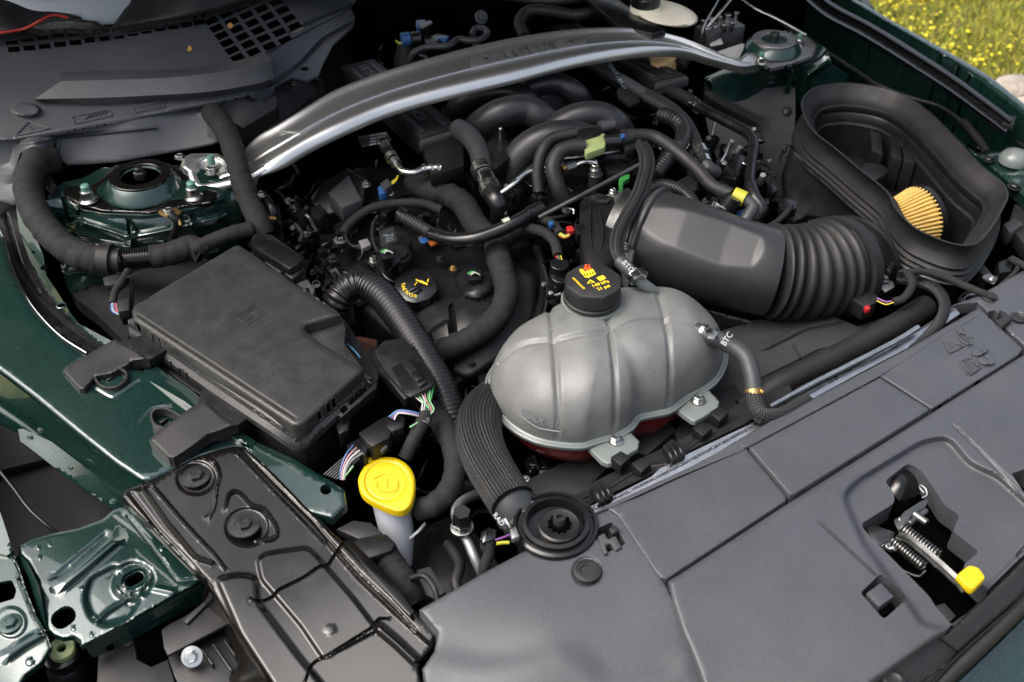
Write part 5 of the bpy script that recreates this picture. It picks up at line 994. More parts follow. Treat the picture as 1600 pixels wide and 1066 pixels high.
def right_corner():
    t = thing('horn_bracket', 'round black sprung mount with a spool at the end of the cover', 'mount', (1535, 475, -.02))
    c = P(1530, 474, -.035); lathe('cup', c, [(.036, -.02), (.036, .0), (.034, .003), (.030, .003), (.028, -.01), (.004, -.012)], M['gloss_rubber'], t, seg=44, axis=(.1, 0, 1)); ring('chrome_ring', c + Z * .002, .024, .028, .006, M['chrome'], t)
    lathe('spool', P(1546, 468, -.012), [(.010, -.02), (.010, -.008), (.014, -.006), (.014, .002), (.010, .004), (.010, .010), (.006, .010)], M['dull_plastic'], t, seg=24, axis=(.15, -.1, 1))
    g = thing('ground_tab', 'aluminium tab with nut on a black rib under the air box', 'tab', (1548, 436, -.02))
    plate('tab', round_poly([(1534, 432), (1544, 426), (1560, 434), (1554, 444)], 3), -.025, .004, M['cast_alloy'], g); bolt(1549, 436, -.022, 4, M['zinc'], g); plate('rib', [(1520, 410), (1530, 404), (1552, 430), (1540, 436)], -.03, .03, M['black_plastic'], g)
    p = thing('corner_connector', 'black connector with curled wire at the far right edge', 'connector', (1580, 415, -.02))
    plate('body', [(1558, 410), (1572, 404), (1584, 412), (1580, 424), (1562, 426)], -.01, .03, M['gloss_rubber'], p); tube('loom', [(1575, 406, -.005), (1588, 408, -.005), (1590, 420, -.01), (1576, 436, -.015), (1562, 448, -.02)], 4, M['tape'], p, kind='tape'); tube('loom', [(1580, 405, -.005), (1610, 420, .0)], 6, M['tape'], p, kind='tape')
right_corner()
# ================================================================== FUSE BOX
def fusebox():
    t = thing('fuse_box', 'large black textured plastic fuse box with its lid closed', 'fuse box', (390, 520, -.02))
    lid = [(206, 486, .040), (210, 478, .044), (366, 385, .046), (374, 384, .046), (526, 486, .046), (532, 493, .045), (520, 498, .045), (478, 510, .045), (476, 516, .045), (500, 536, .045), (568, 576, .044), (566, 582, .044), (476, 664, .044), (466, 668, .044), (456, 667, .044), (208, 502, .040)]
    sheet('lid', [(p[0], p[1]) for p in lid], [(206, 486, .036), (370, 384, .046), (530, 490, .048), (567, 578, .046), (468, 667, .044), (390, 540, .048)], M['grain_plastic'], t, 7, roll=(9, .006), thick=.024,
          emb=[('ridge', [(216, 492), (460, 652)], 4, -.001)])
    plate('lid_step', [(476, 512), (534, 494), (540, 512), (538, 536), (566, 574), (556, 582), (496, 536)], .026, .03, M['grain_plastic'], t, bevel=.002)
    rim = [(200, 500), (208, 497), (460, 668), (476, 668), (570, 584), (580, 590), (574, 606), (480, 692), (466, 698), (452, 694), (330, 612), (202, 522)]
    sheet('lid_skirt', rim, [(200, 500, .020), (208, 497, .026), (460, 668, .024), (570, 584, .026), (580, 590, .02), (468, 698, .0), (202, 522, .002)], M['grain_plastic'], t, 6, thick=.01, emb=[('ridge', [(202, 506), (330, 596), (464, 686), (576, 596)], 3, .003)])
    base = [(205, 520), (330, 610), (455, 694), (474, 696), (592, 592), (592, 575), (540, 500), (380, 400), (210, 500)]
    plate('base', base, .0, .12, M['black_plastic'], t, bevel=.004, taper=.02)
    plate('lower_ledge', [(212, 530), (330, 616), (386, 652), (380, 664), (210, 545)], -.02, .015, M['black_plastic'], t); 
    for i in range(4): pbox('connector_key', 408 + i * 14, 668 + i * 9, -.022, 18, 12, .02, 34, M['dull_plastic'], t)
    # latch at the right corner
    plate('latch_frame', [(520, 632), (530, 620), (576, 578), (590, 598), (588, 606), (534, 652), (522, 646)], .016, .02, M['black_plastic'], t)
    plate('latch_window', [(524, 634), (534, 626), (544, 638), (536, 646)], .018, .004, M['void'], t); plate('latch_window', [(538, 624), (566, 600), (574, 608), (548, 632)], .018, .004, M['void'], t)
    for i in range(5): pbox('latch_rib', 543 + i * 7, 620 - i * 6, .022, 15, 2, .008, 62, M['black_plastic'], t, bevel=.0005)
    plate('latch_leg', [(520, 650), (534, 656), (546, 646), (544, 672), (530, 678)], .0, .03, M['black_plastic'], t); pbox('latch_bar', 566, 588, .024, 34, 3, .006, 38, M['black_plastic'], t)
    # debossed pictograms on the lid
    def ln(pts, cl=True, r=.8):
        p = list(pts) + ([pts[0]] if cl else []); tube('lid_pictogram', [(x, y, .0483) for x, y in p], r, M['grain_plastic'], t, seg=6, straight=True, step=6)
    ln([(369, 496), (400, 474), (447, 506), (416, 529)]); ln([(386, 510), (391, 506), (416, 489)], False); ln([(387, 488), (400, 479), (404, 481)], False); ln([(391, 491), (406, 491)], False); ln([(394, 487), (404, 492)], False)
    ln([(378, 500), (384, 503), (392, 496)], False); ln([(386, 502), (395, 496)], False); ln([(407, 507), (416, 501), (422, 502)], False); ln([(414, 512), (428, 504)], False); ln([(421, 519), (432, 511)], False); ln([(407, 508), (421, 520)], False)
    # mounting feet over the green rail
    def foot(p, x):
        f = sheet('mounting_foot', p, x[0], M['dull_plastic'], t, 4, roll=(4, .004), thick=.016); return f
    foot([(98, 582), (102, 574), (170, 535), (180, 530), (216, 548), (232, 562), (206, 566), (200, 572), (174, 586), (150, 590), (132, 610), (124, 610)], [[(98, 582, .020), (180, 530, .026), (216, 548, .026), (206, 566, .022), (128, 610, .018)]])
    strip('mounting_loop', [(148, 590, .018), (156, 600, .016), (168, 604, .015), (184, 602, .016), (196, 592, .017), (196, 580, .018), (180, 572, .02)], .016, .004, M['dull_plastic'], t)
    plate('mounting_arm', [(186, 532), (232, 520), (262, 545), (236, 560), (216, 566), (206, 552)], .018, .02, M['black_plastic'], t, bevel=.003)
    foot([(233, 688), (240, 680), (282, 648), (300, 636), (320, 626), (344, 648), (370, 664), (340, 676), (326, 680), (300, 700), (272, 718), (262, 716)], [[(233, 688, .018), (320, 626, .026), (370, 664, .020), (266, 717, .014), (290, 670, .022)]])
    strip('mounting_loop', [(258, 668, .018), (242, 662, .016), (236, 650, .016), (240, 640, .018), (254, 636, .020), (270, 642, .022), (284, 650, .024)], .016, .004, M['dull_plastic'], t)
    plate('mounting_arm', [(302, 640), (320, 598), (372, 634), (386, 654), (360, 672), (336, 676)], .010, .03, M['black_plastic'], t, bevel=.003)
    for x, y in ((172, 590), (256, 656)): pbox('clip_tongue', x, y, .012, 14, 5, .008, -32, M['black_plastic'], t)
    # row of connectors tucked behind the lid
    c = thing('relay_connector', 'black lever connector with grey clamp behind the fuse box lid', 'connector', (440, 405, .02))
    plate('hood', [(392, 372), (400, 362), (425, 366), (462, 392), (478, 402), (468, 410), (452, 420), (392, 382)], .050, .03, M['gloss_rubber'], c, bevel=.004)
    plate('clamp', [(446, 416), (470, 400), (477, 408), (476, 420), (456, 436), (444, 428)], .034, .02, M['steel_dark'], c, bevel=.002); plate('grey_slide', [(412, 400), (432, 408), (444, 422), (436, 428), (414, 414)], .03, .01, M['grey_plastic'], c)
    plate('bracket', [(462, 444), (480, 436), (492, 452), (488, 462), (482, 448), (474, 452), (480, 462), (468, 454)], .03, .01, M['grey_plastic'], c)
    for i in range(7): x = 400 + i * 9; tube('wire', [(x, 384 + i * 5, .02), (x + 4, 376 + i * 5, .03), (x + 14, 372 + i * 4, .03)], 1.8, M['gloss_rubber'], c, seg=6)
fusebox()

# ================================================================== COOLANT TANK
def tank():
    t = thing('coolant_expansion_tank', 'ribbed translucent plastic coolant expansion tank in front of the engine', 'coolant tank', (950, 610, -.05))
    zs = -.030
    seam = [(766, 606), (772, 630), (790, 655), (815, 675), (845, 688), (880, 694), (908, 695), (925, 690), (960, 680), (982, 668), (996, 652), (1020, 646), (1045, 640), (1070, 622), (1100, 606), (1118, 590), (1129, 566), (1128, 545), (1118, 525), (1090, 500), (1050, 490), (1000, 490), (940, 500), (880, 515), (830, 535), (790, 560), (770, 585)]
    S = smooth_line([(x, y, zs) for x, y in seam], 2.4, True); C = Pn(S[:, :2], S[:, 2]); n = len(C); ctr = np.array(P(948, 592, zs))
    lx = np.array(pdir(775, 622, 1125, 585, zs)); ly = np.cross((0, 0, 1.), lx)
    H = .106
    def skin(hgt, sign, m, name, par, inset=1.0, grooves=True, K=64, tmax=1.0, z0=0.0):
        rows = []
        Q = C - ctr; u = Q @ lx; L0, L1 = u.min(), u.max()
        for k in range(K + 1):
            a = math.pi / 2 * k / K * tmax; s, h = math.cos(a) ** .62, math.sin(a) ** .80
            r = ctr + Q * s * inset; uu = (r - ctr) @ lx; vv = (r - ctr) @ ly; un = (uu - L0) / (L1 - L0)
            env = (1 - np.clip(np.abs(un - .5) * 2, 0, 1) ** 2.6) ** .35     # ends come down
            zz = np.full(n, z0) + sign * hgt * h * (.55 + .45 * env)
            if grooves:
                g = np.zeros(n)
                for gx in (.25, .47, .70): g += .0055 * np.exp(-(np.abs(un - gx - .03 * (vv / .1)) / .011) ** 3)
                g += .005 * np.exp(-(np.abs(vv - .012 * np.cos(un * 9)) / .0055) ** 3) * (h > .5)
                bul = .0022 * (np.cos((un - .36) * 2 * math.pi / .225))
                zz = zz + (bul - g) * min(1, h * 1.6) * sign
                rr = r + (r - ctr) / np.maximum(1e-6, np.linalg.norm(r - ctr, axis=1))[:, None] * (-g * (1 - h) * min(1, h * 5))[:, None]
                r = rr
            rows.append([tuple(p) for p in r + np.stack([np.zeros(n), np.zeros(n), zz], 1)])
        return loft(name, rows, m, par, close_v=True, sharp=50)
    skin(H, 1, M['tank_plastic'], 'upper_shell', t, z0=.004)
    skin(.085, -1, M['coolant'], 'coolant', t, inset=.985, grooves=False, K=14, z0=-.006)
    skin(.030, 1, M['coolant'], 'coolant_level', t, inset=.955, grooves=False, K=14, z0=-.002)
    # welded seam flange
    def off(o, dz):
        T = np.roll(C, -1, 0) - np.roll(C, 1, 0); T /= np.linalg.norm(T, axis=1)[:, None]; O = np.cross(T, (0, 0, 1.)); 
        if ((C - ctr) * O).sum() < 0: O = -O
        return [tuple(p) for p in C + O * o + np.array([0, 0, dz])]
    loft('seam_flange', [off(-.004, -.006), off(.007, -.006), off(.0085, -.004), off(.0085, .001), off(.006, .003), off(.004, .0015), off(.002, .004), off(-.004, .005)], M['tank_clear'], t, close_v=True, close_u=True, sharp=50)
    # mounting ears with bolts
    for p, b in (([(918, 700), (928, 692), (968, 676), (980, 668), (985, 676), (999, 690), (997, 702), (960, 724), (950, 726), (940, 722)], (962, 688)), ([(1046, 634), (1056, 626), (1096, 606), (1104, 606), (1124, 628), (1122, 640), (1086, 660), (1080, 658)], (1091, 625))):
        pl = sheet('mounting_ear', p, [(p[0][0], p[0][1], -.036), (b[0], b[1], -.030), (p[-2][0], p[-2][1], -.033), (p[4][0], p[4][1], -.032)], M['tank_clear'], t, 4, roll=(3, .002), thick=.007); bolt(b[0], b[1], -.029, 8, M['zinc'], t, washer=1.6, head=.9)
    # raised level marks
    tube('level_mark', [(812, 648, .012), (826, 660, .006), (845, 670, .002), (876, 675, .0)], 1.6, M['tank_clear'], t, seg=8)
    text('MAX', 832, 652, .022, 40, 16, 15, M['tank_clear'], t, normal=(-.2, -.8, .6)); text('L', 872, 664, .016, 40, 6, 15, M['tank_clear'], t, normal=(0, -.85, .5))
    # filler neck and cap
    ax = (Vector((0, 0, 1)) - FWD_H * .03).normalized(); c = P(925, 466, .084)
    lathe('filler_neck', c, [(.052, -.06), (.047, -.03), (.046, -.010), (.050, -.008), (.050, -.003), (.042, -.002)], M['tank_clear'], t, ax, 48)
    cap = lathe('cap', c, [(.043, 0), (.047, .002), (.047, .006), (.043, .008), (.045, .010), (.045, .032), (.043, .036), (.039, .0375), (.002, .0375)], M['dull_plastic'], t, ax, 72, wob=lambda th, k: 1 + (.035 * (1 if math.cos(8 * th) > .55 else -.25) if k in (5, 6) else 0), sharp=38)
    top = c + ax * .0378; f = lambda px, py: 0
    zc = top.z + .0003
    yp, rp = M['yellow_print'], M['red_print']
    def dec(pts, m=yp, nm='printed_symbol', dz=0): plate(nm, pts, zc + .0005 + dz, .0006, m, cap, bevel=0)
    dec([(908, 426), (916, 424), (926, 420), (931, 428), (920, 434), (914, 433)]); 
    for i in range(4): dec([(912 + i * 4.2, 428.4 - i * 1.0), (914 + i * 4.2, 428 - i * 1.0), (916 + i * 4.2, 431 - i * 1.0), (914 + i * 4.2, 431.4 - i * 1.0)], M['void'], 'printed_gap', .0004)
    dec([(905, 421), (910, 420), (914, 425), (908, 427)]); dec([(912, 417), (921, 416), (925, 421), (916, 424)], rp); dec([(913, 414), (916, 413), (923, 421), (920, 422)], rp); dec([(920, 413), (923, 414), (915, 422), (912, 421)], rp)
    dec([(932, 434), (942, 430), (947, 435), (938, 439)]); dec([(917, 443), (922, 437), (930, 441)]); dec([(920, 441.6), (922.6, 439), (926, 440.8)], M['void'], 'printed_gap', .0004)
    text('140 kPa', 938, 443.5, zc, 40, -12, 7, yp, cap, normal=ax); text('21 psi', 943, 449.5, zc, 40, -12, 7, yp, cap, normal=ax); text('MOTORCRAFT', 904, 443, zc, 30, 28, 3.6, yp, cap, normal=ax)
    # hose barbs and constant tension clamps
    hb = thing('vent_hose', 'braided black vent hose curving down to the tank barb beside the cap', 'hose', (985, 400, .1))
    
    for k, (ox, oz) in enumerate(((-7, 0), (0, .008), (7, 0))): tube('braided_sleeve', [(982 + ox, 206, .080 + oz), (1000 + ox, 224, .092 + oz), (1010 + ox, 244, .10 + oz), (1010 + ox, 266, .10 + oz), (1000 + ox, 300, .10 + oz), (983 + ox, 332, .10 + oz), (968 + ox, 362, .10 + oz), (964 + ox * .9, 385, .10 + oz), (968 + ox * .6, 404, .098 + oz * .6), (976 + ox * .3, 416, .096)], 5.5, M['braid'], hb, seg=32, kind='braid')
    tube('rubber_end', [(968, 408, .098), (980, 420, .094), (996, 436, .088)], 11, M['grey_rubber'], hb, seg=20); text('BTC', 981, 416, .112, 30, 26, 8.5, M['white_print'], hb, normal=(-.3, -.4, .8), z2=.104)
    tube('tank_barb', [(994, 434, .088), (1008, 446, .078), (1022, 456, .06)], 9, M['tank_clear'], hb)
    for q in (.25, .75): 
        x, y = 986 + 12 * q, 427 + 11 * q; tube('clamp_band', [(x - 2.2, y - 2, .092), (x + 2.2, y + 2, .090)], 13, M['zinc'], hb, seg=24, straight=True, step=2)
    plate('clamp_tab', [(995, 419), (1003, 417), (1012, 426), (1010, 434), (1003, 430)], .104, .003, M['zinc'], hb, bevel=.0006); plate('clamp_tab', [(985, 426), (996, 420), (1003, 430), (992, 436)], .108, .003, M['zinc'], hb, bevel=.0006)
    h = thing('coolant_hose', 'grey rubber coolant hose bending from the tank side into a braided sleeve', 'hose', (1170, 580, .02))
    tube('rubber_hose', [(1085, 516, .045), (1100, 522, .046), (1125, 532, .046), (1150, 545, .042), (1166, 560, .036), (1173, 580, .028), (1177, 600, .02), (1178, 612, .014)], 13.5, M['grey_rubber'], h, seg=24); text('BTC', 1136, 530, .066, 26, -45, 10, M['white_print'], h, normal=(-.2, -.5, .8), z2=.066)
    for x, y in ((1096, 519), (1112, 525)): tube('clamp_band', [(x, y, .046), (x + 5, y + 2, .046)], 15, M['zinc'], h, seg=24, straight=True, step=2)
    plate('clamp_tab', [(1102, 516), (1112, 512), (1122, 520), (1116, 530), (1106, 528)], .068, .003, M['zinc'], h, bevel=.0008)
    tube('crimp_band', [(1178, 608, .016), (1179, 617, .010)], 14.5, M['brass'], h, seg=24, straight=True, step=2); bolt(1190, 612, .022, 4, M['brass'], h, axis=(.6, -.5, .4))
    tube('braided_sleeve', [(1178, 614, .012), (1180, 630, .004), (1186, 645, -.004), (1200, 652, -.010), (1225, 648, -.014), (1262, 628, -.016)], 14, M['braid'], h, seg=64, kind='braid')
tank()
# ================================================================== ENGINE
GR = 'black hoses and looms in the engine bay'
def hose(nm, lab, pts, r, m='rubber', kind='smooth', cat='hose', **k):
    return tag(tube(nm, pts, r, M[m], kind=kind, **k), lab, cat)
def manifold():
    t = thing('intake_manifold', 'black plastic intake manifold with arched runners under the brace', 'intake manifold', (860, 220, -.02))
    mt = M['black_plastic']
    def runner(pts, r): tube('runner', pts, r + 2, M['runner_plastic'], t, seg=26)
    runner([(704, 196, -.06), (718, 168, .0), (752, 146, .04), (800, 143, .05), (826, 160, .03), (834, 190, -.05)], 17)
    runner([(795, 196, -.06), (806, 158, .02), (838, 134, .06), (874, 132, .06), (906, 152, .03), (918, 186, -.06)], 15)
    runner([(730, 248, -.06), (742, 208, .01), (776, 180, .06), (820, 172, .065), (852, 190, .04), (866, 222, -.04)], 21)
    runner([(846, 250, -.04), (862, 208, .03), (900, 184, .06), (940, 182, .06), (968, 202, .03), (982, 236, -.05)], 20)
    runner([(796, 318, -.07), (800, 276, -.01), (818, 238, .04), (856, 216, .065), (900, 214, .06), (934, 232, .03), (946, 262, -.04)], 23)
    sheet('plenum', [(690, 170), (760, 150), (900, 140), (960, 160), (1000, 220), (1000, 270), (940, 300), (860, 330), (780, 330), (740, 300), (710, 240)], [(690, 170, -.06), (960, 160, -.06), (1000, 270, -.07), (780, 330, -.09), (850, 230, -.04)], mt, t, 10, thick=.1)
    plate('bracket', [(762, 222), (776, 214), (794, 220), (796, 246), (776, 262), (762, 258)], .045, .05, mt, t, bevel=.003); cylinder('bolt_post', P(782, 210, .055), (0, 0, 1), .004, .03, M['zinc'], t, 12)
    for i in range(4): plate('fin', [(762 + i * 5, 232), (764 + i * 5, 231), (770 + i * 5, 256), (768 + i * 5, 257)], .046, .01, mt, t, bevel=.0004)
    tube('flange_rib', [(724, 232, -.01), (735, 196, .03), (768, 168, .075), (818, 160, .08)], 1.6, mt, t, seg=8)
    return t
mat('runner_plastic', (.013, .013, .015), .38, bump=(1300, .00006), var=(16, .15), dust=.1)
manifold()
def coil_cover(name_, lab, top, face, z, stripes, txt):
    t = thing('coil_cover', lab, 'engine cover', (top[0][0], top[0][1], z), 'ribbed coil covers on the engine')
    plate('cover', [(a, b, z) for a, b in top], z, .055, M['dull_plastic'], t, bevel=.003, taper=.12)
    a, b, c, d = [np.array(p, float) for p in top]                 # far left, far right, near right, near left
    for u, wd in stripes:
        p = lambda s, v: tuple(a * (1 - s) * (1 - v) + b * s * (1 - v) + c * s * v + d * (1 - s) * v)
        plate('raised_stripe', [p(u - wd, .04), p(u + wd, .04), p(u + wd, .93), p(u - wd, .93)], z + .0025, .004, M['grey_plastic'], t, bevel=.001)
    for u in (.34, .70): 
        p = lambda s, v: tuple(a * (1 - s) * (1 - v) + b * s * (1 - v) + c * s * v + d * (1 - s) * v)
    for (s, q, h) in txt:
        m = (a * (1 - q) + d * q) * .5 + (b * (1 - q) + c * q) * .5; dirv = (a - d); L = np.hypot(*dirv); text(s, m[0], m[1], z + .0012, dirv[0] / L * 40, dirv[1] / L * 40, h, M['grey_print2'], t, ext=.0012, squash=.9, z2=z + .0012)
    plate('front_lip', [(d[0], d[1]), (c[0], c[1]), (c[0] + 7, c[1] + 6), (d[0] - 2, d[1] + 9)], z - .004, .02, M['grey_plastic'], t, bevel=.002)
    plate('front_face', [(d[0] + 2, d[1] + 9), (c[0] + 6, c[1] + 8), (c[0] + 8, c[1] + 60), (d[0] + 16, d[1] + 56)] if face else [(d[0], d[1] + 6), (c[0] + 2, c[1] + 3), (c[0] - 38, c[1] + 32), (d[0] - 2, d[1] + 24)], z - .012, .03, M['black_plastic'], t, bevel=.003)
mat('grey_print2', (.035, .035, .038), .35)
coil_cover('l', 'black ribbed coil cover nearer the camera, crossing under the brace', [(531, 103), (584, 91), (717, 198), (657, 216)], True, .045, [(.20, .06), (.80, .06)], [('POWERED BY', .22, 13), ('FORD', .72, 16)])
coil_cover('r', 'black ribbed coil cover farther away, beside the reservoir', [(861, 40), (902, 33), (1070, 116), (1024, 127)], False, .05, [(.2, .05), (.8, .05)], [('POWERED BY', .3, 8), ('FORD', .75, 9)])

def valve_cover():
    t = thing('valve_cover', 'black valve cover with yellow marked oil filler cap below the near coil cover', 'engine cover', (680, 430, -.12))
    ol = [(470, 330), (500, 290), (560, 262), (640, 262), (700, 285), (740, 330), (800, 362), (838, 378), (852, 430), (846, 500), (800, 560), (740, 600), (700, 610), (650, 560), (600, 520), (560, 480), (530, 450), (500, 410), (480, 370)]
    sheet('cover', ol, [(470, 330, -.11), (560, 262, -.07), (700, 285, -.06), (838, 378, -.07), (846, 500, -.12), (740, 600, -.16), (600, 520, -.15), (500, 410, -.14), (660, 400, -.10), (730, 500, -.095), (700, 330, -.09)], M['black_plastic'], t, 7, thick=.08, roll=(8, .008),
          emb=[('plateau', [(640, 500), (660, 472), (700, 470), (740, 440), (800, 400), (840, 430), (840, 500), (790, 560), (730, 600), (680, 570)], .018, 16), ('ridge', [(560, 330), (640, 300), (700, 330)], 9, .012), ('ridge', [(600, 345), (560, 400), (600, 450)], 6, .01), ('dome', 745, 435, 34, .02), ('ridge', [(705, 480), (712, 540), (700, 590)], 6, -.01), ('plateau', [(670, 520), (700, 500), (708, 560), (690, 580)], .008, 6), ('ridge', [(560, 480), (620, 440), (680, 470)], 5, .01)])
    # oil filler cap
    c = P(650, 446, -.066); ax = (Vector((0, 0, 1)) + FWD_H * -.25).normalized()
    cap = lathe('oil_filler_cap', c, [(.040, -.035), (.042, -.008), (.040, .0), (.034, .003), (.002, .003)], M['gloss_rubber'], t, ax, 48, wob=lambda th, k: 1 + (.03 * (math.cos(10 * th) > .6) if k in (1, 2) else 0))
    yp = M['yellow_print']
    def yl(pts, r=.9): tube('oil_symbol', [(x, y, -.062 + (446 - y) * .00012) for x, y in pts], r, yp, cap, seg=6, straight=True, step=5)
    yl([(650, 438), (656, 428), (664, 424), (671, 432), (667, 444), (660, 440), (650, 438)], 1.0); yl([(655, 440), (668, 445)]); yl([(662, 424), (660, 428)], 1.6); yl([(648, 446), (652, 441)], .8)
    for i, ch in enumerate('SAE5W20'): a = math.pi * (1.0 - i * .082) + .1; text(ch, 652 + 22 * math.cos(a), 446 + 17 * math.sin(a), -.0625, 20, 26 - i * 5, 6.5, yp, cap, normal=ax, z2=-.0625)
    tube('cap_grip', [(640, 455, -.060), (650, 450, -.056), (658, 444, -.056)], 3, M['gloss_rubber'], cap)
    # camshaft solenoid and cylinder
    d = pdir(600, 385, 636, 408, -.04)
    cylinder('solenoid', P(621, 410, -.050), (.1, -.25, 1), .024, .05, M['gloss_rubber'], t, 32); ring('solenoid_seal', P(623, 422, -.075), .022, .034, .012, M['gloss_rubber'], t, axis=(.1, -.25, 1)); cylinder('solenoid_cap', P(622, 398, -.03), (.1, -.25, 1), .017, .02, M['black_plastic'], t, 28)
    plate('sensor_body', round_poly([(592, 356), (620, 350), (636, 358), (644, 376), (636, 392), (612, 392), (590, 380)], 4), -.03, .04, M['gloss_rubber'], t, bevel=.004)
    pl = plate('label', [(592, 362), (614, 354), (622, 376), (596, 386)], -.0285, .001, M['label_print'], t, bevel=0); text('4A', 602, 368, -.0275, 30, -10, 5, M['grey_print'], pl); 
    for i in range(3): text('BR3E 8B', 609, 368 + i * 4, -.0275, 30, -10, 2.8, M['grey_print'], pl)
    for i, (x, y) in enumerate([(584, 407), (532, 375), (520, 405), (688, 405), (737, 570), (735, 432), (560, 300), (708, 420)]): bolt(x, y, -.07, (6, 7, 6, 5, 5, 5, 5, 4)[i], M[('zinc', 'cast_alloy', 'steel_dark', 'steel_dark', 'gloss_rubber', 'chrome', 'steel_dark', 'brass')[i]], t, head=1)
    # injector style connectors with green wires
    for x, y, z in ((740, 432, -.05), (604, 398, -.02)):
        cylinder('plug', P(x + 6, y + 10, z - .01), (.3, -.5, .8), .014, .03, M['gloss_rubber'], t, 24); plate('plug_frame', [(x - 14, y - 8), (x, y - 16), (x + 14, y - 10), (x + 12, y + 4), (x - 8, y + 6)], z + .012, .01, M['gloss_rubber'], t, bevel=.001)
        for i, cn in enumerate(('w_green', 'w_ltgreen', 'w_white')): tube('wire', [(x - 10 + i * 3, y - 4 + i, z + .014), (x - 2 + i * 2, y - 8 + i, z + .02), (x + 8 + i, y - 4 + i, z + .014)], 1.1, M[cn], t, seg=6)
    tube('gasket_edge', [(832, 372, -.05), (846, 410, -.06), (850, 450, -.07), (838, 500, -.08), (800, 560, -.10), (752, 620, -.12)], 7, M['gloss_rubber'], t, seg=14); tube('gasket_lip', [(848, 410, -.05), (856, 450, -.06), (846, 500, -.07), (806, 566, -.10), (760, 628, -.12)], 2.4, M['steel_dark'], t, seg=8)
    plate('front_casting', [(740, 560), (846, 500), (870, 560), (800, 640), (760, 650)], -.14, .05, M['black_plastic'], t, bevel=.004)
    for i in range(4): tube('casting_rib', [(760 + i * 14, 610 - i * 12, -.12), (800 + i * 14, 560 - i * 14, -.12)], 1.5, M['steel_dark'], t, seg=6)
    # upper left shapes: ignition coil block and cam cover box
    plate('breather_box', [(512, 300), (545, 272), (566, 312), (534, 324)], -.02, .04, M['grey_plastic'], t, bevel=.004)
    sheet('breather_ramp', [(486, 320), (500, 288), (545, 262), (575, 280), (570, 318), (536, 330), (512, 340)], [(486, 320, -.05), (545, 262, -.02), (570, 318, -.045), (512, 340, -.07)], M['black_plastic'], t, 5, thick=.05, roll=(5, .006))
    plate('sensor_block', [(484, 325), (500, 318), (512, 330), (500, 342), (488, 338)], -.02, .03, M['gloss_rubber'], t, bevel=.002); plate('sensor_block', [(520, 352), (540, 342), (546, 356), (526, 366)], -.05, .03, M['gloss_rubber'], t, bevel=.002)
    plate('white_clip', [(560, 376), (574, 372), (580, 382), (566, 388)], -.035, .01, M['w_grey'], t)
    plate('blue_tag', [(654, 374), (664, 370), (672, 376), (660, 380)], -.03, .004, M['w_blue'], t, bevel=0.0004); plate('orange_tag', [(668, 376), (678, 374), (684, 380), (674, 384)], -.03, .004, M['w_orange'], t, bevel=0.0004)
    return t
valve_cover()
def sensor_top():
    t = thing('camshaft_sensor', 'blue and silver sensor plug with yellow wires behind the valve cover', 'sensor', (600, 290, -.02))
    plate('body', [(594, 286), (606, 278), (612, 288), (600, 298)], .0, .02, M['grey_plastic'], t); plate('blue_band', [(590, 292), (600, 288), (604, 300), (594, 304)], -.004, .02, M['w_blue'], t); bolt(572, 289, -.01, 5, M['zinc'], t, head=1)
    for i in range(3): tube('wire', [(612, 284 + i * 2, .0), (618, 280 + i * 2, .004), (622, 274 + i, .006)], .9, M['w_wire_yellow'], t, seg=6)
    l = thing('part_label', 'small black data label with white print hanging under the brace', 'label', (585, 215, .03))
    plate('label', round_poly([(558, 214), (604, 206), (612, 220), (566, 230)], 2), .05, .0015, M['label_print'], l, bevel=.0003)
    for i in range(4): text('D8BB 12A699', 590, 210.5 + i * 4.6, .0512, 40, -7, 3.2, M['white_print'], l)
    f = thing('fuel_line', 'ribbed fuel line with metal crimps leaving the label under the brace', 'fuel line', (620, 240, .02))
    tube('hose', [(598, 222, .045), (606, 236, .04), (614, 248, .035)], 8, M['gloss_rubber'], f); tube('crimp', [(600, 226, .044), (604, 233, .042)], 9, M['zinc'], f, seg=20); tube('crimp', [(610, 243, .037), (614, 249, .035)], 10, M['zinc'], f, seg=20); tube('crimp', [(616, 251, .034), (619, 256, .032)], 9, M['zinc'], f, seg=20)
    tube('pipe', [(618, 256, .032), (630, 268, .028), (648, 270, .028), (664, 264, .03), (690, 262, .032)], 5, M['zinc'], f, seg=16)
    for x in (660, 672, 682): tube('crimp', [(x, 265, .03), (x + 4, 264, .03)], 8, M['zinc'], f, seg=18)
sensor_top()

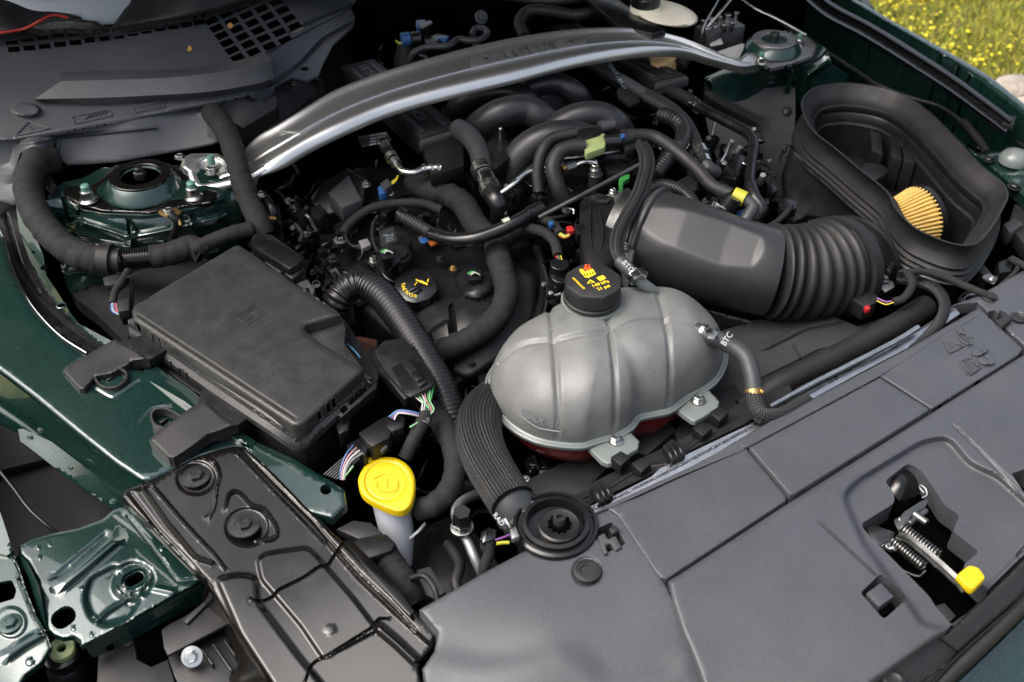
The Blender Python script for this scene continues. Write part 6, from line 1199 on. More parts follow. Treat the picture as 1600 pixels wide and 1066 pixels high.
# ------------------------------------------------------------------ hoses and looms around the engine
def hoses():
    t = thing('breather_hose', 'thick grey breather hose ending in silver clamps beside the near coil cover', 'hose', (750, 260, .03))
    tube('hose', [(716, 202, .04), (734, 214, .05), (748, 236, .048), (754, 262, .04)], 16, M['grey_rubber'], t, seg=22); 
    tube('clamp', [(752, 262, .040), (756, 272, .038)], 18, M['zinc'], t, seg=28, straight=True, step=2); tube('clamp', [(757, 274, .037), (763, 288, .034)], 15, M['chrome'], t, seg=28, straight=True, step=2); tube('clamp', [(764, 290, .033), (769, 302, .03)], 17, M['zinc'], t, seg=28, straight=True, step=2)
    tube('elbow', [(766, 296, .032), (776, 314, .025), (782, 326, .01), (780, 340, -.02)], 15, M['gloss_rubber'], t, seg=22)
    h = thing('coolant_pipe_hose', 'glossy black bent hose with printed band across the valve cover', 'hose', (740, 365, .0))
    tube('hose', [(676, 366, -.01), (706, 374, .0), (740, 373, .01), (775, 362, .02), (805, 348, .03), (832, 332, .035)], 11, M['gloss_rubber'], h, seg=20); tube('printed_band', [(788, 354, .025), (798, 350, .028)], 11.8, M['pale_band'], h, seg=20, straight=True, step=2); tube('end_sleeve', [(826, 336, .034), (846, 326, .036)], 13, M['gloss_rubber'], h)
    tube('corrugated_end', [(628, 338, -.02), (650, 350, -.018), (674, 364, -.012)], 10, M['rubber'], h, kind='corr', period=5); 
    cylinder('end_cap', P(631, 337, -.02), pdir(628, 336, 660, 354, -.02), .015, .02, M['gloss_rubber'], h)
    hose('large_loom', 'thick cloth taped loom running down over the valve cover', [(838, 352, -.02), (800, 362, -.02), (776, 384, -.03), (784, 420, -.04), (792, 456, -.05), (780, 492, -.06), (750, 520, -.07), (712, 540, -.08), (680, 552, -.10)], 19, 'tape', 'tape', 'wiring loom', period=16, seg=20)
    hose('large_loom', 'cloth taped loom passing behind the breather hose', [(646, 282, -.02), (672, 296, -.02), (700, 304, -.025), (726, 322, -.03), (744, 352, -.03), (768, 376, -.03)], 19, 'tape', 'tape', 'wiring loom', period=14, seg=20)
    hose('thin_loom', 'thin taped loom arching over the solenoid', [(536, 366, -.05), (548, 348, -.04), (580, 326, -.02), (620, 318, -.015), (660, 318, -.015), (690, 328, -.02)], 7, 'tape', 'tape', 'wiring loom', period=8, seg=12)
    hose('thin_loom', 'thin black lead dropping past the solenoid label', [(590, 338, -.02), (582, 354, -.02), (583, 376, -.02), (590, 392, -.02), (598, 398, -.02)], 2.6, 'rubber', cat='wire')
    hose('thin_loom', 'thin black lead looping left of the solenoid', [(572, 330, -.03), (546, 348, -.04), (540, 368, -.05), (550, 384, -.045), (566, 384, -.04)], 2.2, 'rubber', cat='wire')
    hose('corrugated_duct', 'fat black corrugated conduit from the fuse box down past the washer cap', [(530, 496, -.06), (528, 472, -.02), (545, 450, .0), (570, 446, .004), (600, 466, .0), (632, 508, -.01), (662, 556, -.02), (688, 604, -.03), (706, 650, -.05), (714, 694, -.08)], 24, 'gloss_rubber2', 'corr', 'conduit', period=6.2, amp=.12, seg=28)
    b = thing('radiator_hose', 'thick braided radiator hose with clamp at the black filler housing', 'hose', (770, 710, -.04))
    tube('braided_sleeve', [(830, 596, -.12), (790, 618, -.08), (757, 644, -.05), (748, 678, -.03), (760, 720, -.02), (784, 762, -.015), (800, 786, -.016)], 37, M['braid'], b, kind='braid', seg=160)
    tube('rubber_end', [(786, 766, -.018), (802, 790, -.028), (818, 812, -.05), (836, 832, -.09)], 36, M['grey_rubber'], b, seg=32); text('RAD', 779, 812, .032, 20, 24, 8.5, M['white_print'], b, normal=(-.7, -.3, .6), z2=.02)
    tube('clamp_band', [(806, 797, -.034), (810, 802, -.038)], 37.5, M['zinc'], b, seg=40, straight=True, step=2); plate('clamp_ear', [(796, 826), (806, 822), (812, 838), (800, 842)], .01, .01, M['cast_alloy'], b); pbox('clamp_ear', 790, 818, .012, 16, 8, .006, 60, M['zinc'], b)
    # filler housing with splined cap
    h = thing('filler_housing', 'round black filler housing with star shaped centre at the radiator corner', 'filler neck', (873, 824, -.01))
    c = P(868, 822, -.014); lathe('housing', c, [(.052, -.06), (.055, -.01), (.060, .0), (.059, .006), (.055, .008), (.052, .003), (.048, .003), (.047, .009), (.041, .010), (.038, -.004), (.012, -.006)], M['gloss_rubber'], h, seg=64)
    cc = P(874, 822, -.012); lathe('inner_disc', cc, [(.030, -.01), (.030, .002), (.027, .004), (.024, .003), (.004, .003)], M['black_plastic'], h, seg=48)
    lathe('spline', cc + Z * .003, [(.014, 0), (.014, .004), (.008, .005)], M['void'], h, seg=66, wob=lambda th, k: 1 + (.16 if math.cos(11 * th) > 0 else -.1) * (k < 2)); lathe('hub', cc + Z * .004, [(.009, 0), (.009, .012), (.0075, .015), (.005, .015), (.0045, .010)], M['dull_plastic'], h, seg=30)
    plate('bracket', [(898, 772), (930, 760), (944, 772), (926, 786), (912, 800), (896, 790)], -.03, .03, M['black_plastic'], h, bevel=.003); tube('lever', [(884, 776, -.02), (900, 782, -.02), (920, 774, -.02)], 3, M['gloss_rubber'], h)
    # left hand loom along the strut tower
    l = thing('main_loom', 'fat taped main wiring loom curling from the cowl round the green tower', 'wiring loom', (100, 380, .03))
    tube('taped_loom', [(78, 250, .07), (56, 256, .085), (44, 282, .075), (50, 320, .05), (72, 358, .03), (104, 388, .015), (138, 402, .008), (164, 406, .005)], 22, M['tape'], l, kind='tape', period=22, seg=24)
    tube('grommet', [(158, 406, .006), (176, 407, .005)], 26, M['rubber'], l, seg=28, straight=True, step=3); tube('sleeve', [(172, 407, .005), (190, 407, .005)], 19, M['rubber'], l, seg=24, straight=True)
    tube('conduit', [(184, 407, .005), (240, 402, .004)], 17, M['gloss_rubber'], l, kind='corr', period=4, seg=24); tube('taped_end', [(236, 402, .004), (268, 396, .006), (300, 386, .01), (318, 396, .0)], 18, M['tape'], l, kind='tape', period=18, seg=20)
    tube('taped_branch', [(300, 392, .012), (330, 378, .018), (360, 366, .022), (392, 358, .02)], 12, M['tape'], l, kind='tape', period=14, seg=16); tube('strap', [(318, 380, .03), (324, 388, .022), (318, 396, .01)], 3, M['gloss_rubber'], l, seg=8)
    tube('cable_tie', [(188, 398, .022), (190, 410, .02), (188, 420, .01)], 2, M['void'], l, seg=6)
    plate('tail_clip', [(66, 268), (78, 272), (88, 290), (82, 300), (70, 290)], .055, .01, M['dull_plastic'], l)
    hose('cowl_loom', 'taped wiring loom dropping out of the cowl past the brace foot', [(330, 176, .10), (344, 190, .115), (358, 215, .11), (368, 246, .10), (378, 282, .07), (390, 316, .04), (404, 346, .02), (412, 366, .0)], 17, 'tape', 'tape', 'wiring loom', period=16, seg=22)
    c = thing('tower_connector', 'black two part connector with blue wires beside the fuse box corner', 'connector', (190, 460, .0))
    plate('upper', [(160, 434), (180, 428), (196, 432), (190, 442), (164, 446)], .01, .012, M['dull_plastic'], c); plate('body', [(184, 442), (204, 436), (204, 484), (186, 488)], .0, .03, M['black_plastic'], c); plate('cover', [(182, 470), (202, 464), (202, 484), (184, 487)], .004, .02, M['dull_plastic'], c)
    tube('lead', [(200, 424, .005), (190, 440, .006), (180, 456, .0), (176, 474, -.01)], 6, M['tape'], c, kind='tape', period=8)
    for i, cn in enumerate(('w_blue', 'w_white', 'w_sky_blue', 'w_red', 'w_pink')): tube('wire', [(173 + i * 2, 474, -.008), (174 + i * 2.5, 486, -.008), (184 + i * 3, 492, -.01)], 1.1, M[cn], c, seg=6)
    tube('stay', [(205, 438, .0), (207, 478, -.02)], 2.4, M['gloss_rubber'], c, seg=8); tube('tie_tail', [(196, 434, .01), (222, 426, .012)], 1.3, M['rubber'], c, seg=6)
    # connectors in the lower middle
    k = thing('multiplug', 'large black multi way plug with green wires on the corrugated conduit', 'connector', (630, 570, .0))
    plate('socket', [(584, 548), (600, 532), (632, 528), (648, 548), (668, 572), (680, 592), (674, 602), (642, 618), (634, 614), (604, 582), (590, 560)], .018, .035, M['black_plastic'], k, bevel=.002)
    plate('plug', [(612, 574), (640, 558), (656, 566), (680, 596), (674, 604), (642, 620), (634, 616)], .023, .006, M['gloss_rubber'], k, bevel=.001); plate('lever', [(626, 566), (638, 560), (668, 596), (656, 604)], .027, .004, M['black_plastic'], k, bevel=.001); plate('latch', [(642, 582), (652, 577), (662, 590), (652, 596)], .031, .005, M['gloss_rubber'], k, bevel=.001)
    plate('flange', [(576, 546), (584, 542), (634, 612), (640, 620), (632, 624), (590, 572)], .016, .02, M['gloss_rubber'], k, bevel=.001)
    for i, cn in enumerate(('w_white', 'w_ltgreen', 'w_white', 'w_pink', 'w_green', 'w_ltgreen', 'w_green')):
        x = 648 + i * 5; tube('wire', [(x, 620 - i * 3, .015), (660 + i * 2.2, 630 - i, .012), (663 + i * 1.8 + (6 if i % 2 else -4), 640, .01), (664 + i * .8, 652, .0)], 1.3, M[cn], k, seg=6)
    tube('loom', [(668, 642, .002), (660, 660, -.005), (646, 688, -.02), (632, 716, -.04)], 11, M['tape'], k, kind='tape', period=10, seg=18); tube('loom_tape', [(668, 642, .002), (660, 662, -.005)], 10, M['w_grey'], k, kind='tape', seg=16)
    j = thing('inline_connector', 'black inline connector with blue and pink wires above the washer cap', 'connector', (590, 680, -.01))
    plate('body', [(560, 676), (592, 656), (612, 672), (608, 684), (582, 698), (574, 692)], .005, .03, M['black_plastic'], j, bevel=.002); plate('rear', [(584, 660), (606, 648), (634, 650), (630, 668), (612, 674)], .0, .03, M['gloss_rubber'], j, bevel=.002); plate('front', [(540, 696), (560, 684), (576, 698), (570, 712), (552, 706)], -.005, .03, M['gloss_rubber'], j, bevel=.002); plate('tab', [(596, 700), (604, 694), (606, 698), (594, 708)], .0, .006, M['grey_plastic'], j)
    for i, cn in enumerate(('w_sky_blue', 'w_purple', 'w_white')): tube('wire', [(608 + i * 4, 652 + i * 2, .004), (622, 642 + i * 2, .01), (640, 643 + i * 2, .01), (660, 648 + i * 2, .0)], 1.6, M[cn], j, seg=6)
    for i, cn in enumerate(('w_blue', 'w_pink', 'w_white', 'w_grey')): tube('wire', [(552 + i * 5, 696 + i * 4, -.005), (540 + i * 4, 712 + i * 2, -.01), (533 + i * 3, 732, -.02), (532 + i * 2, 750, -.03)], 1.6, M[cn], j, seg=6)
    tube('wire', [(640, 668, .0), (650, 662, .002), (658, 658, .0)], 1.4, M['w_ltgreen'], j, seg=6); tube('wire', [(538, 746, -.02), (546, 736, -.02), (552, 728, -.015)], 1.4, M['w_ltgreen'], j, seg=6)
    for i in range(6): tube('ribbon_wire', [(506 + i * 4, 742 + i * 1.4, -.03), (532 + i * 3, 720 + i * 2, -.02), (552 + i * 2, 706 + i * 2, -.015)], 1.3, M['grey_plastic'], j, seg=6)
    hose('side_loom', 'taped loom hooking down beside the braided radiator hose', [(672, 640, -.04), (692, 664, -.04), (708, 700, -.045), (712, 735, -.05), (700, 768, -.055), (676, 790, -.06), (652, 796, -.07)], 18, 'tape', 'tape', 'wiring loom', period=20, seg=20)
    hose('blue_wire', 'single thin blue wire behind the fuse box corner', [(538, 534, .0), (552, 546, .005), (562, 558, .0), (568, 570, -.01)], 1.2, 'w_sky_blue', cat='wire', seg=6)
    tag(plate('exhaust_shield', [(556, 524), (590, 530), (584, 570), (560, 556)], -.14, .02, M['rust'], bevel=.004), 'rusty brown exhaust shield glimpsed behind the fuse box', 'heat shield')
mat('gloss_rubber2', (.007, .007, .0075), .32, bump=(500, .00005), var=(22, .2), dust=.05)
mat('pale_band', (.30, .32, .26), .5)
hoses()

def fuel_side():
    t = thing('quick_connector', 'pale green quick connector joining black vapour hoses over the manifold', 'connector', (925, 215, .1))
    plate('green_body', [(905, 222), (912, 214), (924, 210), (930, 214), (936, 208), (944, 208), (948, 222), (944, 230), (922, 238), (916, 240), (912, 228)], .108, .016, M['pale_green'], t, bevel=.002); plate('black_body', [(900, 208), (906, 200), (934, 194), (942, 202), (936, 208), (910, 216), (902, 214)], .115, .02, M['gloss_rubber'], t, bevel=.002)
    cylinder('port', P(948, 197, .11), tuple(pdir(935, 200, 960, 194, .11)), .013, .03, M['grey_rubber'], t)
    tube('vapour_hose', [(842, 300, .03), (840, 270, .06), (846, 240, .09), (862, 218, .105), (900, 208, .11)], 9.5, M['rubber'], t, seg=18); tube('vapour_hose', [(884, 316, .02), (872, 292, .05), (864, 262, .08), (874, 238, .10), (896, 230, .105), (914, 229, .105)], 12.5, M['rubber'], t, seg=20)
    tube('vapour_hose', [(944, 222, .105), (970, 220, .105)], 10, M['gloss_rubber'], t, seg=18); tube('vapour_hose', [(968, 220, .105), (996, 212, .105), (1026, 216, .10), (1058, 238, .09), (1090, 266, .075), (1112, 290, .065), (1142, 304, .06)], 10.5, M['rubber'], t, seg=20)
    plate('blue_ring', [(969, 210), (975, 208), (977, 213), (971, 215)], .12, .006, M['w_blue'], t, bevel=.0005); plate('hose_clip', [(974, 216), (990, 214), (992, 232), (978, 234)], .10, .02, M['black_plastic'], t)
    tube('yellow_band', [(1146, 304, .062), (1164, 312, .058)], 12.5, M['w_lime'], t, seg=24, straight=True, step=3); tube('elbow', [(1160, 310, .058), (1176, 322, .05), (1170, 336, .04), (1162, 348, .03)], 10, M['grey_rubber'], t, seg=18)
    d = thing('fuel_rail_pipe', 'chromed fuel pipes with brass union above the throttle', 'pipe', (870, 265, .06))
    for i, pp in enumerate([[(774, 308, .03), (800, 290, .05), (828, 268, .06), (870, 260, .065), (900, 256, .065)], [(786, 300, .03), (806, 282, .055), (836, 258, .065), (866, 252, .07)], [(850, 250, .07), (896, 246, .075), (940, 240, .075), (968, 236, .075)], [(900, 258, .066), (916, 252, .072), (930, 254, .07), (930, 264, .06)]]): tube('pipe', pp, (4.5, 3.2, 2.8, 5)[i], M['chrome'], d, seg=14)
    bolt(930, 264, .062, 6, M['zinc'], d, head=1.2); tube('union', [(884, 262, .068), (898, 257, .068)], 7, M['cast_alloy'], d, seg=6); tube('copper_band', [(878, 264, .067), (884, 262, .067)], 5.5, M['brass'], d, seg=12)
    plate('valve_body', [(934, 252), (950, 240), (980, 240), (990, 256), (984, 268), (950, 270)], .055, .03, M['gloss_rubber'], d, bevel=.003); tube('copper_tip', [(988, 246, .06), (996, 250, .058)], 3, M['brass'], d, seg=10); plate('hook', [(984, 240), (990, 232), (998, 236), (996, 250), (990, 252)], .075, .006, M['gloss_rubber'], d)
    cylinder('valve', P(930, 285, .04), (0, 0, 1), .014, .04, M['steel_dark'], d, 20)
    hose('dipstick_tube', 'thin straight black rod slanting up over the throttle body', [(842, 340, .05), (900, 310, .08), (1002, 256, .10)], 3.6, 'grey_rubber', cat='rod', straight=True)
    hose('ribbed_hose', 'black corrugated hose curving round the throttle inlet', [(1012, 292, .06), (1040, 290, .065), (1066, 300, .06), (1084, 318, .05), (1096, 342, .03)], 11, 'gloss_rubber2', 'corr', period=4.6, seg=22)
    hose('ribbed_hose', 'black corrugated hose snaking down from the far coil cover', [(1036, 180, .07), (1056, 188, .08), (1068, 206, .08), (1062, 228, .08), (1042, 250, .075), (1022, 274, .07)], 13, 'gloss_rubber2', 'corr', period=5, seg=24)
    b = thing('fuel_hose', 'braided hose with printed markings between the coil covers', 'hose', (1000, 140, .06))
    tube('printed_hose', [(912, 92, .045), (940, 108, .05), (980, 130, .055), (1016, 152, .06)], 9, M['grey_print_rubber'], b, seg=18); tube('braided_sleeve', [(1012, 150, .06), (1044, 168, .065), (1070, 192, .065), (1084, 218, .06), (1092, 238, .055)], 11, M['braid'], b, kind='braid', seg=56)
    text('5PFR - 9D317 - BA 21 TPV NP', 966, 121, .068, 40, 21, 7, M['grey_print'], b, z2=.072, normal=(0, -.5, .85), squash=.9)
    tube('clamp', [(1080, 232, .056), (1096, 240, .052)], 6, M['zinc'], b, seg=20); tube('clamp', [(1090, 236, .055), (1095, 246, .052)], 16, M['zinc'], b, seg=28, straight=True, step=2); tube('clamp', [(1097, 250, .051), (1100, 258, .048)], 14, M['chrome'], b, seg=28, straight=True, step=2); tube('elbow', [(1096, 246, .05), (1106, 262, .045), (1118, 270, .03)], 11, M['grey_rubber'], b)
    tube('lower_pipe', [(905, 95, .02), (940, 118, .02), (990, 150, .02), (1040, 178, .02)], 5, M['gloss_rubber'], b); plate('hose_clip', [(964, 140), (974, 134), (998, 144), (1000, 158), (984, 164), (966, 150)], .05, .01, M['steel_dark'], b)
    g = thing('heater_pipe', 'glossy black rigid pipe bending down beside the far inner shield', 'pipe', (1140, 200, .03))
    tube('hose', [(1046, 142, .03), (1068, 152, .04), (1086, 162, .045)], 10, M['rubber'], g, seg=20); tube('pipe', [(1082, 162, .045), (1112, 178, .05), (1150, 198, .05), (1170, 210, .05), (1178, 226, .045), (1174, 256, .03), (1172, 290, .02), (1182, 314, .01)], 8.5, M['gloss_rubber'], g, seg=18)
    for x, y in ((1083, 163), (1089, 167)): tube('clamp', [(x, y - 1, .046), (x + 3, y + 1, .046)], 10.5, M['chrome'], g, seg=22, straight=True, step=1.5)
    tube('lower_hose', [(1172, 290, .02), (1180, 312, .01), (1190, 326, .0), (1182, 344, -.02)], 11, M['gloss_rubber'], g, seg=18)
    p = thing('alternator_fittings', 'cluster of metal fittings and plugs between heater pipe and duct', 'fittings', (1130, 300, .0))
    lathe('filler_collar', P(1122, 330, .035), [(.030, -.03), (.022, .0), (.020, .006), (.014, .006)], M['cast_alloy'], p, (.5, -.2, 1), 32); ring('collar_ring', P(1130, 318, .05), .014, .024, .012, M['chrome'], p, axis=(.5, -.2, 1)); cylinder('collar_plug', P(1140, 318, .055), (.5, -.2, 1), .016, .03, M['gloss_rubber'], p)
    plate('cyan_clip', round_poly([(1174, 358), (1186, 352), (1200, 356), (1198, 364), (1180, 366)], 2), .02, .01, M['w_cyan'], p, bevel=.001); plate('blue_clip', [(1150, 330), (1162, 326), (1164, 336), (1152, 340)], .03, .01, M['w_blue'], p, bevel=.001)
    for i, (x, y, r) in enumerate([(1128, 262, 5), (1152, 238, 5), (1142, 246, 4), (1160, 262, 4), (1190, 280, 4), (1106, 222, 4), (1118, 302, 5), (1140, 228, 4), (1074, 150, 4)]): cylinder('stud', P(x, y, .01 + .01 * (i % 3)), (.3 * math.sin(i), -.3, .9), .006, .03, M[('zinc', 'cast_alloy', 'steel_dark')[i % 3]], p, 12)
    plate('bracket', [(1118, 250), (1150, 232), (1166, 246), (1150, 280), (1124, 276)], -.01, .03, M['gloss_rubber'], p, bevel=.003); plate('bracket', [(1104, 290), (1130, 280), (1150, 300), (1130, 316)], .0, .03, M['black_plastic'], p, bevel=.003); plate('bracket', [(1058, 282), (1078, 272), (1092, 286), (1086, 298), (1066, 296)], .06, .02, M['black_plastic'], p, bevel=.003)
    tube('lever', [(1112, 212, .0), (1116, 196, .01), (1122, 184, .015)], 1.6, M['zinc'], p, seg=8); tube('lever', [(1126, 254, .03), (1134, 240, .04), (1138, 228, .045)], 2.4, M['zinc'], p, seg=8)
    q = thing('canister_connector', 'small black frame connector with black hose left of the air box', 'connector', (1232, 330, .0))
    plate('frame', [(1216, 318), (1226, 308), (1248, 312), (1244, 326), (1222, 328)], .0, .02, M['gloss_rubber'], q); tube('hose', [(1236, 322, .0), (1226, 336, .0), (1212, 348, .0), (1198, 356, .0)], 5, M['rubber'], q); plate('frame', [(1198, 290), (1206, 284), (1216, 296), (1206, 302)], -.02, .02, M['gloss_rubber'], q)
mat('grey_print_rubber', (.022, .025, .028), .55, var=(200, .4))
fuel_side()

# ------------------------------------------------------------------ throttle body and intake duct
def throttle():
    t = thing('throttle_body', 'cast throttle body with black motor housing and red locked plug', 'throttle body', (950, 350, .02))
    plate('motor_housing', round_poly([(906, 316), (914, 306), (932, 302), (958, 308), (964, 322), (962, 400), (944, 416), (914, 414), (906, 360)], 4), .055, .05, M['black_plastic'], t, bevel=.004); plate('housing_cap', [(922, 306), (936, 301), (960, 308), (950, 316), (930, 314)], .062, .008, M['dull_plastic'], t, bevel=.002)
    tube('housing_rib', [(922, 322, .058), (922, 370, .058), (930, 412, .05)], 2.2, M['black_plastic'], t, seg=8); tube('housing_rib', [(936, 330, .058), (942, 366, .058), (936, 410, .05)], 2.6, M['black_plastic'], t, seg=8)
    plate('alloy_body', [(944, 304), (982, 292), (1004, 312), (1016, 318), (990, 350), (964, 346), (962, 322)], .05, .06, M['cast_alloy'], t, bevel=.004); plate('alloy_flange', [(998, 312), (1018, 316), (1000, 360), (984, 420), (972, 410), (974, 350)], .045, .05, M['cast_alloy'], t, bevel=.004)
    for x, y in ((1012, 314), (958, 300), (976, 386), (1038, 304)): bolt(x, y, .052, 5, M['zinc'], t, head=1)
    plate('plug', [(896, 352), (918, 346), (924, 358), (902, 366)], .055, .025, M['gloss_rubber'], t, bevel=.002); plate('red_lock', round_poly([(884, 354), (894, 352), (898, 360), (888, 362)], 2), .052, .01, M['w_red'], t, bevel=.001)
    for i, cn in enumerate(('w_wire_yellow', 'w_ltgreen', 'w_wire_yellow', 'w_orange')): tube('wire', [(890, 366 + i, .045), (882, 368 + i * 1.5, .045), (873, 362 + i * 2, .04)], 1.1, M[cn], t, seg=6)
    tube('loom', [(876, 366, .04), (866, 352, .03), (850, 344, .02), (830, 346, .01)], 7, M['tape'], t, kind='tape'); tube('loom', [(872, 400, .02), (866, 378, .025), (848, 362, .02), (820, 356, .01)], 8, M['tape'], t, kind='tape')
    for i, cn in enumerate(('w_red', 'w_pink', 'w_green', 'w_wire_yellow')): tube('wire', [(868 + i * 2.5, 398, .02), (869 + i * 3, 406, .02), (868 + i * 3, 413, .015)], 1.1, M[cn], t, seg=6)
    cylinder('sensor_plug', P(873, 425, .0), (0, -.1, 1), .017, .04, M['gloss_rubber'], t); cylinder('sensor_body', P(875, 450, -.03), (0, -.1, 1), .020, .06, M['gloss_rubber'], t)
    plate('green_seal', [(967, 280), (972, 274), (984, 272), (984, 278), (974, 284), (973, 294), (967, 292)], .07, .01, M['w_green'], t, bevel=.001); plate('blue_clip', [(857, 346), (864, 344), (865, 350), (858, 352)], .05, .01, M['w_blue'], t, bevel=.001)
    d = thing('intake_duct', 'wide satin black air intake duct with bellows leading to the air box', 'air duct', (1150, 420, .0))
    path = [(1022, 376, .010, 78), (1060, 386, .012, 77), (1100, 398, .010, 74), (1140, 410, .006, 72), (1180, 420, .002, 71), (1205, 425, -.002, 70)]
    du = tube('duct', path, 0, M['duct_plastic'], d, seg=120, step=2.5)
    nf = (Z * .80 - FWD_H * .58 + RGT * .10).normalized(); A_, B_ = P(1022, 376, .010), P(1205, 425, -.002); dd = (B_ - A_).normalized(); off_ = WM[du.name].translation; R_ = 72 * mpp(P(1130, 405, 0))
    for v in du.data.vertices:                                  # the pressed flat on top of the duct
        p = v.co + off_; u = (p - A_).dot(dd); t_ = (u - .055) / ((B_ - A_).length - .075); k_ = max(0, min(1, t_ * 1.8)) * max(0, min(1, (1.04 - t_) * 9)); e_ = (p - A_ - dd * u).dot(nf) - R_ * (1.03 - .085 * k_)
        if e_ > 0: v.co -= nf * e_
    a = pdir(1000, 370, 1040, 382, .01); c = P(1012, 374, .008); s = mpp(c)
    lathe('clamp_ring', c, [(74 * s, -.024), (78 * s, -.022), (80 * s, -.018), (80 * s, -.010), (76 * s, -.008), (76 * s, -.002), (83 * s, .0), (85 * s, .003), (85 * s, .008), (80 * s, .012)], M['grey_rubber'], d, a, 72); lathe('steel_band', c - a * .013, [(80.6 * s, -.004), (80.9 * s, 0), (80.6 * s, .004)], M['steel_dark'], d, a, 72)
    lathe('inlet_neck', c - a * .05, [(66 * s, -.01), (70 * s, .03)], M['steel_dark'], d, a, 60)
    # flattened pressed area on the duct top and the bellows
    fl = [(1062, 400), (1080, 372), (1110, 360), (1160, 368), (1200, 392), (1222, 430), (1216, 450), (1176, 474), (1140, 464), (1086, 442), (1070, 425)]
    b = [(1190, 423, .001, 70), (1197, 424, .000, 73), (1203, 425, -.001, 73), (1207, 425, -.002, 62), (1214, 426, -.003, 74), (1219, 426, -.004, 74), (1224, 427, -.005, 62), (1231, 427, -.006, 75), (1236, 427, -.007, 75), (1241, 427, -.008, 62), (1248, 427, -.010, 76), (1253, 426, -.011, 76), (1258, 426, -.012, 62), (1265, 425, -.014, 76), (1270, 424, -.015, 76), (1275, 424, -.016, 62), (1282, 423, -.018, 75), (1287, 422, -.019, 75), (1291, 421, -.02, 64), (1296, 420, -.021, 76), (1304, 419, -.024, 77), (1307, 418, -.025, 64), (1330, 411, -.04, 62)]
    tube('bellows', [(1200, 424, .0, 75), (1250, 427, -.011, 77), (1304, 419, -.024, 79)], 0, M['rubber'], d, kind='bellows', period=14.5, amp=.15, seg=80)
    tube('end_collar', [(1300, 420, -.022, 80), (1312, 417, -.027, 80)], 0, M['rubber'], d, seg=80, straight=True, step=3)
    tube('end_neck', [(1308, 418, -.026, 66), (1326, 412, -.036, 65), (1344, 406, -.045, 64)], 0, M['black_plastic'], d, seg=72)
    return t
mat('duct_plastic', (.015, .015, .016), .36, bump=(1500, .00004), var=(9, .12), dust=.08, specks=.05)
throttle()

def lower_right_hoses():
    h = thing('upper_radiator_hose', 'long straight black radiator hose lying behind the aluminium rail', 'hose', (1330, 550, -.05))
    tube('hose', [(1160, 640, -.08), (1210, 606, -.055), (1260, 580, -.05), (1330, 546, -.05), (1400, 508, -.05), (1446, 480, -.06)], 19, M['rubber'], h, seg=26)
    tag(tube('braided_hose', [(1404, 436, -.04), (1432, 440, -.03), (1462, 452, -.02), (1476, 474, -.014), (1470, 500, -.014), (1442, 532, -.03), (1376, 574, -.035), (1304, 614, -.035), (1250, 640, -.025)], 9, M['braid'], kind='braid', seg=56), 'long braided hose looping back under the air flow sensor', 'hose')
    tag(tube('silver_trim_pipe', [(1202, 636, -.010), (1260, 604, -.010), (1330, 569, -.010), (1400, 533, -.010), (1434, 512, -.010)], 5, M['zinc'], seg=12), 'narrow bright metal edge beside the long radiator hose', 'pipe')
    sh = sheet('fan_shroud', [(1120, 520), (1180, 500), (1240, 500), (1290, 490), (1340, 510), (1400, 490), (1440, 470), (1440, 500), (1330, 560), (1200, 620), (1130, 650), (1050, 640), (1090, 600)], [(1120, 520, -.10), (1290, 490, -.07), (1440, 480, -.09), (1130, 650, -.10), (1240, 560, -.075)], M['shroud_cloth'], None, 8, thick=.01, emb=[('ridge', [(1200, 540), (1260, 510), (1310, 500)], 8, .008), ('ridge', [(1180, 600), (1280, 550)], 6, -.006), ('ridge', [(1250, 560), (1240, 540)], 3, .004)])
    tag(sh, 'dull dark fan shroud between the duct and the radiator hose', 'fan shroud')
    lo = sheet('lower_duct', [(1010, 430), (1060, 460), (1100, 480), (1180, 500), (1240, 500), (1240, 520), (1150, 530), (1100, 520), (1000, 480)], [(1010, 430, -.06), (1100, 480, -.07), (1240, 500, -.08), (1100, 520, -.12)], M['gloss_rubber'], None, 8, thick=.05, roll=(5, .006)); tag(lo, 'glossy black resonator casing beneath the intake duct', 'resonator')
    pass
mat('shroud_cloth', (.011, .011, .0115), .8, bump=(250, .0008), var=(12, .3))
lower_right_hoses()

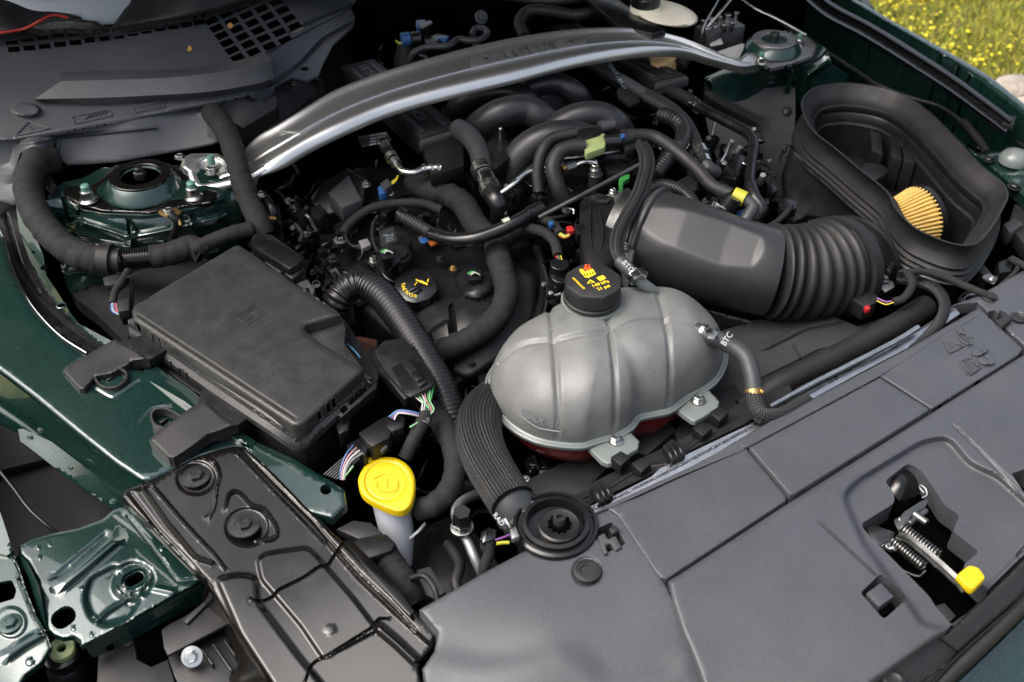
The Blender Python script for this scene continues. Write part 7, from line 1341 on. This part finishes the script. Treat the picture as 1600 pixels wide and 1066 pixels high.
def washer():
    t = thing('washer_filler', 'bright yellow washer filler cap on a white translucent neck', 'washer bottle', (605, 757, -.04))
    outer = [(562, 742), (574, 724), (592, 715), (618, 716), (638, 728), (648, 746), (649, 764), (646, 782), (640, 794), (628, 801), (612, 799), (590, 790), (568, 776), (560, 758)]
    ol = smooth_line(outer, 4, True); cz = -.028
    cap = sheet('cap', ol, [(560, 756, cz), (605, 715, cz + .004), (649, 760, cz), (622, 800, cz - .006)], M['yellow'], t, 4, roll=(5, .004), thick=.008, emb=[('ridge', circle(604, 752, 33, 30, 0, 40), 3, -.0018, True), ('plateau', circle(604, 752, 32, 29, 0, 40), -.0012, 3)])
    for pts in ([(584, 748), (604, 740), (626, 747)], [(588, 752), (592, 766), (618, 766), (622, 751)], [(604, 748), (605, 760)]): tube('moulded_symbol', [(x, y, cz + .0004) for x, y in pts], .55, M['yellow'], cap, seg=6)
    tube('pull_tab', [(576, 722, cz), (574, 710, cz + .002), (582, 706, cz + .002), (588, 710, cz + .002), (590, 717, cz)], 2.6, M['yellow'], t, seg=8); plate('tab_tongue', [(572, 712), (579, 710), (582, 720), (575, 722)], cz + .003, .004, M['yellow'], t, bevel=.0006)
    a, b = P(609, 772, -.050), P(630, 884, -.150); ax = (b - a).normalized(); m = basis(ax); L = (b - a).length; rows = []
    for u, r in ((0, .027), (.1, .028), (.3, .027), (.6, .025), (.85, .018), (1, .014)): rows.append([a + ax * (L * u) + m @ Vector((math.cos(i * math.pi / 18), math.sin(i * math.pi / 18), 0)) * r for i in range(36)])
    loft('neck', rows, M['bottle_white'], t, close_v=True, cap=True)
    s = thing('plastic_stay', 'angular black plastic bracket leaning on the washer neck', 'bracket', (590, 850, -.05))
    plate('top', [(545, 848), (572, 838), (604, 834), (618, 848), (612, 860), (572, 874), (562, 866)], -.05, .03, M['black_plastic'], s, bevel=.002); plate('arm', [(524, 826), (552, 812), (580, 816), (600, 834), (560, 842)], -.055, .02, M['dull_plastic'], s, bevel=.003)
    tube('taped_hose', [(596, 858, -.07), (612, 884, -.08), (632, 912, -.09), (644, 940, -.11)], 22, M['tape'], s, kind='tape', period=26, seg=20); tube('cable_loop', [(640, 904, -.07), (662, 900, -.07), (678, 918, -.07), (684, 940, -.08)], 5, M['rubber'], s)
    plate('grey_block', [(650, 890), (672, 884), (698, 924), (680, 936), (664, 930)], -.12, .02, M['grey_plastic'], s, bevel=.003); tube('white_tube', [(640, 842, -.10), (654, 830, -.09), (664, 818, -.09)], 2.4, M['bottle_white'], s, seg=8)
    p = thing('condenser_pipe', 'dull alloy pipe with black hex cap beside the radiator hose', 'pipe', (725, 820, -.05))
    tube('pipe', [(768, 762, -.09), (745, 772, -.08), (722, 784, -.06), (712, 800, -.05), (718, 822, -.05), (730, 845, -.06), (742, 872, -.07), (754, 898, -.09)], 8, M['cast_alloy'], p, seg=18)
    lathe('cap', P(722, 815, -.035), [(.014, -.006), (.015, 0), (.014, .004), (.014, .020), (.012, .024), (.004, .024)], M['gloss_rubber'], p, (-.05, -.1, 1), 6, sharp=25); ring('cap_collar', P(722, 822, -.042), .010, .017, .006, M['zinc'], p)
    q = thing('fan_connector', 'black and silver plug with purple and yellow wires beside the filler housing', 'connector', (760, 835, -.05))
    plate('body', [(752, 830), (764, 824), (776, 828), (774, 842), (758, 848), (750, 842)], -.03, .03, M['gloss_rubber'], q); plate('clip', [(755, 832), (761, 829), (760, 845), (754, 848)], -.026, .01, M['zinc'], q); tube('wire', [(774, 844, -.03), (786, 840, -.03), (796, 836, -.03)], 1.8, M['w_purple'], q, seg=6); tube('wire', [(776, 850, -.03), (786, 848, -.03), (796, 848, -.03)], 2.8, M['w_lime'], q, seg=8)
    tube('loom', [(764, 846, -.035), (764, 866, -.05), (756, 890, -.07), (758, 905, -.09)], 9, M['tape'], q, kind='tape')
    hose('lower_loom', 'dark loom curving in the shadow below the condenser pipe', [(700, 850, -.12), (718, 880, -.11), (712, 910, -.11), (720, 935, -.12)], 9, 'rubber', cat='hose')
    plate_ = plate('lower_crossbar', [(640, 830), (720, 800), (780, 880), (700, 940), (650, 930)], -.17, .03, M['black_plastic'], bevel=.004); tag(plate_, 'dim black lower crossbar behind the cover corner', 'crossbar')
washer()

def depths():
    """castings painted near black as the shade of the gaps, with pipes and leads"""
    items = [  # void plates carry the shade of the gaps in their colour
        ('engine_block', 'engine casting painted as black shade between fuse box and valve cover', 'engine block', [(430, 440), (520, 400), (640, 480), (740, 600), (700, 700), (600, 660), (520, 560)], -.22, 'void'),
        ('accessory_drive_cover', 'cover painted as black shade over the accessory drive behind the coolant tank', 'cover', [(760, 640), (860, 560), (900, 470), (960, 440), (1120, 500), (1120, 640), (980, 720), (820, 740)], -.20, 'void'),
        ('transmission_tunnel_shield', 'shield painted as black shade between the coil covers and the firewall', 'shield', [(560, 130), (700, 90), (900, 60), (1060, 100), (1100, 160), (980, 200), (700, 160)], -.10, 'void'),
        ('exhaust_side_casting', 'casting painted as black shade beyond the far coil cover', 'engine block', [(1000, 170), (1110, 140), (1220, 320), (1180, 360), (1090, 300)], -.12, 'void')]
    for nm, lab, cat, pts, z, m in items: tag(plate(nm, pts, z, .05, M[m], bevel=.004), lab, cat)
    r = random.Random(3)
    zones = [('near the fuse box', 430, 300, 560, 480, -.13, 34), ('below the near coil cover', 560, 270, 700, 350, -.09, 26), ('in front of the casting', 650, 560, 790, 700, -.13, 22), ('below the aluminium rail', 800, 700, 920, 780, -.12, 16), ('beside the heater pipe', 1090, 200, 1230, 350, -.07, 40), ('between runners and far coil cover', 930, 130, 1060, 250, -.03, 22), ('around the throttle body', 830, 320, 920, 460, -.04, 22), ('on the valve cover', 560, 325, 730, 400, -.075, 26), ('beside the solenoid', 470, 350, 570, 450, -.085, 30), ('under the thin black rod', 780, 280, 900, 345, .0, 18), ('behind the fuse box lid', 400, 270, 480, 400, -.05, 22), ('by the firewall connector', 590, 60, 760, 110, .02, 14)]
    for zn, x0, y0, x1, y1, zz, N in zones:
        g = thing('harness_cluster', 'cluster of small black leads, plugs and bolts ' + zn, 'wiring loom', ((x0 + x1) / 2, (y0 + y1) / 2, zz))
        for i in range(N):
            x, y = r.uniform(x0, x1), r.uniform(y0, y1); a = r.uniform(0, 6.28); z = zz + r.uniform(-.03, .03); k = i % 6
            if k in (0, 1):
                pts = [(x, y, z)]
                for q in range(3): a += r.uniform(-.8, .8); x += math.cos(a) * r.uniform(9, 17); y += math.sin(a) * r.uniform(8, 13); pts.append((x, y, z + r.uniform(-.015, .015)))
                tube('lead', pts, r.uniform(1.2, 4.2), M[r.choice(['rubber', 'gloss_rubber', 'gloss_rubber', 'tape', 'steel_dark'])], g, seg=9, kind=r.choice(['smooth', 'smooth', 'corr']), period=3.2)
            elif k == 2: bolt(x, y, z, r.uniform(2.6, 4.6), M[r.choice(['steel_dark', 'zinc', 'cast_alloy', 'gloss_rubber'])], g, head=1, axis=(r.uniform(-.4, .4), r.uniform(-.6, .1), 1))
            elif k == 3:
                l_, w_, an = r.uniform(12, 24), r.uniform(8, 13), r.uniform(-50, 60); m_ = M[r.choice(['black_plastic', 'gloss_rubber', 'dull_plastic'])]; pbox('plug', x, y, z, l_, w_, .02, an, m_, g, bevel=.0015, tilt=(r.uniform(-.3, .3), r.uniform(-.4, 0), 1)); pbox('plug_latch', x, y, z + .004, l_ * .5, w_ * .35, .006, an, M['gloss_rubber'], g, bevel=.0008)
            elif k == 4:
                c_ = P(x, y, z); s_ = mpp(c_); rr_ = r.uniform(5, 10) * s_; lathe('round_plug', c_, [(rr_, -.03), (rr_, -.004), (rr_ * .9, 0), (rr_ * .75, 0), (rr_ * .7, -.006), (rr_ * .3, -.006)], M[r.choice(['gloss_rubber', 'black_plastic'])], g, (r.uniform(-.5, .5), r.uniform(-.7, .1), 1), 20)
            else: a2 = r.uniform(0, 3.14); ll = r.uniform(8, 16); tube('bracket_edge', [(x, y, z), (x + ll * math.cos(a2), y + ll * .7 * math.sin(a2), z), (x + ll * 1.4 * math.cos(a2 + .5), y + ll * math.sin(a2 + .5), z - .006)], r.uniform(1, 1.8), M[r.choice(['steel_dark', 'zinc', 'cast_alloy', 'gloss_rubber'])], g, seg=6, straight=True)
    g = thing('engine_harness', 'tangle of thin black leads and studs deep below the valve cover', 'wiring loom', (600, 450, -.15))
    for i in range(26):
        x, y = r.uniform(470, 560), r.uniform(300, 480)
        if i > 14: x, y = r.uniform(640, 900), r.uniform(640, 830)
        a = r.uniform(0, 6.28); pts = [(x, y, -.14)]
        for k in range(3): a += r.uniform(-.9, .9); x += math.cos(a) * 16; y += math.sin(a) * 14; pts.append((x, y, -.14 + r.uniform(-.02, .03)))
        tube('lead', pts, r.uniform(1.6, 4), M[r.choice(['rubber', 'gloss_rubber', 'tape'])], g, seg=8)
    for i in range(16):
        x, y = (r.uniform(430, 520), r.uniform(400, 520)) if i < 6 else (r.uniform(790, 900), r.uniform(700, 780)); bolt(x, y, -.15, r.uniform(3, 5), M[r.choice(['steel_dark', 'zinc', 'gloss_rubber'])], g, head=1)
    for i in range(10):
        x, y = (r.uniform(430, 510), r.uniform(470, 560)) if i < 5 else (r.uniform(700, 900), r.uniform(690, 780)); pbox('casting_block', x, y, -.15, r.uniform(12, 28), r.uniform(8, 16), .03, r.uniform(-40, 50), M[r.choice(['black_plastic', 'gloss_rubber', 'dull_plastic'])], g, bevel=.002)
depths()
